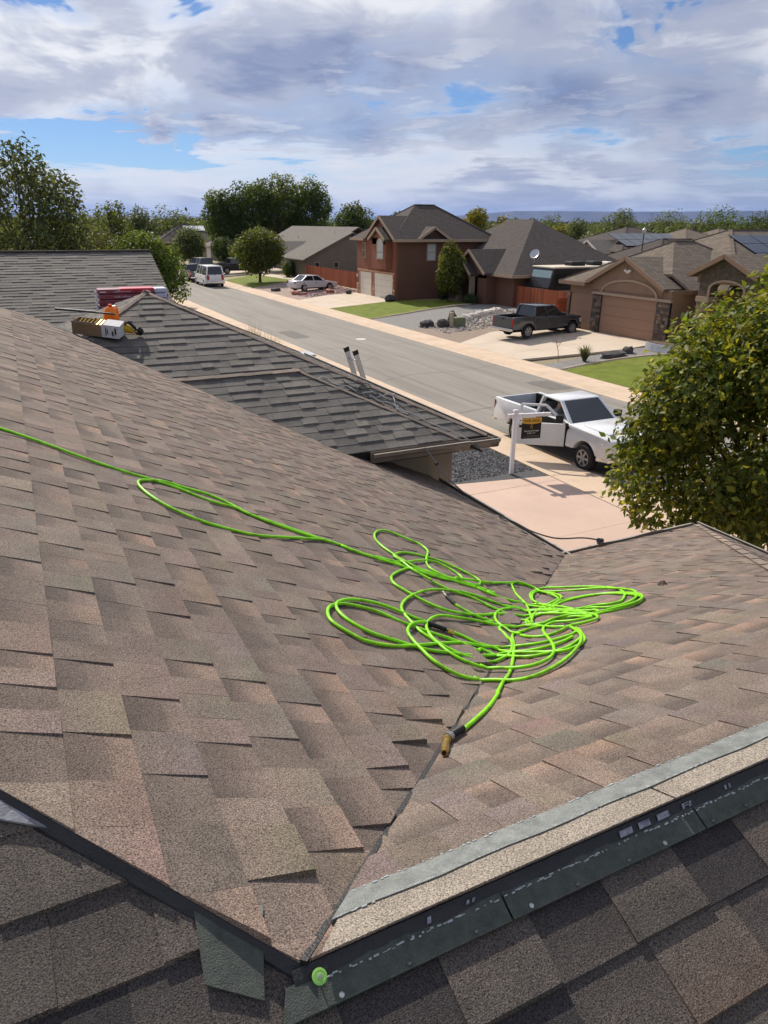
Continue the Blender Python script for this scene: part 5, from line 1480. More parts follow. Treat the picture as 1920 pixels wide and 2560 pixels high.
        fr = MB()
        fr.bar(D(dl - 0.03, 1.17, 0.05), D(dl - 0.10, 1.72, 0.12), 0.06, 0.07, up=(0, 0, 1)); fr.bar(D(dl - 0.10, 1.71, 0.12), D(0.62, 1.71, 0.12), 0.06, 0.06); fr.bar(D(0.62, 1.71, 0.12), D(0.03, 1.20, 0.05), 0.06, 0.07)
        fr.build('window_frame', pm, dr)
        h = MB(); h.bar(D(dl - 0.26, 1.06, -0.012), D(dl - 0.06, 1.06, -0.012), 0.03, 0.07); h.build('handle', M_plastic, dr)
        h = MB(); h.bar(D(0.10, 1.36, -0.02), D(0.32, 1.36, -0.10), 0.10, 0.24); h.build('mirror', M_plastic, dr, bevel=0.03)
        h = MB(); h.prism([D(0.08, 0.55, 0.092), D(dl - 0.06, 0.55, 0.092), D(dl - 0.06, 1.15, 0.092), D(0.08, 1.15, 0.092)], D(0, 0, 0.03) - D(0, 0)); h.build('door_card', M_seat, dr)
    return t

def car(label, name, cat, loc, rz, pm, L_, W, H, belt, top, axles, gh, r=0.33, posts=(), van=False, group=None, glass=None):
    t = thing(name, label, cat, loc, rz, group)
    body(t, 'body', outline(top, axles, 0.30, r + 0.06, r), W, pm, bevel=0.06, plan=lambda x: 1 - 0.10 * (abs(x) / (L_ / 2)) ** 4)
    greenhouse(t, pm, *gh, belt - 0.02, H, W * 0.90, W * 0.74, posts=posts, glass=glass)
    for s_ in (-1, 1):
        for ax in axles: wheel(t, ax, s_ * (W / 2 - 0.10), r, 0.21, s_, 8)
        b = MB(); b.box(L_ / 2 - 0.30, L_ / 2 - 0.02, min(s_ * W * 0.27, s_ * W * 0.44), max(s_ * W * 0.27, s_ * W * 0.44), 0.60, 0.74); b.build('headlight', M_lamp, t, bevel=0.03)
        b = MB(); b.box(-L_ / 2 - 0.012, -L_ / 2 + 0.2, min(s_ * W * 0.32, s_ * W * 0.43), max(s_ * W * 0.32, s_ * W * 0.43), 0.72, 0.95 if not van else 1.2); b.build('tail_light', M_tail, t, bevel=0.02)
        b = MB(); b.box(gh[1] - 0.45, gh[1] - 0.30, min(s_ * W * 0.48, s_ * W * 0.58), max(s_ * W * 0.48, s_ * W * 0.58), belt, belt + 0.14); b.build('mirror', pm, t, bevel=0.02)
        st = [gh[0] + 0.15] + list(posts) + [gh[1] - 0.15]
        for a, c in zip(st[:-1], st[1:]): closed_door(t, pm, a, c, 0.36, belt - 0.03, s_ * W / 2, s_)
    b = MB(); b.box(-L_ / 2 + 0.25, L_ / 2 - 0.25, -W * 0.3, W * 0.3, 0.22, 0.31); b.build('chassis', M_shade, t)
    return t
def sedan_top(L_, h=0.92, tr=1.0): return [(L_ / 2 - 0.06, 0.30), (L_ / 2, 0.45), (L_ / 2 - 0.05, 0.68), (L_ / 2 - 0.35, 0.78), (L_ / 2 - 1.25, h), (-L_ / 2 + 0.85, tr), (-L_ / 2 + 0.12, tr - 0.03), (-L_ / 2, 0.75), (-L_ / 2 + 0.03, 0.42), (-L_ / 2 + 0.12, 0.30)]

wt = pickup('white regular-cab pickup at the near kerb with its kerbside door open', (14.08, 16.14, -0.03), rad(-90), M_pwhite, open_door=True); wt.scale = (0.93, 0.93, 0.93)
dk = pickup('charcoal crew-cab pickup standing in the driveway of the tan house', (27.1, 34.6, 0.27), rad(5), M_pdark, crew=True); dk.scale = (0.93, 0.93, 0.93)
sd_t = car('silver sedan parked on the gravel left of the red house', 'sedan', 'car', (25.95, 68.1, 0.19), rad(12), M_psilver, 4.75, 1.82, 1.44, 0.95, sedan_top(4.75), (-1.42, 1.42), (-1.75, 0.98, -1.05, 0.15), posts=(-0.30,))
vt = [(2.72, 0.30), (2.78, 0.55), (2.70, 0.90), (2.35, 1.08), (1.85, 1.18), (-2.74, 1.20), (-2.78, 0.6), (-2.7, 0.34)]
van = car('white cargo van seen from behind at the far kerb', 'cargo_van', 'van', (18.95, 80.2, -0.03), rad(90), M_pwhite, 5.56, 2.0, 2.08, 1.20, vt, (-1.72, 1.72), (-2.70, 1.95, -2.62, 1.25), r=0.37, posts=(-0.6, 0.55), van=True)
b = MB(); b.box(-2.80, -2.70, -0.98, 0.98, 0.42, 0.58); b.build('rear_bumper', M_chrome, van, bevel=0.03)
for s_ in (-1, 1):
    b = MB(); b.box(-2.725, -2.70, min(s_ * 0.06, s_ * 0.92), max(s_ * 0.06, s_ * 0.92), 0.62, 1.25); b.build('rear_door', M_pwhite, van, bevel=0.02)
pickup('black pickup parked on the street just beyond the white van', (18.85, 87.4, -0.03), rad(90), M_pblack, crew=True)
pickup('black crew-cab pickup standing across the far driveway', (26.2, 95.0, 0.2), rad(4), M_pblack, crew=True)
suvt = [(2.38, 0.34), (2.42, 0.6), (2.36, 0.92), (1.9, 1.05), (1.0, 1.12), (-2.38, 1.14), (-2.42, 0.6), (-2.35, 0.36)]
car('dark green sport utility car behind the black pickup', 'utility_car', 'car', (22.9, 101.5, 0.06), rad(100), paint('dark_green_paintwork', srgb(52, 64, 62)), 4.85, 1.95, 1.85, 1.12, suvt, (-1.45, 1.45), (-2.35, 1.15, -2.2, 0.45), r=0.38, posts=(-1.2, -0.15))

# motorhome behind the fence
rv = thing('motorhome', 'large black and tan motorhome parked behind the cedar fence', 'motorhome', (34.45, 44.5, 0.4))
b = MB(); b.prism([(0.15, -1.25, 0.55), (9.6, -1.25, 0.55), (9.6, -1.25, 2.95), (0.42, -1.25, 2.95), (0.0, -1.25, 1.6), (0.0, -1.25, 0.9)], (0, 2.5, 0)); b.build('body', mat('motorhome_black', srgb(40, 40, 42), 0.3, 0.05, 2, coat=0.5), rv, bevel=0.08)
b = MB(); b.box(0.35, 9.7, -1.29, 1.29, 2.90, 3.02); b.build('roof', mat('motorhome_roof', srgb(206, 196, 178), 0.6, 0.06, 3), rv, bevel=0.04)
b = MB(); b.prism([(-0.02, -1.1, 1.35), (-0.02, 1.1, 1.35), (0.36, 1.1, 2.75), (0.36, -1.1, 2.75)], (-0.02, 0, 0.006)); b.build('windscreen', mat('pale_windscreen', srgb(130, 150, 152), 0.08, 0.05, spec=0.8), rv)
for x0, x1 in ((0.55, 1.5), (2.2, 3.3), (4.2, 5.4), (6.4, 7.3)):
    b = MB(); b.box(x0, x1, -1.27, -1.252, 1.75, 2.5); b.build('side_window', M_carglass, rv)
b = MB(); b.box(0.3, 9.5, -1.268, -1.252, 1.15, 1.4); b.build('side_stripe', mat('tan_stripe', srgb(160, 136, 110), 0.4, 0.05), rv)
for x, w_, h in ((2.6, 1.3, 0.3), (4.6, 0.9, 0.3), (6.0, 0.5, 0.25), (7.6, 1.2, 0.28)):
    b = MB(); b.box(x, x + w_, -0.45, 0.45, 3.02, 3.02 + h); b.build('roof_unit', M_white if x > 5 else M_plastic, rv, bevel=0.08)
for x in (1.2, 6.9):
    for s_ in (-1, 1): wheel(rv, x, s_ * 1.05, 0.48, 0.28, s_)

# ------------------------------------------------------------------ a person sitting in the white pickup
def skin_person():
    o = thing('person', 'person in a grey shirt and cap sitting inside the white pickup', 'person', (0, 0, 0))
    bm = bmesh.new()
    J = {'pel': (0.02, -0.42, 1.06), 'sp': (-0.10, -0.42, 1.26), 'ch': (-0.14, -0.42, 1.44), 'nk': (-0.10, -0.42, 1.58), 'hd': (-0.07, -0.42, 1.66), 'ht': (-0.06, -0.42, 1.74),
         'sl': (-0.13, -0.24, 1.46), 'el': (0.08, -0.20, 1.26), 'hl': (0.36, -0.30, 1.24), 'sr': (-0.13, -0.60, 1.46), 'er': (0.06, -0.68, 1.28), 'hr': (0.32, -0.70, 1.36),
         'kl': (0.50, -0.30, 1.06), 'al': (0.66, -0.30, 0.66), 'fl': (0.82, -0.30, 0.62), 'kr': (0.50, -0.54, 1.06), 'ar': (0.66, -0.56, 0.66), 'fr': (0.82, -0.56, 0.62)}
    E_2 = [('pel', 'sp'), ('sp', 'ch'), ('ch', 'nk'), ('nk', 'hd'), ('hd', 'ht'), ('ch', 'sl'), ('sl', 'el'), ('el', 'hl'), ('ch', 'sr'), ('sr', 'er'), ('er', 'hr'), ('pel', 'kl'), ('kl', 'al'), ('al', 'fl'), ('pel', 'kr'), ('kr', 'ar'), ('ar', 'fr')]
    R_3 = {'pel': 0.15, 'sp': 0.14, 'ch': 0.15, 'nk': 0.055, 'hd': 0.085, 'ht': 0.07, 'sl': 0.06, 'el': 0.045, 'hl': 0.032, 'sr': 0.06, 'er': 0.045, 'hr': 0.032, 'kl': 0.075, 'al': 0.05, 'fl': 0.04, 'kr': 0.075, 'ar': 0.05, 'fr': 0.04}
    me = bpy.data.meshes.new('body'); ks = list(J)
    me.from_pydata([J[k] for k in ks], [(ks.index(a), ks.index(b_)) for a, b_ in E_2], [])
    ob = bpy.data.objects.new('body', me); COL.objects.link(ob); ob.parent = o
    sk = ob.modifiers.new('skin', 'SKIN')
    for i, k in enumerate(ks): me.skin_vertices[0].data[i].radius = (R_3[k], R_3[k] * (0.8 if k in ('pel', 'sp', 'ch') else 1.0))
    me.skin_vertices[0].data[0].use_root = True
    ob.modifiers.new('sub', 'SUBSURF').render_levels = 1
    me.materials.append(mat('grey_shirt', srgb(150, 150, 150), 0.9, 0.08))
    # bare forearm and hand with five fingers on the door side
    sm = mat('skin_tone', srgb(190, 140, 112), 0.6, 0.05)
    h = MB(); h.tube([(0.07, -0.68, 1.285), (0.2, -0.69, 1.32), (0.33, -0.70, 1.362)], [0.043, 0.038, 0.028], 10)
    h.tube([(0.32, -0.70, 1.36), (0.37, -0.70, 1.385), (0.41, -0.70, 1.40)], [0.03, 0.042, 0.036], 10)
    for i, (dy, l) in enumerate(((-0.03, 0.07), (-0.01, 0.08), (0.01, 0.075), (0.03, 0.06))):
        h.tube([(0.40, -0.70 + dy, 1.40), (0.40 + l * 0.6, -0.70 + dy * 1.1, 1.405), (0.40 + l, -0.70 + dy * 1.1, 1.385)], [0.010, 0.009, 0.007], 6)
    h.tube([(0.35, -0.665, 1.385), (0.38, -0.635, 1.40), (0.41, -0.63, 1.40)], [0.012, 0.010, 0.008], 6)
    h.build('forearm', sm, o, smooth=True)
    hd = MB(); hd.lathe([(0.02, -0.115), (0.055, -0.10), (0.075, -0.04), (0.082, 0.03), (0.07, 0.09), (0.03, 0.12)], 16, ((-0.055, -0.42, 1.68), (0.05, 0, 1))); hd.tube([(0.02, -0.42, 1.675), (0.045, -0.42, 1.665), (0.03, -0.42, 1.65)], 0.012, 6); hd.build('head', sm, o, smooth=True)
    cp = MB(); cp.lathe([(0.088, 0.0), (0.09, 0.03), (0.07, 0.08), (0.01, 0.10)], 16, ((-0.055, -0.42, 1.715), (0.05, 0, 1))); cp.prism([(0.02, -0.49, 1.72), (0.12, -0.46, 1.705), (0.12, -0.38, 1.705), (0.02, -0.35, 1.72)], (0, 0, 0.012)); cp.build('cap', mat('grey_cap', srgb(120, 122, 126), 0.9, 0.1), o, smooth=True)
    o.scale = wt.scale; o.location = wt.location + Vector((0, 0, -0.13)); o.rotation_euler = wt.rotation_euler
    return o
skin_person()
# ================================================================== trees and plants
M_leaf = mat('leaf', (0.1, 0.13, 0.03), 0.55, 0.0, tint=True, spec=0.35, transl=0.45)
M_bark = mat('bark', srgb(96, 82, 70), 0.95, 0.25, 8, 0.8, 25)

def leaf_mesh(name, P_, N_, D_, size, tint, parent, fold=0.25, aspect=0.55, kind=None):
    """many leaf-sized folded diamonds: P_ position, N_ normal, D_ pointing direction"""
    n = len(P_)
    N_ = N_ / (np.linalg.norm(N_, axis=1, keepdims=True) + 1e-9)
    D_ = D_ - N_ * (D_ * N_).sum(1, keepdims=True); D_ = D_ / (np.linalg.norm(D_, axis=1, keepdims=True) + 1e-9)
    B_2 = np.cross(N_, D_)
    L_ = size[:, None]; w_ = L_ * aspect * 0.5
    v0 = P_; v1 = P_ + D_ * L_ * 0.45 + B_2 * w_ + N_ * L_ * fold * 0.3; v2 = P_ + D_ * L_ - N_ * L_ * 0.12; v3 = P_ + D_ * L_ * 0.45 - B_2 * w_ + N_ * L_ * fold * 0.3
    V = np.stack([v0, v1, v2, v3], 1).reshape(-1, 3)
    idx = np.arange(n) * 4
    T = np.stack([idx, idx + 1, idx + 2, idx, idx + 2, idx + 3], 1).reshape(-1)
    me = bpy.data.meshes.new(name)
    me.vertices.add(len(V)); me.vertices.foreach_set('co', V.astype(np.float32).ravel())
    me.loops.add(len(T)); me.loops.foreach_set('vertex_index', T.astype(np.int32))
    me.polygons.add(2 * n); me.polygons.foreach_set('loop_start', np.arange(2 * n, dtype=np.int32) * 3)
    me.update()
    at = me.color_attributes.new('tint', 'FLOAT_COLOR', 'CORNER')
    c = np.concatenate([np.repeat(tint, 6, axis=0), np.ones((6 * n, 1))], 1).astype(np.float32)
    at.data.foreach_set('color', c.ravel())
    me.materials.append(M_leaf)
    me.validate()
    o = bpy.data.objects.new(name, me); COL.objects.link(o); o.parent = parent
    if kind: o['kind'] = kind
    return o

def crown_points(rnd, clumps, n, up=0.35):
    """leaf positions in a shell of each clump (clumps: centre xyz, radius xyz)"""
    C_2 = np.array([c[0] for c in clumps], float); R_2 = np.array([c[1] for c in clumps], float)
    vol = (R_2[:, 0] * R_2[:, 1] * R_2[:, 2]) ** (2 / 3.0); k = rnd.choice(len(clumps), n, p=vol / vol.sum())
    d = rnd.normal(size=(n, 3)); d /= np.linalg.norm(d, axis=1, keepdims=True)
    r = rnd.uniform(0.25, 1.0, n) ** 0.45
    r *= 1 + 0.16 * np.sin(d[:, 0] * 7 + k) * np.sin(d[:, 1] * 8 + 2 * k) + rnd.normal(0, 0.05, n)
    P_ = C_2[k] + d * r[:, None] * R_2[k]
    N_ = d * 0.7 + rnd.normal(0, 0.55, (n, 3)) + np.array([0, 0, up])
    D_ = d * 0.8 + rnd.normal(0, 0.6, (n, 3)) + np.array([0, 0, -0.45])
    return P_, N_, D_, k, r

def tree(label, x, y, z0, h, R, base, n_cl, n_leaf, leaf, col, seed, name='tree', group=None, cl_r=0.42, squash=1.0, col2=None, lean=0.0, egg=0.0, trunk_r=None, cat='tree', extra=None):
    """tapered trunk and limbs, leaf clumps on a rounded envelope from height base to h"""
    rnd = np.random.RandomState(seed)
    t = thing(name, label, cat, (x, y, z0), 0, group)
    cz = (base + h) / 2; hz = (h - base) / 2
    clumps = []
    for i in range(n_cl):
        u = (i + 0.5) / n_cl; zz = -1 + 2 * u; ph = i * 2.39996 + rnd.uniform(-0.3, 0.3)
        rr = math.sqrt(max(0, 1 - zz * zz)) * (1 - egg * zz) * rnd.uniform(0.55, 0.80)
        c = (math.cos(ph) * rr * R + lean * zz, math.sin(ph) * rr * R, cz + zz * hz * 0.74 + rnd.uniform(-0.1, 0.1) * hz)
        q = R * cl_r * rnd.uniform(0.75, 1.2)
        clumps.append((c, (q, q, q * squash * rnd.uniform(0.8, 1.1))))
    clumps.append(((0, 0, cz), (R * 0.5, R * 0.5, hz * 0.55)))
    if extra: clumps += extra
    tr = MB(); tr_r = trunk_r or max(0.06, h * 0.018)
    top = Vector((lean * 0.3, 0, base + hz * 1.1))
    tr.tube([(0, 0, -0.05), (0.02, 0.01, base * 0.5), (lean * 0.1, 0, base), top * 0.5 + Vector((0, 0, base * 0.5 + 0.1)), top], [tr_r * 1.25, tr_r, tr_r * 0.9, tr_r * 0.6, tr_r * 0.2], 9)
    tr.build('trunk', M_bark, t, smooth=True)
    lb = MB()
    for i, (c, r_) in enumerate(clumps[:max(6, n_cl)]):
        s0 = Vector((0, 0, base * 0.8 + (c[2] - base) * 0.35)); e_ = Vector(c); md = (s0 + e_) / 2 + Vector((0, 0, -0.08 * h * rnd.uniform(0, 0.6)))
        lb.tube([s0, md, e_], [tr_r * 0.42, tr_r * 0.25, tr_r * 0.08], 5)
    lb.build('limbs', M_bark, t)
    P_, N_, D_, k, r = crown_points(rnd, clumps, n_leaf)
    tone = rnd.uniform(0.72, 1.3, len(clumps))[k] * rnd.uniform(0.6, 1.5, n_leaf)
    c0 = np.array(col); c1 = np.array(col2 if col2 is not None else [col[0] * 1.2, col[1] * 1.15, col[2]])
    mixf = (rnd.uniform(0, 1, n_leaf) ** 3)[:, None]
    leaf_mesh('crown', P_, N_, D_, leaf * rnd.uniform(0.5, 1.35, n_leaf), (c0 * (1 - mixf) + c1 * mixf) * tone[:, None], t)
    return t
GREEN = (0.075, 0.115, 0.024); GREEN2 = (0.095, 0.125, 0.030); DARKG = (0.055, 0.085, 0.026); YELG = (0.16, 0.17, 0.03); OLIVE = (0.080, 0.108, 0.046)
# near tree at the right edge
rnd0 = random.Random(5)
ex = [((-1.9, 0.5, 3.3), (0.8, 0.8, 0.75)), ((-1.2, 0.7, 4.3), (0.75, 0.75, 0.7)), ((-1.7, -0.5, 2.3), (0.75, 0.7, 0.6)), ((-0.6, -1.4, 2.0), (0.7, 0.7, 0.6)), ((-1.0, -0.9, 1.7), (0.6, 0.6, 0.5)), ((-0.1, -0.3, 5.15), (0.45, 0.45, 0.65)), ((0.7, 0.2, 5.3), (0.5, 0.5, 0.6)), ((-1.75, 1.1, 2.6), (0.6, 0.6, 0.5)), ((-2.1, 0.9, 2.1), (0.7, 0.7, 0.6)), ((-1.9, 0.6, 1.6), (0.75, 0.75, 0.5)), ((-1.3, 0.1, 1.3), (0.7, 0.7, 0.5))]
tree('large leafy green tree at the right edge, before the white pickup', 11.62, 7.92, 0.0, 5.95, 2.5, 0.8, 34, 40000, 0.132, (0.080, 0.120, 0.019), 11, name='shade_tree', cl_r=0.30, egg=0.38, col2=(0.36, 0.34, 0.045), extra=ex, trunk_r=0.12)
tree('tall grey-green tree at the left edge behind the neighbour roof', 1.2, 45.5, 0.0, 10.1, 3.3, 2.0, 30, 11000, 0.24, (0.075, 0.098, 0.045), 12, cl_r=0.30, name='tall_tree', squash=1.3, extra=[((2.2, 0, 6.6), (0.9, 0.9, 1.4)), ((2.6, 0, 4.6), (0.8, 0.8, 1.0)), ((-1.4, 0, 9.6), (0.9, 0.9, 1.0))])
tree('bushy green tree hanging over the street beside the neighbour gable', 7.3, 47.5, 0.0, 6.0, 2.0, 1.3, 22, 11000, 0.20, GREEN, 13, cl_r=0.40, extra=[((1.5, -0.3, 3.4), (1.0, 1.0, 1.3)), ((1.9, -0.3, 2.4), (0.8, 0.8, 0.9))])
tree('yellowish loose tree between the left tall tree and the bushy tree', 5.2, 62.0, 0.0, 5.6, 3.2, 1.0, 18, 6000, 0.30, (0.085, 0.095, 0.035), 14)
tree('small round tree at the left kerb of the far street', 11.4, 62.0, 0.0, 4.8, 1.0, 1.2, 12, 2500, 0.20, GREEN, 15)
for i, (x, y, h, R, b_, n, c, lab) in enumerate((
    (33.0, 126.0, 10.8, 3.6, 3.0, 16, GREEN, 'leftmost and lowest of the tall cottonwoods behind the grey house'),
    (37.6, 125.0, 12.6, 4.2, 3.0, 20, GREEN, 'cottonwood, second from the left in the tall clump'),
    (41.6, 124.0, 13.6, 4.0, 3.2, 20, GREEN2, 'tallest cottonwood in the middle of the clump'),
    (46.4, 122.5, 13.2, 3.9, 3.2, 20, GREEN, 'rightmost cottonwood of the tall clump, leaning right'))):
    tree(lab, x, y, 0.0, h, R, b_, n, 9000, 0.42, c, 20 + i, name='cottonwood', group='tall cottonwood clump', cl_r=0.38, squash=1.2, lean=0.4 if i == 3 else 0)
tree('round lollipop tree on the lawn of the grey house', 24.5, 80.2, 0.1, 5.45, 2.9, 1.35, 22, 12000, 0.26, (0.060, 0.085, 0.016), 30, name='lawn_tree', cl_r=0.40, trunk_r=0.14, col2=(0.16, 0.17, 0.03))
tree('slim light green pear tree before the entry of the red house', 31.3, 51.6, 0.42, 4.35, 1.25, 0.5, 20, 7000, 0.19, (0.085, 0.110, 0.022), 31, name='pear_tree', cl_r=0.38, squash=1.4, egg=0.25, col2=(0.20, 0.20, 0.03), trunk_r=0.05)
tree('dark dense tree left of the red house roof', 43.0, 96.5, 0.3, 8.5, 3.1, 2.0, 18, 8000, 0.36, DARKG, 32, squash=1.3)
tree('yellow-green tree behind the right end of the red roof', 51.5, 79.8, 0.3, 8.2, 1.8, 2.5, 14, 4500, 0.30, YELG, 33, col2=(0.30, 0.26, 0.03))
tree('yellow-green tree, lower, to the right of the other yellow one', 54.2, 77.8, 0.3, 7.0, 1.4, 2.0, 12, 3000, 0.30, YELG, 34, col2=(0.30, 0.26, 0.03))
tree('small dark round tree beside the far garage', 30.5, 118.0, 0.3, 3.6, 1.9, 0.5, 14, 3500, 0.30, DARKG, 35)
tree('round green tree standing before the dark-roofed far house', 24.0, 112.0, 0.0, 5.2, 2.4, 1.0, 16, 4500, 0.32, OLIVE, 36)
for i, (lab, x, y, h, R, b_, c) in enumerate((
    ('tall pointed green tree in the left background, leftmost of three', 14.5, 119.0, 8.7, 2.9, 1.5, GREEN2), ('green tree in the left background, middle of three', 21.0, 138.0, 8.4, 3.2, 1.5, OLIVE),
    ('wide green tree in the left background, nearest the cottonwoods', 28.8, 147.0, 8.2, 4.4, 1.5, OLIVE), ('grey-green tree rising behind the yellowish loose tree', 7.4, 82.0, 6.7, 3.0, 1.0, OLIVE),
    ('small round tree right of the wing roof against the mesa', 99.0, 138.0, 8.0, 2.0, 2.0, GREEN), ('rounded tree standing alone above the far solar house', 136.6, 146.0, 9.9, 4.0, 2.5, OLIVE),
    ('bushy grey-green tree left of the far solar house', 78.0, 93.0, 7.4, 2.0, 0.8, OLIVE), ('wide pale green tree behind the street lamp', 159.0, 152.0, 9.0, 6.0, 2.0, OLIVE),
    ('dark wide tree above the tan house roof', 137.0, 117.0, 9.6, 5.0, 1.0, GREEN), ('second dark tree above the tan roof, farther right', 150.0, 118.0, 9.0, 4.6, 1.0, DARKG),
    ('low tree at the right edge of the horizon', 173.0, 135.0, 8.3, 4.2, 1.0, DARKG), ('pale tree between wing roof and far solar house', 124.0, 157.0, 8.2, 4.2, 1.5, OLIVE),
    ('small light tree just right of the wing roof', 88.0, 108.0, 6.6, 2.2, 1.0, YELG), ('small tree peeping over the red house roof', 64.0, 124.0, 8.3, 2.2, 2.0, GREEN),
    ('slim tree between the solar house and the low brown roof', 106.0, 96.0, 6.8, 1.8, 0.8, (0.10, 0.11, 0.06)))):
    tree(lab, x, y, 0.0, h, R, b_, 14, 3200, 0.45 if y > 100 else 0.34, c, 50 + i, name='background_tree', group='background trees')
# far wood along the horizon: reads as one mass
rnd1 = np.random.RandomState(9)
cl = []; sz = []
for i in range(520):
    az = rad(rnd1.uniform(-12, 68)); dist = 165 + 1100 * rnd1.uniform(0, 1) ** 1.6
    x, y = math.sin(az) * dist, math.cos(az) * dist
    if 9 < x < 24 and y < 300: continue
    h = rnd1.uniform(4.6, 7.6) + dist * 0.0022; r_ = rnd1.uniform(3, 7) * (1 + dist / 900)
    for j in range(3):
        cl.append(((x + rnd1.uniform(-r_, r_), y + rnd1.uniform(-r_, r_), h * 0.55), (r_ * 0.8, r_ * 0.8, h * 0.5 * rnd1.uniform(0.7, 1.05)))); sz.append(0.8 + dist * 0.0022)
NW = 120000
P_, N_, D_, k, r = crown_points(rnd1, cl, NW)
P_[:, 2] = np.maximum(P_[:, 2], 0.05)
tone = (rnd1.uniform(0.7, 1.3, len(cl))[k] * rnd1.uniform(0.7, 1.3, NW))[:, None]
wood = leaf_mesh('distant_woodland', P_, N_, D_, np.array(sz)[k] * rnd1.uniform(0.6, 1.3, NW), np.array([0.062, 0.084, 0.036]) * tone, None, kind='stuff')
tag(wood, 'far band of trees along the horizon', 'trees')

def grass_tuft(name, label, x, y, z, r, h, n, col, seed, cat='plant', w_=0.02, spread=1.0):
    rnd = random.Random(seed); t = thing(name, label, cat, (x, y, z))
    b = MB()
    for i in range(n):
        a = rnd.uniform(0, 6.283); q = rnd.uniform(0.1, 1) ** 0.7 * spread; L_ = h * rnd.uniform(0.6, 1.1)
        p0 = Vector((math.cos(a) * r * 0.15 * rnd.random(), math.sin(a) * r * 0.15 * rnd.random(), 0)); p1 = p0 + Vector((math.cos(a) * r * q * 0.45, math.sin(a) * r * q * 0.45, L_ * 0.65)); p2 = p0 + Vector((math.cos(a) * r * q, math.sin(a) * r * q, L_ * (1.0 - 0.25 * q)))
        sd_ = Vector((-math.sin(a), math.cos(a), 0)) * w_
        k = rnd.uniform(0.7, 1.3); tt = tuple(c * k for c in col)
        b.add([p0 - sd_, p0 + sd_, p1 + sd_ * 0.8, p1 - sd_ * 0.8, p2], [(0, 1, 2, 3), (3, 2, 4)], 0, tt)
    b.build('leaves', M_leaf, t)
    return t
grass_tuft('yucca', 'spiky yucca at the street corner of the gravel bed', 24.2, 27.2, gz(24.2) + 0.02, 0.55, 0.85, 150, (0.10, 0.11, 0.06), 1)
b = MB(); rz_ = random.Random(3)
tw = thing('bare_twig', 'thin bare branched twig left of the yucca', 'plant', (23.2, 27.9, gz(23.2)))
b.tube([(0, 0, 0), (0.02, 0.1, 0.5), (-0.05, 0.25, 1.0), (0.0, 0.5, 1.25)], 0.015, 5); b.tube([(0, 0.15, 0.7), (0.1, -0.1, 1.1), (0.1, -0.2, 1.3)], 0.012, 5); b.tube([(-0.03, 0.22, 0.9), (-0.1, 0.6, 1.05)], 0.01, 5); b.build('stem', M_stone_red, tw)
# shrub tips showing over the eave on the left, and shrubs by the houses
for i, (x, y, h, lab) in enumerate(((7.6, 26.2, 3.05, 'dry grey shrub showing over the eave, left one'), (7.75, 24.6, 2.85, 'dry grey shrub showing over the eave, right one'))):
    grass_tuft('shrub', lab, x, y, 0.0, 0.75, h, 420, (0.13, 0.12, 0.085), 60 + i, 'shrub', 0.012, 1.0)
def shrub(label, x, y, r, h, col, seed, n=1500, leaf=0.12, group=None):
    rnd = np.random.RandomState(seed); t = thing('shrub', label, 'shrub', (x, y, gz(x)), 0, group)
    cl = [((rnd.uniform(-r, r) * 0.5, rnd.uniform(-r, r) * 0.5, h * rnd.uniform(0.4, 0.6)), (r * 0.6, r * 0.6, h * 0.45)) for _ in range(7)]
    P_, N_, D_, k, rr = crown_points(rnd, cl, n)
    P_[:, 2] = np.maximum(P_[:, 2], 0.02)
    leaf_mesh('foliage', P_, N_, D_, leaf * rnd.uniform(0.6, 1.3, n), np.array(col) * rnd.uniform(0.6, 1.4, (n, 1)), t)
    b = MB()
    for c, _ in cl: b.tube([(0, 0, 0), (c[0] * 0.6, c[1] * 0.6, c[2])], 0.015, 4)
    b.build('stems', M_bark, t)
shrub('round dark shrub at the grey house wall behind the lawn', 29.0, 84.5, 1.1, 2.0, GREEN, 70, 2200, 0.16)
shrub('low dark shrub left of the entry of the red house', 31.9, 53.4, 0.55, 0.9, DARKG, 71)
shrub('low dark shrub right of the entry of the red house', 32.0, 49.6, 0.7, 0.8, DARKG, 72)
shrub('low reddish shrub at the corner of the far driveway', 27.5, 91.8, 0.7, 0.9, (0.07, 0.05, 0.03), 73)
shrub('shrub before the far garage end of the grey house', 31.0, 112.0, 1.2, 2.6, OLIVE, 74, 1800, 0.2)
# ================================================================== hills and air
M_hill = mat('mesa_scrub', srgb(84, 80, 72), 0.95, 0.2, 0.002)
def hills(name, az0, az1, dist, hmax, seed, depth=2500):
    rnd = np.random.RandomState(seed); n = 140; az = np.linspace(rad(az0), rad(az1), n)
    prof = np.zeros(n)
    for k in range(1, 7): prof += np.sin(np.linspace(0, 6.28 * k * 0.9, n) + rnd.uniform(0, 6.28)) / k ** 1.2
    prof = hmax * (0.88 + 0.055 * prof) * np.clip(np.minimum(np.arange(n), np.arange(n)[::-1]) / 18.0, 0, 1) ** 0.6
    rows = []
    for f, hh in ((0, 0.0), (0.25, 0.35), (0.4, 0.82), (0.46, 0.97), (0.6, 1.0), (1.0, 0.0)):
        d = dist + depth * f + rnd.normal(0, 60, n)
        rows.append([(math.sin(a) * dd, math.cos(a) * dd, -5 + p * hh) for a, dd, p in zip(az, d, prof)])
    b = MB(); v = [p for r in rows for p in r]
    b.add(v, [(j * n + i, j * n + i + 1, (j + 1) * n + i + 1, (j + 1) * n + i) for j in range(len(rows) - 1) for i in range(n - 1)])
    o = b.build(name, M_hill, smooth=True); tag(o, kind='structure'); return o
hills('mesa', 27, 95, 15000, 300, 4)
hills('far_hills', -28, 20, 17000, 170, 6)
hz = MB(); hz.box(-26000, 26000, -3500, 24000, -12, 420)
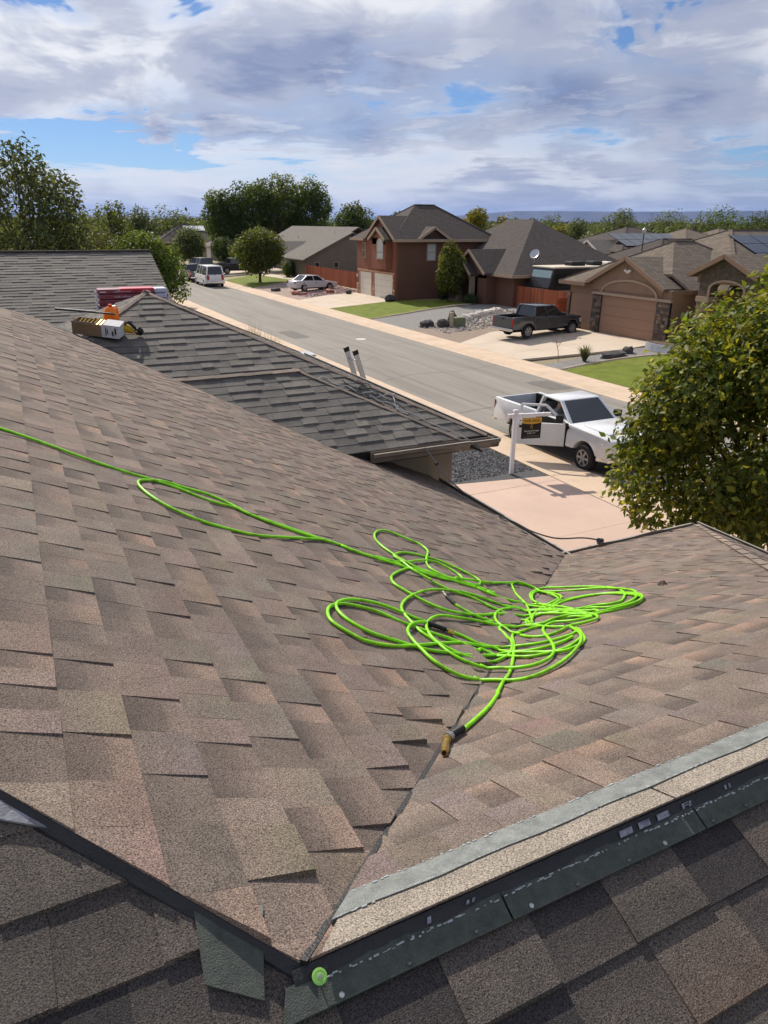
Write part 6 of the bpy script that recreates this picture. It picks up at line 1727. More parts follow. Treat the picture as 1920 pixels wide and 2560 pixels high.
mh = bpy.data.materials.new('haze_air'); mh.use_nodes = True
nt = mh.node_tree; nt.nodes.clear()
vo = nt.nodes.new('ShaderNodeVolumePrincipled'); vo.inputs['Color'].default_value = (0.26, 0.46, 1.0, 1); vo.inputs['Density'].default_value = 0.00003; vo.inputs['Anisotropy'].default_value = 0.2
ou = nt.nodes.new('ShaderNodeOutputMaterial'); nt.links.new(vo.outputs[0], ou.inputs['Volume'])
ho = hz.build('haze', mh); tag(ho, kind='stuff')

# ================================================================== things on the roof
def mm(l): return [(p[0] / 1000.0, p[1] / 1000.0, p[2] / 1000.0) for p in l]
HOSE = [[[-200,3833,5291],[-148,3814,5268],[8,3763,5197],[176,3684,5121],[331,3632,5050],[486,3612,4979],[614,3580,4921],[735,3503,4866],[865,3502,4807],[928,3446,4778],[1082,3389,4708],[1239,3330,4637],[1320,3316,4600],[1409,3291,4559],[1382,3300,4572],[1443,3259,4544],[1558,3235,4492],[1667,3239,4442],[1731,3178,4413],[1842,3186,4363],[1944,3176,4316],[2049,3186,4268],[2144,3176,4225],[2227,3146,4187],[2283,3117,4162],[2221,3105,4190],[2301,3048,4154],[2432,3057,4094],[2532,3024,4070],[2517,2832,4157],[2468,2626,4251],[2406,2476,4319],[2413,2414,4347],[2456,2448,4332],[2482,2502,4307],[2459,2533,4293],[2446,2602,4262]],[[1360,3293,4582],[1292,3309,4613],[1146,3239,4679],[879,3101,4801],[723,3085,4872],[595,3113,4930],[498,3189,4974],[433,3293,5004],[401,3412,5018],[410,3507,5014],[459,3569,4992],[552,3634,4950],[644,3624,4907],[753,3625,4858],[839,3569,4819],[896,3491,4793],[975,3413,4757],[1168,3332,4669],[1360,3293,4582],[1381,3272,4572],[1434,3240,4548],[1544,3207,4498],[1647,3201,4451],[1719,3178,4418],[1810,3164,4377],[1914,3148,4330],[2030,3157,4277],[2118,3137,4237],[2243,3119,4180],[2164,3126,4216],[2232,3064,4185],[2336,3040,4138],[2459,3037,4082],[2465,2893,4130],[2416,2697,4219],[2372,2520,4299],[2362,2422,4344]],[[1567,3254,4488],[1643,3241,4453],[1710,3251,4423],[1777,3285,4392],[1885,3365,4343],[1989,3433,4295],[2067,3449,4260],[2119,3409,4236],[2147,3341,4224],[2147,3276,4224],[2104,3220,4243],[2054,3205,4266],[1990,3220,4295],[1947,3268,4315],[1952,3350,4313],[2017,3476,4283],[2126,3649,4233],[2154,3732,4221],[2139,3809,4227],[2061,3865,4263],[2005,3909,4288],[1943,3913,4317],[1874,3858,4348],[1802,3759,4381],[1747,3632,4406],[1729,3510,4414],[1745,3390,4407],[1777,3285,4392],[1818,3223,4373],[1893,3199,4339],[1979,3179,4300],[2072,3170,4258],[2154,3140,4221]],[[1800,3040,4381],[1749,3133,4405],[1740,3182,4409],[1739,3271,4410],[1727,3343,4415],[1767,3403,4397],[1850,3481,4359],[1940,3525,4318],[2056,3536,4265],[2150,3518,4222],[2217,3453,4192],[2269,3366,4168],[2285,3293,4161],[2244,3216,4180],[2187,3169,4205],[2131,3156,4231]],[[2061,3206,4263],[2111,3209,4240],[2205,3247,4197],[2299,3270,4155],[2401,3324,4108],[2279,3259,4163],[2453,3350,4085],[2652,3440,3994],[2746,3490,3951],[2814,3467,3920],[2845,3410,3906],[2788,3230,3976],[2710,3055,4056],[2654,3001,4080],[2556,2954,4102],[2463,2901,4126],[2388,2848,4150],[2297,2763,4189],[2173,2628,4250],[2119,2552,4285]],[[2841,3381,3908],[2835,3264,3961],[2782,3119,4027],[2713,3025,4070],[2629,2962,4098],[2524,2878,4137],[2456,2779,4181],[2430,2695,4220],[2429,2625,4251]],[[2841,3453,3908],[2807,3482,3924],[2746,3490,3951],[2698,3476,3973],[2638,3421,4000],[2594,3356,4020],[2507,3200,4060],[2475,3090,4075],[2437,2998,4092],[2292,2786,4178],[2232,2701,4217],[2117,2558,4282]],[[2456,2779,4181],[2513,2951,4103],[2581,3105,4033],[2629,3204,4004],[2696,3299,3974],[2826,3410,3915],[2959,3489,3858],[2983,3350,3921],[3023,3188,3995],[3035,3054,4056],[3018,2899,4127],[2933,2755,4192],[2838,2650,4240],[2696,2538,4291],[2615,2537,4292],[2568,2584,4270],[2486,2603,4261],[2440,2637,4246],[2427,2710,4213]],[[2532,3024,4070],[2604,3160,4016],[2732,3315,3958],[2853,3395,3903],[2884,3279,3954],[2942,3148,4013],[2997,3015,4074],[2988,2869,4140],[2963,2759,4191],[2924,2664,4234],[2844,2573,4275],[2754,2503,4307],[2639,2460,4326],[2558,2479,4318],[2531,2569,4277],[2472,2605,4261]],[[2447,2833,4157],[2550,2898,4127],[2631,2945,4106],[2707,2936,4110],[2801,2900,4126],[2867,2835,4156],[2890,2729,4204],[2870,2605,4261],[2809,2501,4308],[2722,2428,4341],[2623,2392,4357],[2520,2402,4353],[2441,2421,4344],[2389,2435,4338],[2352,2497,4309]],[[2425,2798,4173],[2526,2862,4144],[2622,2906,4124],[2725,2909,4122],[2819,2873,4138],[2870,2794,4174],[2874,2672,4230],[2845,2566,4278],[2797,2486,4315],[2685,2408,4350],[2585,2392,4357],[2482,2402,4353],[2422,2416,4346],[2365,2433,4339]],[[1800,3040,4381],[1876,2961,4347],[1984,2934,4298],[2058,2855,4264],[2047,2855,4269],[2104,2809,4243],[2149,2759,4223],[2184,2687,4223],[2119,2552,4285],[2107,2420,4345],[2131,2330,4386]],[[1887,3189,4342],[1795,3204,4384],[1731,3178,4413],[1640,3098,4454],[1554,3009,4494],[1501,2934,4518],[1471,2848,4531],[1487,2787,4524],[1522,2713,4508],[1570,2647,4486],[1631,2613,4458],[1715,2614,4420],[1816,2635,4375],[1947,2696,4315],[1991,2723,4295],[2199,2805,4200],[2322,2767,4187],[2369,2600,4263],[2369,2476,4319],[2372,2401,4353],[2398,2391,4358]],[[2399,2509,4304],[2423,2661,4235],[2418,2837,4155],[2340,2937,4136],[2208,2920,4196],[2156,2938,4220],[2075,2973,4257],[1979,2976,4300],[1865,2944,4352],[1699,2868,4427],[1553,2760,4494],[1431,2643,4550],[1353,2540,4585],[1323,2460,4599],[1314,2374,4603],[1311,2284,4604],[1336,2212,4593],[1349,2109,4587],[1389,2052,4569],[1447,2024,4542],[1448,2035,4542],[1492,1983,4543],[1523,1918,4573],[1581,1884,4589],[1658,1899,4582],[1739,1952,4558],[1816,2035,4520],[1920,2182,4453],[2002,2318,4391],[2065,2406,4351],[2121,2453,4330],[2188,2467,4324],[2228,2400,4354],[2297,2360,4372],[2330,2369,4368],[2358,2465,4324]],[[1389,2383,4569],[1349,2369,4587],[1296,2331,4611],[1246,2276,4634],[1215,2220,4648],[1203,2154,4653],[1203,2085,4653],[1208,2013,4651],[1233,1960,4640],[1279,1921,4619],[1346,1913,4588],[1348,1927,4587],[1391,1879,4591],[1432,1799,4627],[1490,1776,4638],[1577,1789,4632],[1701,1840,4609],[1825,1917,4574],[1939,2012,4530],[2039,2128,4477],[2110,2246,4424],[2139,2301,4399]],[[2139,2262,4416],[2103,2195,4447],[2027,2104,4488],[1938,2041,4517],[1840,1998,4537],[1755,2002,4535],[1693,2022,4526],[1665,2067,4506],[1645,2137,4473],[1612,2189,4467],[1577,2223,4483],[1540,2199,4500],[1491,2250,4522],[1428,2278,4551],[1362,2300,4581],[1300,2327,4609],[1241,2361,4636],[1189,2406,4660],[1125,2427,4689],[1053,2429,4721],[988,2408,4751],[938,2364,4774],[903,2303,4790],[884,2233,4798],[893,2184,4794],[923,2135,4781],[956,2096,4766],[1011,2084,4741],[1085,2089,4707],[1158,2115,4674],[1253,2156,4631],[1389,2214,4569],[1491,2250,4522],[1579,2258,4482],[1624,2257,4462],[1728,2282,4414],[1792,2230,4431],[1859,2183,4452],[1945,2168,4460],[2026,2173,4457],[2081,2199,4445]],[[1998,2129,4477],[1909,2097,4491],[1822,2095,4493],[1746,2118,4482],[1706,2173,4457],[1690,2256,4432],[1627,2278,4460],[1596,2282,4474],[1546,2336,4497],[1485,2370,4525],[1423,2405,4553],[1358,2433,4583],[1320,2461,4600],[1259,2495,4628],[1189,2509,4660],[1108,2497,4696],[1046,2467,4725],[993,2420,4749],[965,2365,4761],[958,2305,4765],[972,2247,4758],[1013,2190,4739],[1066,2159,4715],[1127,2144,4688],[1186,2123,4661],[1252,2112,4631],[1356,2120,4584],[1469,2133,4532],[1524,2146,4507],[1665,2180,4454],[1717,2097,4492],[1762,2009,4532],[1808,1962,4553],[1877,1974,4548],[1957,2015,4529],[2016,2075,4502],[2087,2177,4455]],[[2330,2372,4367],[2332,2475,4320],[2270,2529,4295],[2188,2516,4301],[2117,2515,4302],[2072,2591,4267],[1913,2566,4330],[1807,2558,4379],[1785,2561,4388],[1683,2546,4435],[1569,2527,4487],[1490,2482,4523],[1420,2415,4554],[1377,2354,4574],[1352,2292,4586],[1342,2223,4590],[1365,2175,4580],[1412,2126,4558],[1472,2099,4531],[1477,2110,4529],[1540,2103,4500],[1601,2110,4486],[1669,2147,4469],[1758,2241,4426],[1838,2359,4372],[1871,2452,4349],[1876,2499,4347],[1912,2545,4331],[1952,2543,4312]],[[1938,2418,4346],[1934,2519,4320],[1926,2564,4324],[1936,2616,4320],[1988,2698,4296],[2069,2782,4259],[2175,2864,4211],[2305,2923,4152],[2388,2848,4150],[2405,2684,4225],[2397,2523,4298],[2372,2401,4353],[2338,2335,4383],[2288,2298,4400],[2207,2300,4399],[2157,2320,4390],[2056,2282,4408],[1972,2275,4411],[1935,2324,4388],[1938,2418,4346]],[[2394,2672,4230],[2356,2734,4202],[2301,2741,4199],[2228,2716,4210],[2145,2639,4245],[2105,2560,4281],[2143,2504,4306],[2234,2528,4296],[2325,2508,4305],[2365,2433,4339]],[[2114,2478,4318],[2064,2492,4312],[1999,2478,4318],[1953,2480,4318],[1901,2430,4340],[1788,2268,4414],[1659,2103,4489],[1544,1963,4553],[1469,1881,4590],[1394,1814,4620],[1295,1713,4666],[1296,1709,4668],[1192,1615,4711],[1090,1542,4744],[1010,1490,4768]],[[1759,2736,4400],[1786,2678,4388],[1835,2621,4366],[1907,2604,4333],[1833,2567,4366],[1919,2574,4327],[2049,2607,4268]]]
HOSE_END = {"end":[[1010,1490,4768],[950,1463,4780],[932,1453,4785],[870,1368,4824]],"mid1":[[1783,2888,4389],[1769,2832,4396],[1764,2819,4398],[1758,2734,4400]],"mid2":[[1399,2382,4564],[1476,2351,4529],[1478,2343,4528],[1504,2328,4516],[1511,2307,4513]]}
CORD = [[[3325,8612,4358],[3376,8645,4374],[3428,8638,4370],[3461,8584,4346],[3489,8498,4307],[3556,8461,4290],[3638,8434,4278],[3685,8373,4250],[3732,8312,4222],[3793,8282,4208],[3866,8277,4206],[3934,8279,4207]],[[3616,8533,4322],[3667,8457,4288],[3726,8380,4253],[3735,8318,4225],[3761,8294,4214],[3820,8298,4215],[3908,8324,4227],[3961,8315,4223],[4008,8254,4195]],[[3767,8469,4293],[3829,8480,4298],[3891,8449,4284],[3932,8374,4250],[3955,8303,4218],[3978,8232,4185],[3971,8180,4162],[3907,8164,4154]],[[3708,8383,4254],[3737,8405,4264],[3770,8373,4250],[3826,8412,4267],[3870,8405,4264],[3885,8355,4241],[3820,8338,4234],[3805,8367,4247],[3755,8362,4244],[3749,8309,4220]],[[3651,8278,4207],[3685,8293,4213],[3761,8254,4195],[3787,8210,4175],[3863,8171,4158],[3956,8169,4157],[4060,8185,4164],[4156,8183,4163],[4201,8196,4169]],[[3880,8168,4156],[3813,8166,4155],[3729,8186,4165],[3657,8231,4185],[3648,8272,4204],[3703,8290,4212],[3773,8239,4188]],[[3908,8324,4227],[3938,8306,4219],[3993,8243,4190],[4039,8142,4144],[4096,8066,4110],[4133,8008,4083],[4135,7955,4059]],[[4156,8183,4163],[4160,8135,4141],[4134,8047,4101],[4104,7960,4062],[4104,7896,4032],[4132,7840,4007],[4194,7778,3979]],[[3851,8186,4165],[3926,8108,4129],[4028,8025,4091],[4122,7931,4049],[4204,7814,3995],[4367,7659,3925],[4507,7496,3850],[4745,7243,3735]],[[3808,8233,4186],[3889,8127,4138],[3972,8009,4084]],[[4004,8168,4156],[4096,8066,4110],[4179,7948,4056],[4208,7839,4007],[4194,7778,3979]]]
EAVE_CORD = [[4451,6096,3190],[4503,5874,3190],[4522,5587,3190],[4636,5341,3190],[4884,5235,3190],[4985,5142,3190],[5000,5094,3190],[4931,5052,3190],[5040,5028,3190],[5290,5011,3190],[5586,5033,3190],[5801,5023,3190],[5873,4955,3190]]
GUY = [[3997,7000,3799],[3983,6700,3698],[3987,6400,3585],[4018,6200,3527]]
M_hose = mat('lime_green_hose', srgb(140, 224, 10), 0.42, 0.14, 25, spec=0.45, dirt=(srgb(92, 104, 22), 0.85, 16))
M_brass = mat('brass', srgb(206, 168, 92), 0.3, 0.15, 60, metal=0.9)
M_rubber = mat('black_rubber_sleeve', (0.015, 0.015, 0.015), 0.5, 0.1)
M_steel = mat('steel_fitting', srgb(190, 186, 178), 0.3, 0.15, 60, metal=0.9)
ah = thing('air_hose', 'lime green air hose lying in tangled loops across the roof valley', 'hose', (1.6, 2.2, 4.4))
HR = 0.0072
def roof_top(x, y): return max(zA(x, y), zB(x, y))
for i, st in enumerate(HOSE):
    c = catmull(mm(st), 7)
    rndh = random.Random(i); ph = rndh.uniform(0, 6); lf = 0.001 + 0.009 * (i % 5) / 4
    pts = []
    acc = 0
    for j, p in enumerate(c):
        if j: acc += np.linalg.norm(c[j] - c[j - 1])
        z = roof_top(p[0], p[1]) + HR + 0.0045 + lf * (0.6 + 0.6 * math.sin(acc * 5 + ph))
        pts.append((p[0], p[1], z))
    b = MB(); b.tube(pts, HR, 10); b.build('hose', M_hose, ah, world=True, smooth=True)
def coupling(pts, sleeve, metal_pts, m, rs=0.0105, rm=0.0095):
    pts = [Vector(p) for p in pts]
    def lift(p, r): return Vector((p[0], p[1], roof_top(p[0], p[1]) + r + 0.008))
    a, b_ = lift(pts[sleeve[0]], rs), lift(pts[sleeve[1]], rs)
    s_ = MB(); n = 12
    pp = [a + (b_ - a) * (i / n) for i in range(n + 1)]
    s_.tube(pp, [rs * (1.0 if i % 2 else 0.84) for i in range(n + 1)], 12)
    o = s_.build('sleeve', M_rubber, ah, world=True)
    a, b_ = lift(pts[metal_pts[0]], rm), lift(pts[metal_pts[1]], rm)
    s_ = MB(); s_.tube([a + (b_ - a) * k for k in (0, 0.3, 0.31, 0.45, 0.46, 0.8, 0.81, 1.0)], [rm * k for k in (1.15, 1.15, 0.85, 0.85, 1.2, 1.2, 0.95, 0.95)], 12)
    s_.build('fitting', m, ah, world=True)
    return a, b_
E1 = mm(HOSE_END['end'])
a, b_ = coupling(E1, (0, 1), (1, 2), M_steel, 0.0125, 0.0125)
bp = MB(); q0 = Vector(E1[2]); q1 = Vector(E1[3]); q0.z = roof_top(*q0[:2]) + 0.020; q1.z = roof_top(*q1[:2]) + 0.016
bp.tube([q0 + (q1 - q0) * k for k in (0, 0.15, 0.16, 0.5, 0.52, 0.85, 0.86, 1.0)], [0.0125, 0.0125, 0.0105, 0.0105, 0.0115, 0.0115, 0.0095, 0.0095], 14); bp.build('brass_coupler', M_brass, ah, world=True, smooth=False)
bh = MB(); d_ = (q1 - q0).normalized(); bh.lathe([(0.0068, 0.0), (0.0068, 0.002)], 12, (tuple(q1 + d_ * 0.0005), tuple(d_))); bh.build('coupler_bore', M_black, ah, world=True)
coupling(mm(HOSE_END['mid1']), (2, 3), (0, 1), M_steel, 0.010, 0.007)
coupling(mm(HOSE_END['mid2']), (0, 1), (2, 3), M_brass, 0.0115, 0.0095)

# green capped nail at the foot of the ridge
nl = thing('cap_nail', 'green plastic cap nail in the dark corner at the foot of the valley', 'nail', (0.268, 0.758, 5.074))
M_cap = mat('green_plastic_cap', srgb(140, 196, 92), 0.4, 0.05, 20, spec=0.5)
ax_ = (0.06, -0.55, 0.83)
b = MB(); b.lathe([(0.0115, 0.0), (0.0125, 0.001), (0.0122, 0.0025), (0.0085, 0.003), (0.008, 0.0024), (0.0035, 0.0032), (0.001, 0.0034)], 28, ((0, 0, 0.012), ax_)); b.build('cap', M_cap, nl, smooth=True)
b = MB(); b.lathe([(0.0034, 0.0), (0.0034, 0.001), (0.002, 0.0016)], 14, (tuple(Vector((0, 0, 0.012)) + Vector(ax_).normalized() * 0.0033), ax_)); b.build('nail_head', M_steel, nl)
b = MB(); b.tube([(0, 0, 0.012), (-0.001, 0.012, -0.02)], 0.0014, 6); b.build('shank', M_steel, nl)

# bit of debris on the sunny slope
db = thing('debris', 'small scrap of torn shingle on the sunny right slope', 'scrap', (3.169, 2.687, zB(3.169, 2.687) + 0.008)); db.scale = (0.7, 0.7, 0.6)
b = MB(); b.prism([(-0.03, -0.02, 0), (0.03, -0.03, 0.004), (0.04, 0.015, 0.012), (0.0, 0.03, 0.022), (-0.05, 0.01, 0.0)], (0.004, 0, 0.006)); b.prism([(0.0, -0.01, 0.01), (0.03, 0, 0.03), (0.02, 0.02, 0.035)], (0.004, 0.006, 0.0)); b.build('scrap_piece', M_bark, db)

# black power cords tangled on the small hip
cd = thing('power_cord', 'tangle of black cord lying along the small hip of the roof', 'cord', (4.0, 8.2, 4.1))
M_cordshine_rod = mat('cord_shine_pale_rod', srgb(168, 166, 162), 0.35, 0.2, 20, spec=0.6)  # pale tone paints the highlights of shiny black cords, plus one pale rod
M_cord = mat('black_cord', (0.03, 0.03, 0.032), 0.28, 0.1, spec=0.7)
for i, st in enumerate(CORD):
    c = catmull(mm(st), 6); rc = random.Random(i); ph = rc.uniform(0, 6); b = MB()
    pts = []
    for j, p in enumerate(c):
        x, y = p[0], p[1]
        z = max(zD(x, y), zF(x, y) if (x - FHX) + (y - FHY) < 0.02 and y < FHY else 0, zFR(x, y) if (x - FHX) + (y - FHY) >= 0 and y < FHY and x < 5.0 else 0)
        pts.append((x, y, z + 0.028 + 0.012 * (1 + math.sin(j * 0.5 + ph)) * (i % 3) / 2))
    b.tube(pts, 0.0068, 7); b.build('cord', M_cordshine_rod if i in (0, 4, 6, 7, 8) else M_cord, cd, world=True, smooth=True)
ec = thing('extension_cord', 'black cord with a knot hanging along the eaves at the valley mouth', 'cord', (5.0, 5.4, 3.2))
b = MB(); pts = [(p[0], p[1], p[2] + 0.01) for p in catmull(mm(EAVE_CORD), 6)]; b.tube(pts, 0.008, 7); b.build('cord', M_cord, ec, world=True, smooth=True)
kn = mm(EAVE_CORD)[6]
b = MB()
for a in range(3): b.tube([(kn[0] + 0.022 * math.cos(t + a), kn[1] + 0.022 * math.sin(t) * (1 if a else 0.5), kn[2] + 0.012 + 0.018 * math.cos(t * 1 + a * 2)) for t in np.linspace(0, 6.28, 14)], 0.009, 6)
b.build('knot', M_cord, ec, world=True, smooth=True)
gy_ = thing('stay_rod', 'thin black cord with a bead running down from the upper gutter', 'cord', (4.2, 6.9, 3.5))
g_ = mm(GUY); b = MB(); b.tube(g_, 0.008, 6); b.build('cord', M_cord, gy_, world=True)
b = MB(); b.lathe([(0.01, -0.02), (0.022, -0.008), (0.022, 0.008), (0.01, 0.02)], 10, (g_[1], tuple(Vector(g_[2]) - Vector(g_[1])))); b.build('bead', M_plastic, gy_, world=True)

# ladder leaning on the side eave
ld = thing('ladder', 'aluminium extension ladder, only its two rail tips show over the eave', 'ladder', (6.6, 12.1, 0))
for y in (11.86, 12.26):
    b = MB(); b.bar((6.62, y, 0.03), (5.30, y, 4.07), 0.035, 0.085); r_ = b.build('rail', M_alu, ld, world=True)
    b = MB(); b.bar((5.312, y, 4.035), (5.285, y, 4.115), 0.045, 0.095); b.build('end_cap', M_plastic, r_, world=True)
for i in range(12):
    k = 0.08 + i * 0.08; x = 6.62 - 1.32 * k; z = 0.03 + 4.04 * k
    b = MB(); b.tube([(x, 11.88, z), (x, 12.24, z)], 0.016, 8); b.build('rung', M_alu, ld, world=True)

# the tools on the upper roof
bx = thing('cardboard_box', 'open cardboard box of nails lying on the roof, printed white end', 'box', (0.90, 9.83, zD(0.90, 9.83) + 0.015))
bx.rotation_euler = (rad(8), rad(6), rad(-30))
M_card = mat('brown_cardboard', srgb(146, 122, 94), 0.9, 0.08, 8)
M_cardw = mat('printed_white_card', srgb(206, 206, 208), 0.8, 0.1, 30)
w_, d_2, h_ = 0.58, 0.22, 0.15
b = MB(); b.box(-w_ / 2, w_ / 2, -d_2 / 2, d_2 / 2, 0, 0.006); b.box(-w_ / 2, w_ / 2, -d_2 / 2, -d_2 / 2 + 0.006, 0.006, h_); b.box(-w_ / 2, w_ / 2, d_2 / 2 - 0.006, d_2 / 2, 0.006, h_); b.box(-w_ / 2, -w_ / 2 + 0.006, -d_2 / 2 + 0.006, d_2 / 2 - 0.006, 0.006, h_); b.box(w_ / 2 - 0.006, w_ / 2, -d_2 / 2 + 0.006, d_2 / 2 - 0.006, 0.006, h_)
b.build('carton', M_card, bx)
b = MB(); b.box(w_ / 2 - 0.21, w_ / 2 + 0.003, -d_2 / 2 - 0.003, -d_2 / 2 - 0.0005, 0.004, h_ - 0.002); b.box(w_ / 2 + 0.0005, w_ / 2 + 0.003, -d_2 / 2, d_2 / 2, 0.004, h_ - 0.002); b.build('printed_end', M_cardw, bx)
b = MB()
for i, (x, a) in enumerate(((0.13, 0.0), (0.15, 0.0), (0.21, 0), (0.245, 0))): b.box(x, x + (0.012 if i < 2 else 0.02), -d_2 / 2 - 0.0042, -d_2 / 2 - 0.003, 0.03 + 0.02 * (i % 2), 0.13 - 0.02 * (i % 3))
b.build('print', M_plastic, bx)
b = MB(); b.prism([(-0.30, -0.12, h_), (0.0, -0.12, h_), (-0.02, -0.16, h_ + 0.03), (-0.28, -0.15, h_ + 0.02)], (0, 0, 0.004)); b.prism([(0.10, -0.11, h_ + 0.002), (0.31, -0.11, h_ + 0.002), (0.31, 0.05, h_ + 0.03), (0.10, 0.05, h_ + 0.03)], (0, 0, 0.004)); b.build('flap', M_cardw, bx)
b = MB()
for i in range(9): b.bar((-0.22 + i * 0.045, random.uniform(-0.07, 0.0), h_ - 0.02), (-0.2 + i * 0.045, random.uniform(0.0, 0.09), h_ + 0.015), 0.02, 0.012)
b.build('nail_strips', M_brass, bx)
def roof_pt(px_, py_, h): return (px_, py_, zD(px_, py_) + h)
ob = thing('orange_bottle', 'bright orange plastic jug standing behind the cardboard box', 'bottle', roof_pt(1.09, 10.04, 0.0), rad(-20))
M_or = mat('orange_plastic', srgb(255, 128, 8), 0.35, 0.05, 10, spec=0.5)
b = MB(); rings = []
for z, wx, wy in ((0.0, 0.085, 0.06), (0.02, 0.092, 0.066), (0.13, 0.090, 0.064), (0.19, 0.070, 0.05), (0.215, 0.040, 0.034)):
    rings.append([(wx * math.copysign(abs(math.cos(t)) ** 0.6, math.cos(t)), wy * math.copysign(abs(math.sin(t)) ** 0.6, math.sin(t)), z) for t in np.linspace(0, 2 * math.pi, 21)[:-1]])
b.loft(rings); b.build('jug', M_or, ob, smooth=True)
b = MB(); b.lathe([(0.024, 0.21), (0.026, 0.215), (0.026, 0.245), (0.022, 0.25)], 14); b.build('cap', mat('red_orange_cap', srgb(226, 84, 40), 0.45, 0.05), ob)
b = MB(); b.tube([(0.03, 0, 0.22), (0.06, 0, 0.225), (0.085, 0, 0.19), (0.088, 0, 0.12)], 0.011, 8); b.build('handle', M_or, ob, smooth=True)
ng = thing('nail_gun', 'yellow and black nail gun lying right of the cardboard box', 'nail gun', roof_pt(1.19, 9.80, 0.02), rad(-35)); ng.scale = (0.85, 0.85, 0.85)
ng.rotation_euler = (rad(24), 0, rad(-25))
M_y = mat('yellow_tool_housing', srgb(198, 160, 28), 0.45, 0.1, 10)
b = MB(); b.tube([(-0.10, 0, 0.10), (-0.05, 0, 0.11), (0.05, 0, 0.09), (0.10, 0, 0.06), (0.13, 0, 0.03)], [0.045, 0.062, 0.06, 0.05, 0.03], 12); b.build('housing', M_y, ng, smooth=True)
b = MB(); b.tube([(0.02, 0.0, 0.14), (0.10, 0.01, 0.19), (0.20, 0.03, 0.04)], [0.022, 0.022, 0.024], 8); b.build('grip', M_plastic, ng)
b = MB(); b.lathe([(0.03, -0.03), (0.065, -0.025), (0.065, 0.025), (0.03, 0.03)], 18, ((0.22, 0.02, 0.03), (0.3, 1, 0.2))); b.build('magazine', M_plastic, ng)
b = MB(); b.tube([(0.13, 0, 0.03), (0.16, -0.02, -0.01)], [0.02, 0.012], 8); b.tube([(0.19, -0.04, 0.06), (0.22, -0.05, 0.06)], 0.014, 8); b.build('nose', M_brass, ng)
pb = thing('pry_bar', 'long black flat bar lying across the cardboard box', 'tool', (0.80, 9.98, zD(0.80, 9.98) + 0.17))
b = MB(); b.bar((-0.35, 0.10, 0.07), (0.32, -0.08, 0.0), 0.045, 0.018); b.build('bar', M_plastic, pb)
b = MB(); b.bar((-0.35, 0.10, 0.083), (0.10, -0.02, 0.037), 0.02, 0.006); b.build('bar_edge', M_alu, pb)

# wrapped bundles of shingles behind the pyramid top
bd = thing('shingle_bundle', 'stack of shingle bundles in torn dark red wrapper behind the pyramid top', 'bundle', (1.60, 11.72, zDB(1.60, 11.72))); bd.scale = (0.86, 0.86, 0.86)
M_wrap = mat('dark_red_wrapper', srgb(132, 58, 70), 0.3, 0.15, 18, spec=0.6, dirt=(srgb(160, 110, 120), 0.5, 12))
M_wrapr = mat('bright_red_wrapper', srgb(205, 40, 66), 0.3, 0.1, 18, spec=0.6)
M_wrapw = mat('grey_white_wrapper', srgb(196, 196, 214), 0.35, 0.1, 25, spec=0.5)
bd.rotation_euler = (0, 0, rad(-2))
base_z = 0.16
for i in range(4):
    z = base_z + i * 0.088
    b = MB(); dx = random.uniform(-0.015, 0.015)
    b.box(-0.56 + dx, 0.36 + dx, -0.17, 0.17, z, z + 0.083); b.build('bundle', M_wrap, bd, bevel=0.015)
    b = MB(); b.box(0.362 + dx, 0.56 + dx, -0.165, 0.165, z + 0.002, z + 0.080); b.build('wrapper_end', M_wrapw, bd, bevel=0.015)
    b = MB(); b.box(0.45 + dx, 0.575 + dx, -0.16, 0.175, z + 0.004, z + 0.078); b.build('exposed_shingles', M_wrap if i < 3 else M_wrapw, bd, bevel=0.01)
    b = MB()
    for j in range(5): b.lathe([(0.004, 0), (0.02, 0.012), (0.016, 0.026), (0.003, 0.034)], 6, ((-0.57, -0.14 + 0.06 * j, z + 0.03 + 0.02 * (j % 2)), (-1, random.uniform(-0.5, 0.5), random.uniform(-0.6, 0.6))))
    b.build('torn_plastic', M_wrapw, bd)
b = MB(); b.box(-0.20, 0.36, -0.174, 0.174, base_z + 3 * 0.088 + 0.04, base_z + 4 * 0.088 + 0.002); b.build('red_wrapper', M_wrapr, bd, bevel=0.012)
b = MB(); b.box(-0.5, 0.5, -0.15, 0.15, 0.0, base_z - 0.003); b.build('pallet_board', M_card, bd)
M_txt = mat('pale_print', srgb(210, 180, 190), 0.5, 0.2, 40)
for i in range(1, 4):
    z = base_z + i * 0.088 + 0.03
    b = MB()
    for j in range(8): b.box(-0.30 + j * 0.035, -0.30 + j * 0.035 + 0.02, -0.1735, -0.171, z, z + 0.02 + 0.006 * (j % 3))
    b.build('wrapper_print', M_txt, bd)
b = MB(); b.box(-0.53, -0.43, -0.1735, -0.171, base_z + 3 * 0.088 + 0.03, base_z + 3 * 0.088 + 0.045); b.build('wrapper_print', M_white, bd)

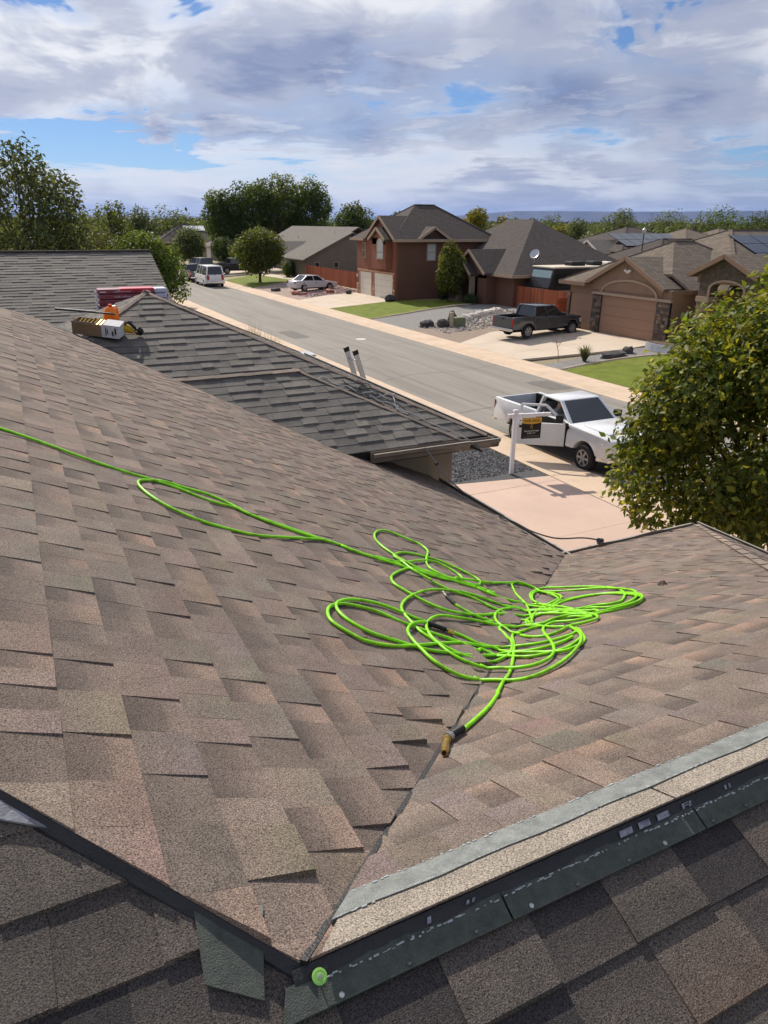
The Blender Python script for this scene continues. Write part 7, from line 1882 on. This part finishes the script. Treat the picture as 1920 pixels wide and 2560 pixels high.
# ================================================================== the sign, and things in the yards
sg = thing('sale_sign', 'white post with a black and gold FOR SALE board hanging from its arm', 'sign', (11.2, 14.95, 0.02), 0)
SGA = rad(-14)
sg.rotation_euler = (0, 0, SGA)
M_vinyl = mat('white_vinyl', srgb(222, 222, 226), 0.4, 0.03, 5, spec=0.5)
b = MB(); b.box(-0.05, 0.05, -0.05, 0.05, 0, 1.70); b.build('post', M_vinyl, sg, bevel=0.006)
b = MB(); b.box(-0.065, 0.065, -0.065, 0.065, 1.70, 1.72); b.prism([(-0.05, -0.05, 1.72), (0.05, -0.05, 1.72), (0.05, 0.05, 1.72), (-0.05, 0.05, 1.72)], (0, 0, 0.02)); b.build('post_cap', M_vinyl, sg, bevel=0.005)
b = MB(); b.box(-0.20, -0.05, -0.04, 0.04, 1.54, 1.63); b.box(0.05, 0.98, -0.04, 0.04, 1.54, 1.63); b.build('arm', M_vinyl, sg, bevel=0.006)
for x in (0.17, 0.77): MB().box(x, x + 0.035, -0.045, 0.045, 1.532, 1.638).build('arm_clip', M_vinyl, sg)
M_sblack = mat('sign_black', srgb(26, 27, 30), 0.5, 0.05, 5)
M_sgold = mat('sign_gold', srgb(200, 158, 60), 0.5, 0.05, 5)
M_swhite = mat('sign_white', srgb(225, 222, 210), 0.5, 0.0)
bo = MB(); bo.box(0.20, 0.74, -0.008, 0.008, 0.95, 1.51); board = bo.build('board', M_sblack, sg)
gp = [(0.20, 1.51), (0.74, 1.51), (0.74, 1.375)] + [(0.74 - 0.54 * k, 1.375 - 0.035 * math.sin(math.pi * k)) for k in np.linspace(0.1, 0.9, 9)] + [(0.20, 1.375)]
b = MB(); b.prism([(x, -0.0085, z) for x, z in gp], (0, -0.0025, 0)); b.build('gold_banner', M_sgold, board)
def sign_text(txt, x, z, size, m, spacing=1.0, name='lettering', weight=0.0):
    cu = bpy.data.curves.new(name, 'FONT'); cu.body = txt; cu.size = size; cu.align_x = 'CENTER'; cu.align_y = 'CENTER'; cu.extrude = 0.001; cu.space_character = spacing; cu.offset = weight
    tmp = bpy.data.objects.new(name, cu); COL.objects.link(tmp)
    bpy.context.view_layer.update()
    me = bpy.data.meshes.new_from_object(tmp.evaluated_get(bpy.context.evaluated_depsgraph_get()))
    bpy.data.objects.remove(tmp)
    me.materials.clear(); me.materials.append(m)
    o = bpy.data.objects.new(name, me); COL.objects.link(o); o.parent = board
    o.location = (x, -0.0125, z); o.rotation_euler = (math.pi / 2, 0, 0)
    return o
sign_text('FOR SALE', 0.47, 1.428, 0.092, M_sblack, 1.12, weight=0.001)
sign_text('BLACKPINE', 0.475, 1.155, 0.056, M_swhite, 1.5, weight=0.0006)
sign_text('REALTY', 0.475, 1.095, 0.046, M_swhite, 1.5, weight=0.0006)
b = MB(); b.bar((0.455, -0.0095, 1.22), (0.455, -0.0095, 1.32), 0.003, 0.010, up=(1, 0, 0)); b.bar((0.45, -0.0095, 1.315), (0.505, -0.0095, 1.315), 0.003, 0.010); b.bar((0.455, -0.0095, 1.275), (0.485, -0.0095, 1.275), 0.003, 0.010)
b.tube([(0.478, -0.0095, 1.275), (0.505, -0.0095, 1.262), (0.505, -0.0095, 1.232), (0.482, -0.0095, 1.22)], 0.004, 6); b.build('emblem', M_sgold, board)
b = MB(); b.box(0.34, 0.70, -0.0105, -0.0085, 1.02, 1.029); b.box(0.26, 0.70, -0.0105, -0.0085, 0.985, 0.993); b.build('rule_lines', mat('sign_grey', srgb(110, 110, 112), 0.5, 0), board)
for x in (0.26, 0.68):
    b = MB(); b.tube([(x, 0, 1.505), (x, 0, 1.545)], 0.006, 6); b.build('hook', M_steel, sg)

ub = thing('utility_box', 'green utility pedestal on the river rock', 'utility box', (25.0, 40.1, gz(25.0)))
b = MB(); b.box(-0.30, 0.42, -0.3, 0.3, 0.0, 0.62); b.build('cabinet', mat('green_enamel', srgb(108, 116, 92), 0.5, 0.08, 4), ub, bevel=0.04)
b = MB(); b.box(-0.55, -0.34, -0.12, 0.12, 0.0, 0.95); b.build('pedestal', mat('beige_enamel', srgb(170, 158, 132), 0.5, 0.05), ub, bevel=0.03)
pl_ = thing('planter', 'oval corrugated steel planter at the edge of the tan lawn', 'planter', (28.9, 26.9, gz(28.9)))
b = MB(); rings = []
for i in range(15):
    z = i * 0.028; k = 1 + 0.02 * (i % 2)
    rings.append([(1.15 * k * math.copysign(abs(math.cos(t)) ** 0.7, math.cos(t)) * 0.42, 1.0 * k * math.copysign(abs(math.sin(t)) ** 0.7, math.sin(t)) * 0.95, z) for t in np.linspace(0, 6.2832, 29)[:-1]])
b.loft(rings); b.build('wall', M_alu, pl_)
b = MB(); b.loft([[(1.12 * 0.42 * math.cos(t), 0.9 * math.sin(t), z) for t in np.linspace(0, 6.2832, 25)[:-1]] for z in (0.394, 0.40)]); b.build('soil', M_bark, pl_)
pr_ = thing('porch_chair', 'dark slatted chair in the shaded porch of the tan house', 'chair', (31.7, 27.45, 0.47), rad(180))
b = MB(); b.box(-0.3, 0.3, -0.32, 0.32, 0.40, 0.44); b.build('seat', M_plastic, pr_)
b = MB(); b.box(0.26, 0.31, -0.32, 0.32, 0.44, 1.05); b.build('backrest', M_plastic, pr_)
for x in (-0.28, 0.26):
    for y in (-0.30, 0.27):
        b = MB(); b.box(x, x + 0.04, y, y + 0.04, 0, 0.40); b.build('leg', M_plastic, pr_)
for y in (-0.34, 0.29):
    b = MB(); b.box(-0.3, 0.3, y, y + 0.06, 0.62, 0.66); b.build('armrest', M_plastic, pr_)
lt = thing('plinth_lantern', 'pale square garden lantern on the ground before the porch column', 'lantern', (30.35, 26.4, 0.45))
b = MB(); b.box(-0.22, 0.22, -0.26, -0.08, 0, 0.75); b.box(-0.22, 0.22, 0.08, 0.26, 0, 0.75); b.box(-0.22, 0.22, -0.08, 0.08, 0, 0.18); b.box(-0.22, 0.22, -0.08, 0.08, 0.6, 0.75); b.build('case', mat('pale_cast_stone', srgb(176, 170, 164), 0.8, 0.08), lt)
b = MB(); b.box(-0.24, 0.24, -0.28, 0.28, 0.75, 0.80); b.build('lid', M_stone, lt)
for i, (y, lab) in enumerate(((84.9, 'yellow plastic slide leaning by the grey house entry, left one'), (86.0, 'yellow plastic slide leaning by the grey house entry, right one'))):
    yl = thing('toy_slide', lab, 'slide', (30.9 if i else 30.6, y + 2.6, 0.35))
    b = MB(); b.loft([[(x, -0.2, z), (x, 0.2, z), (x, 0.2, z + 0.05), (x, 0.24, z + 0.14), (x, -0.24, z + 0.14), (x, -0.2, z + 0.05)] for x, z in ((-0.5, 0.05), (-0.2, 0.35), (0.05, 0.9), (0.15, 1.35))]); b.build('chute', M_yel, yl)
    b = MB(); b.bar((0.15, 0, 1.35), (0.4, 0, 0.0), 0.3, 0.05); b.build('ladder_frame', M_yel, yl)
# dark bin tipping over the far eave, and a pale board by it
bn = thing('wheelie_bin', 'dark object with a pale lid just showing over the far eave', 'bin', (7.45, 20.6, 0.0))
b = MB(); b.prism([(-0.25, -0.3, 0.05), (0.25, -0.3, 0.05), (0.3, -0.35, 2.55), (-0.3, -0.35, 2.55)], (0, 0.66, 0)); b.build('body', M_plastic, bn, bevel=0.03)
b = MB(); b.box(-0.33, 0.33, -0.38, 0.36, 2.55, 2.60); b.build('lid', M_alu, bn, bevel=0.02)
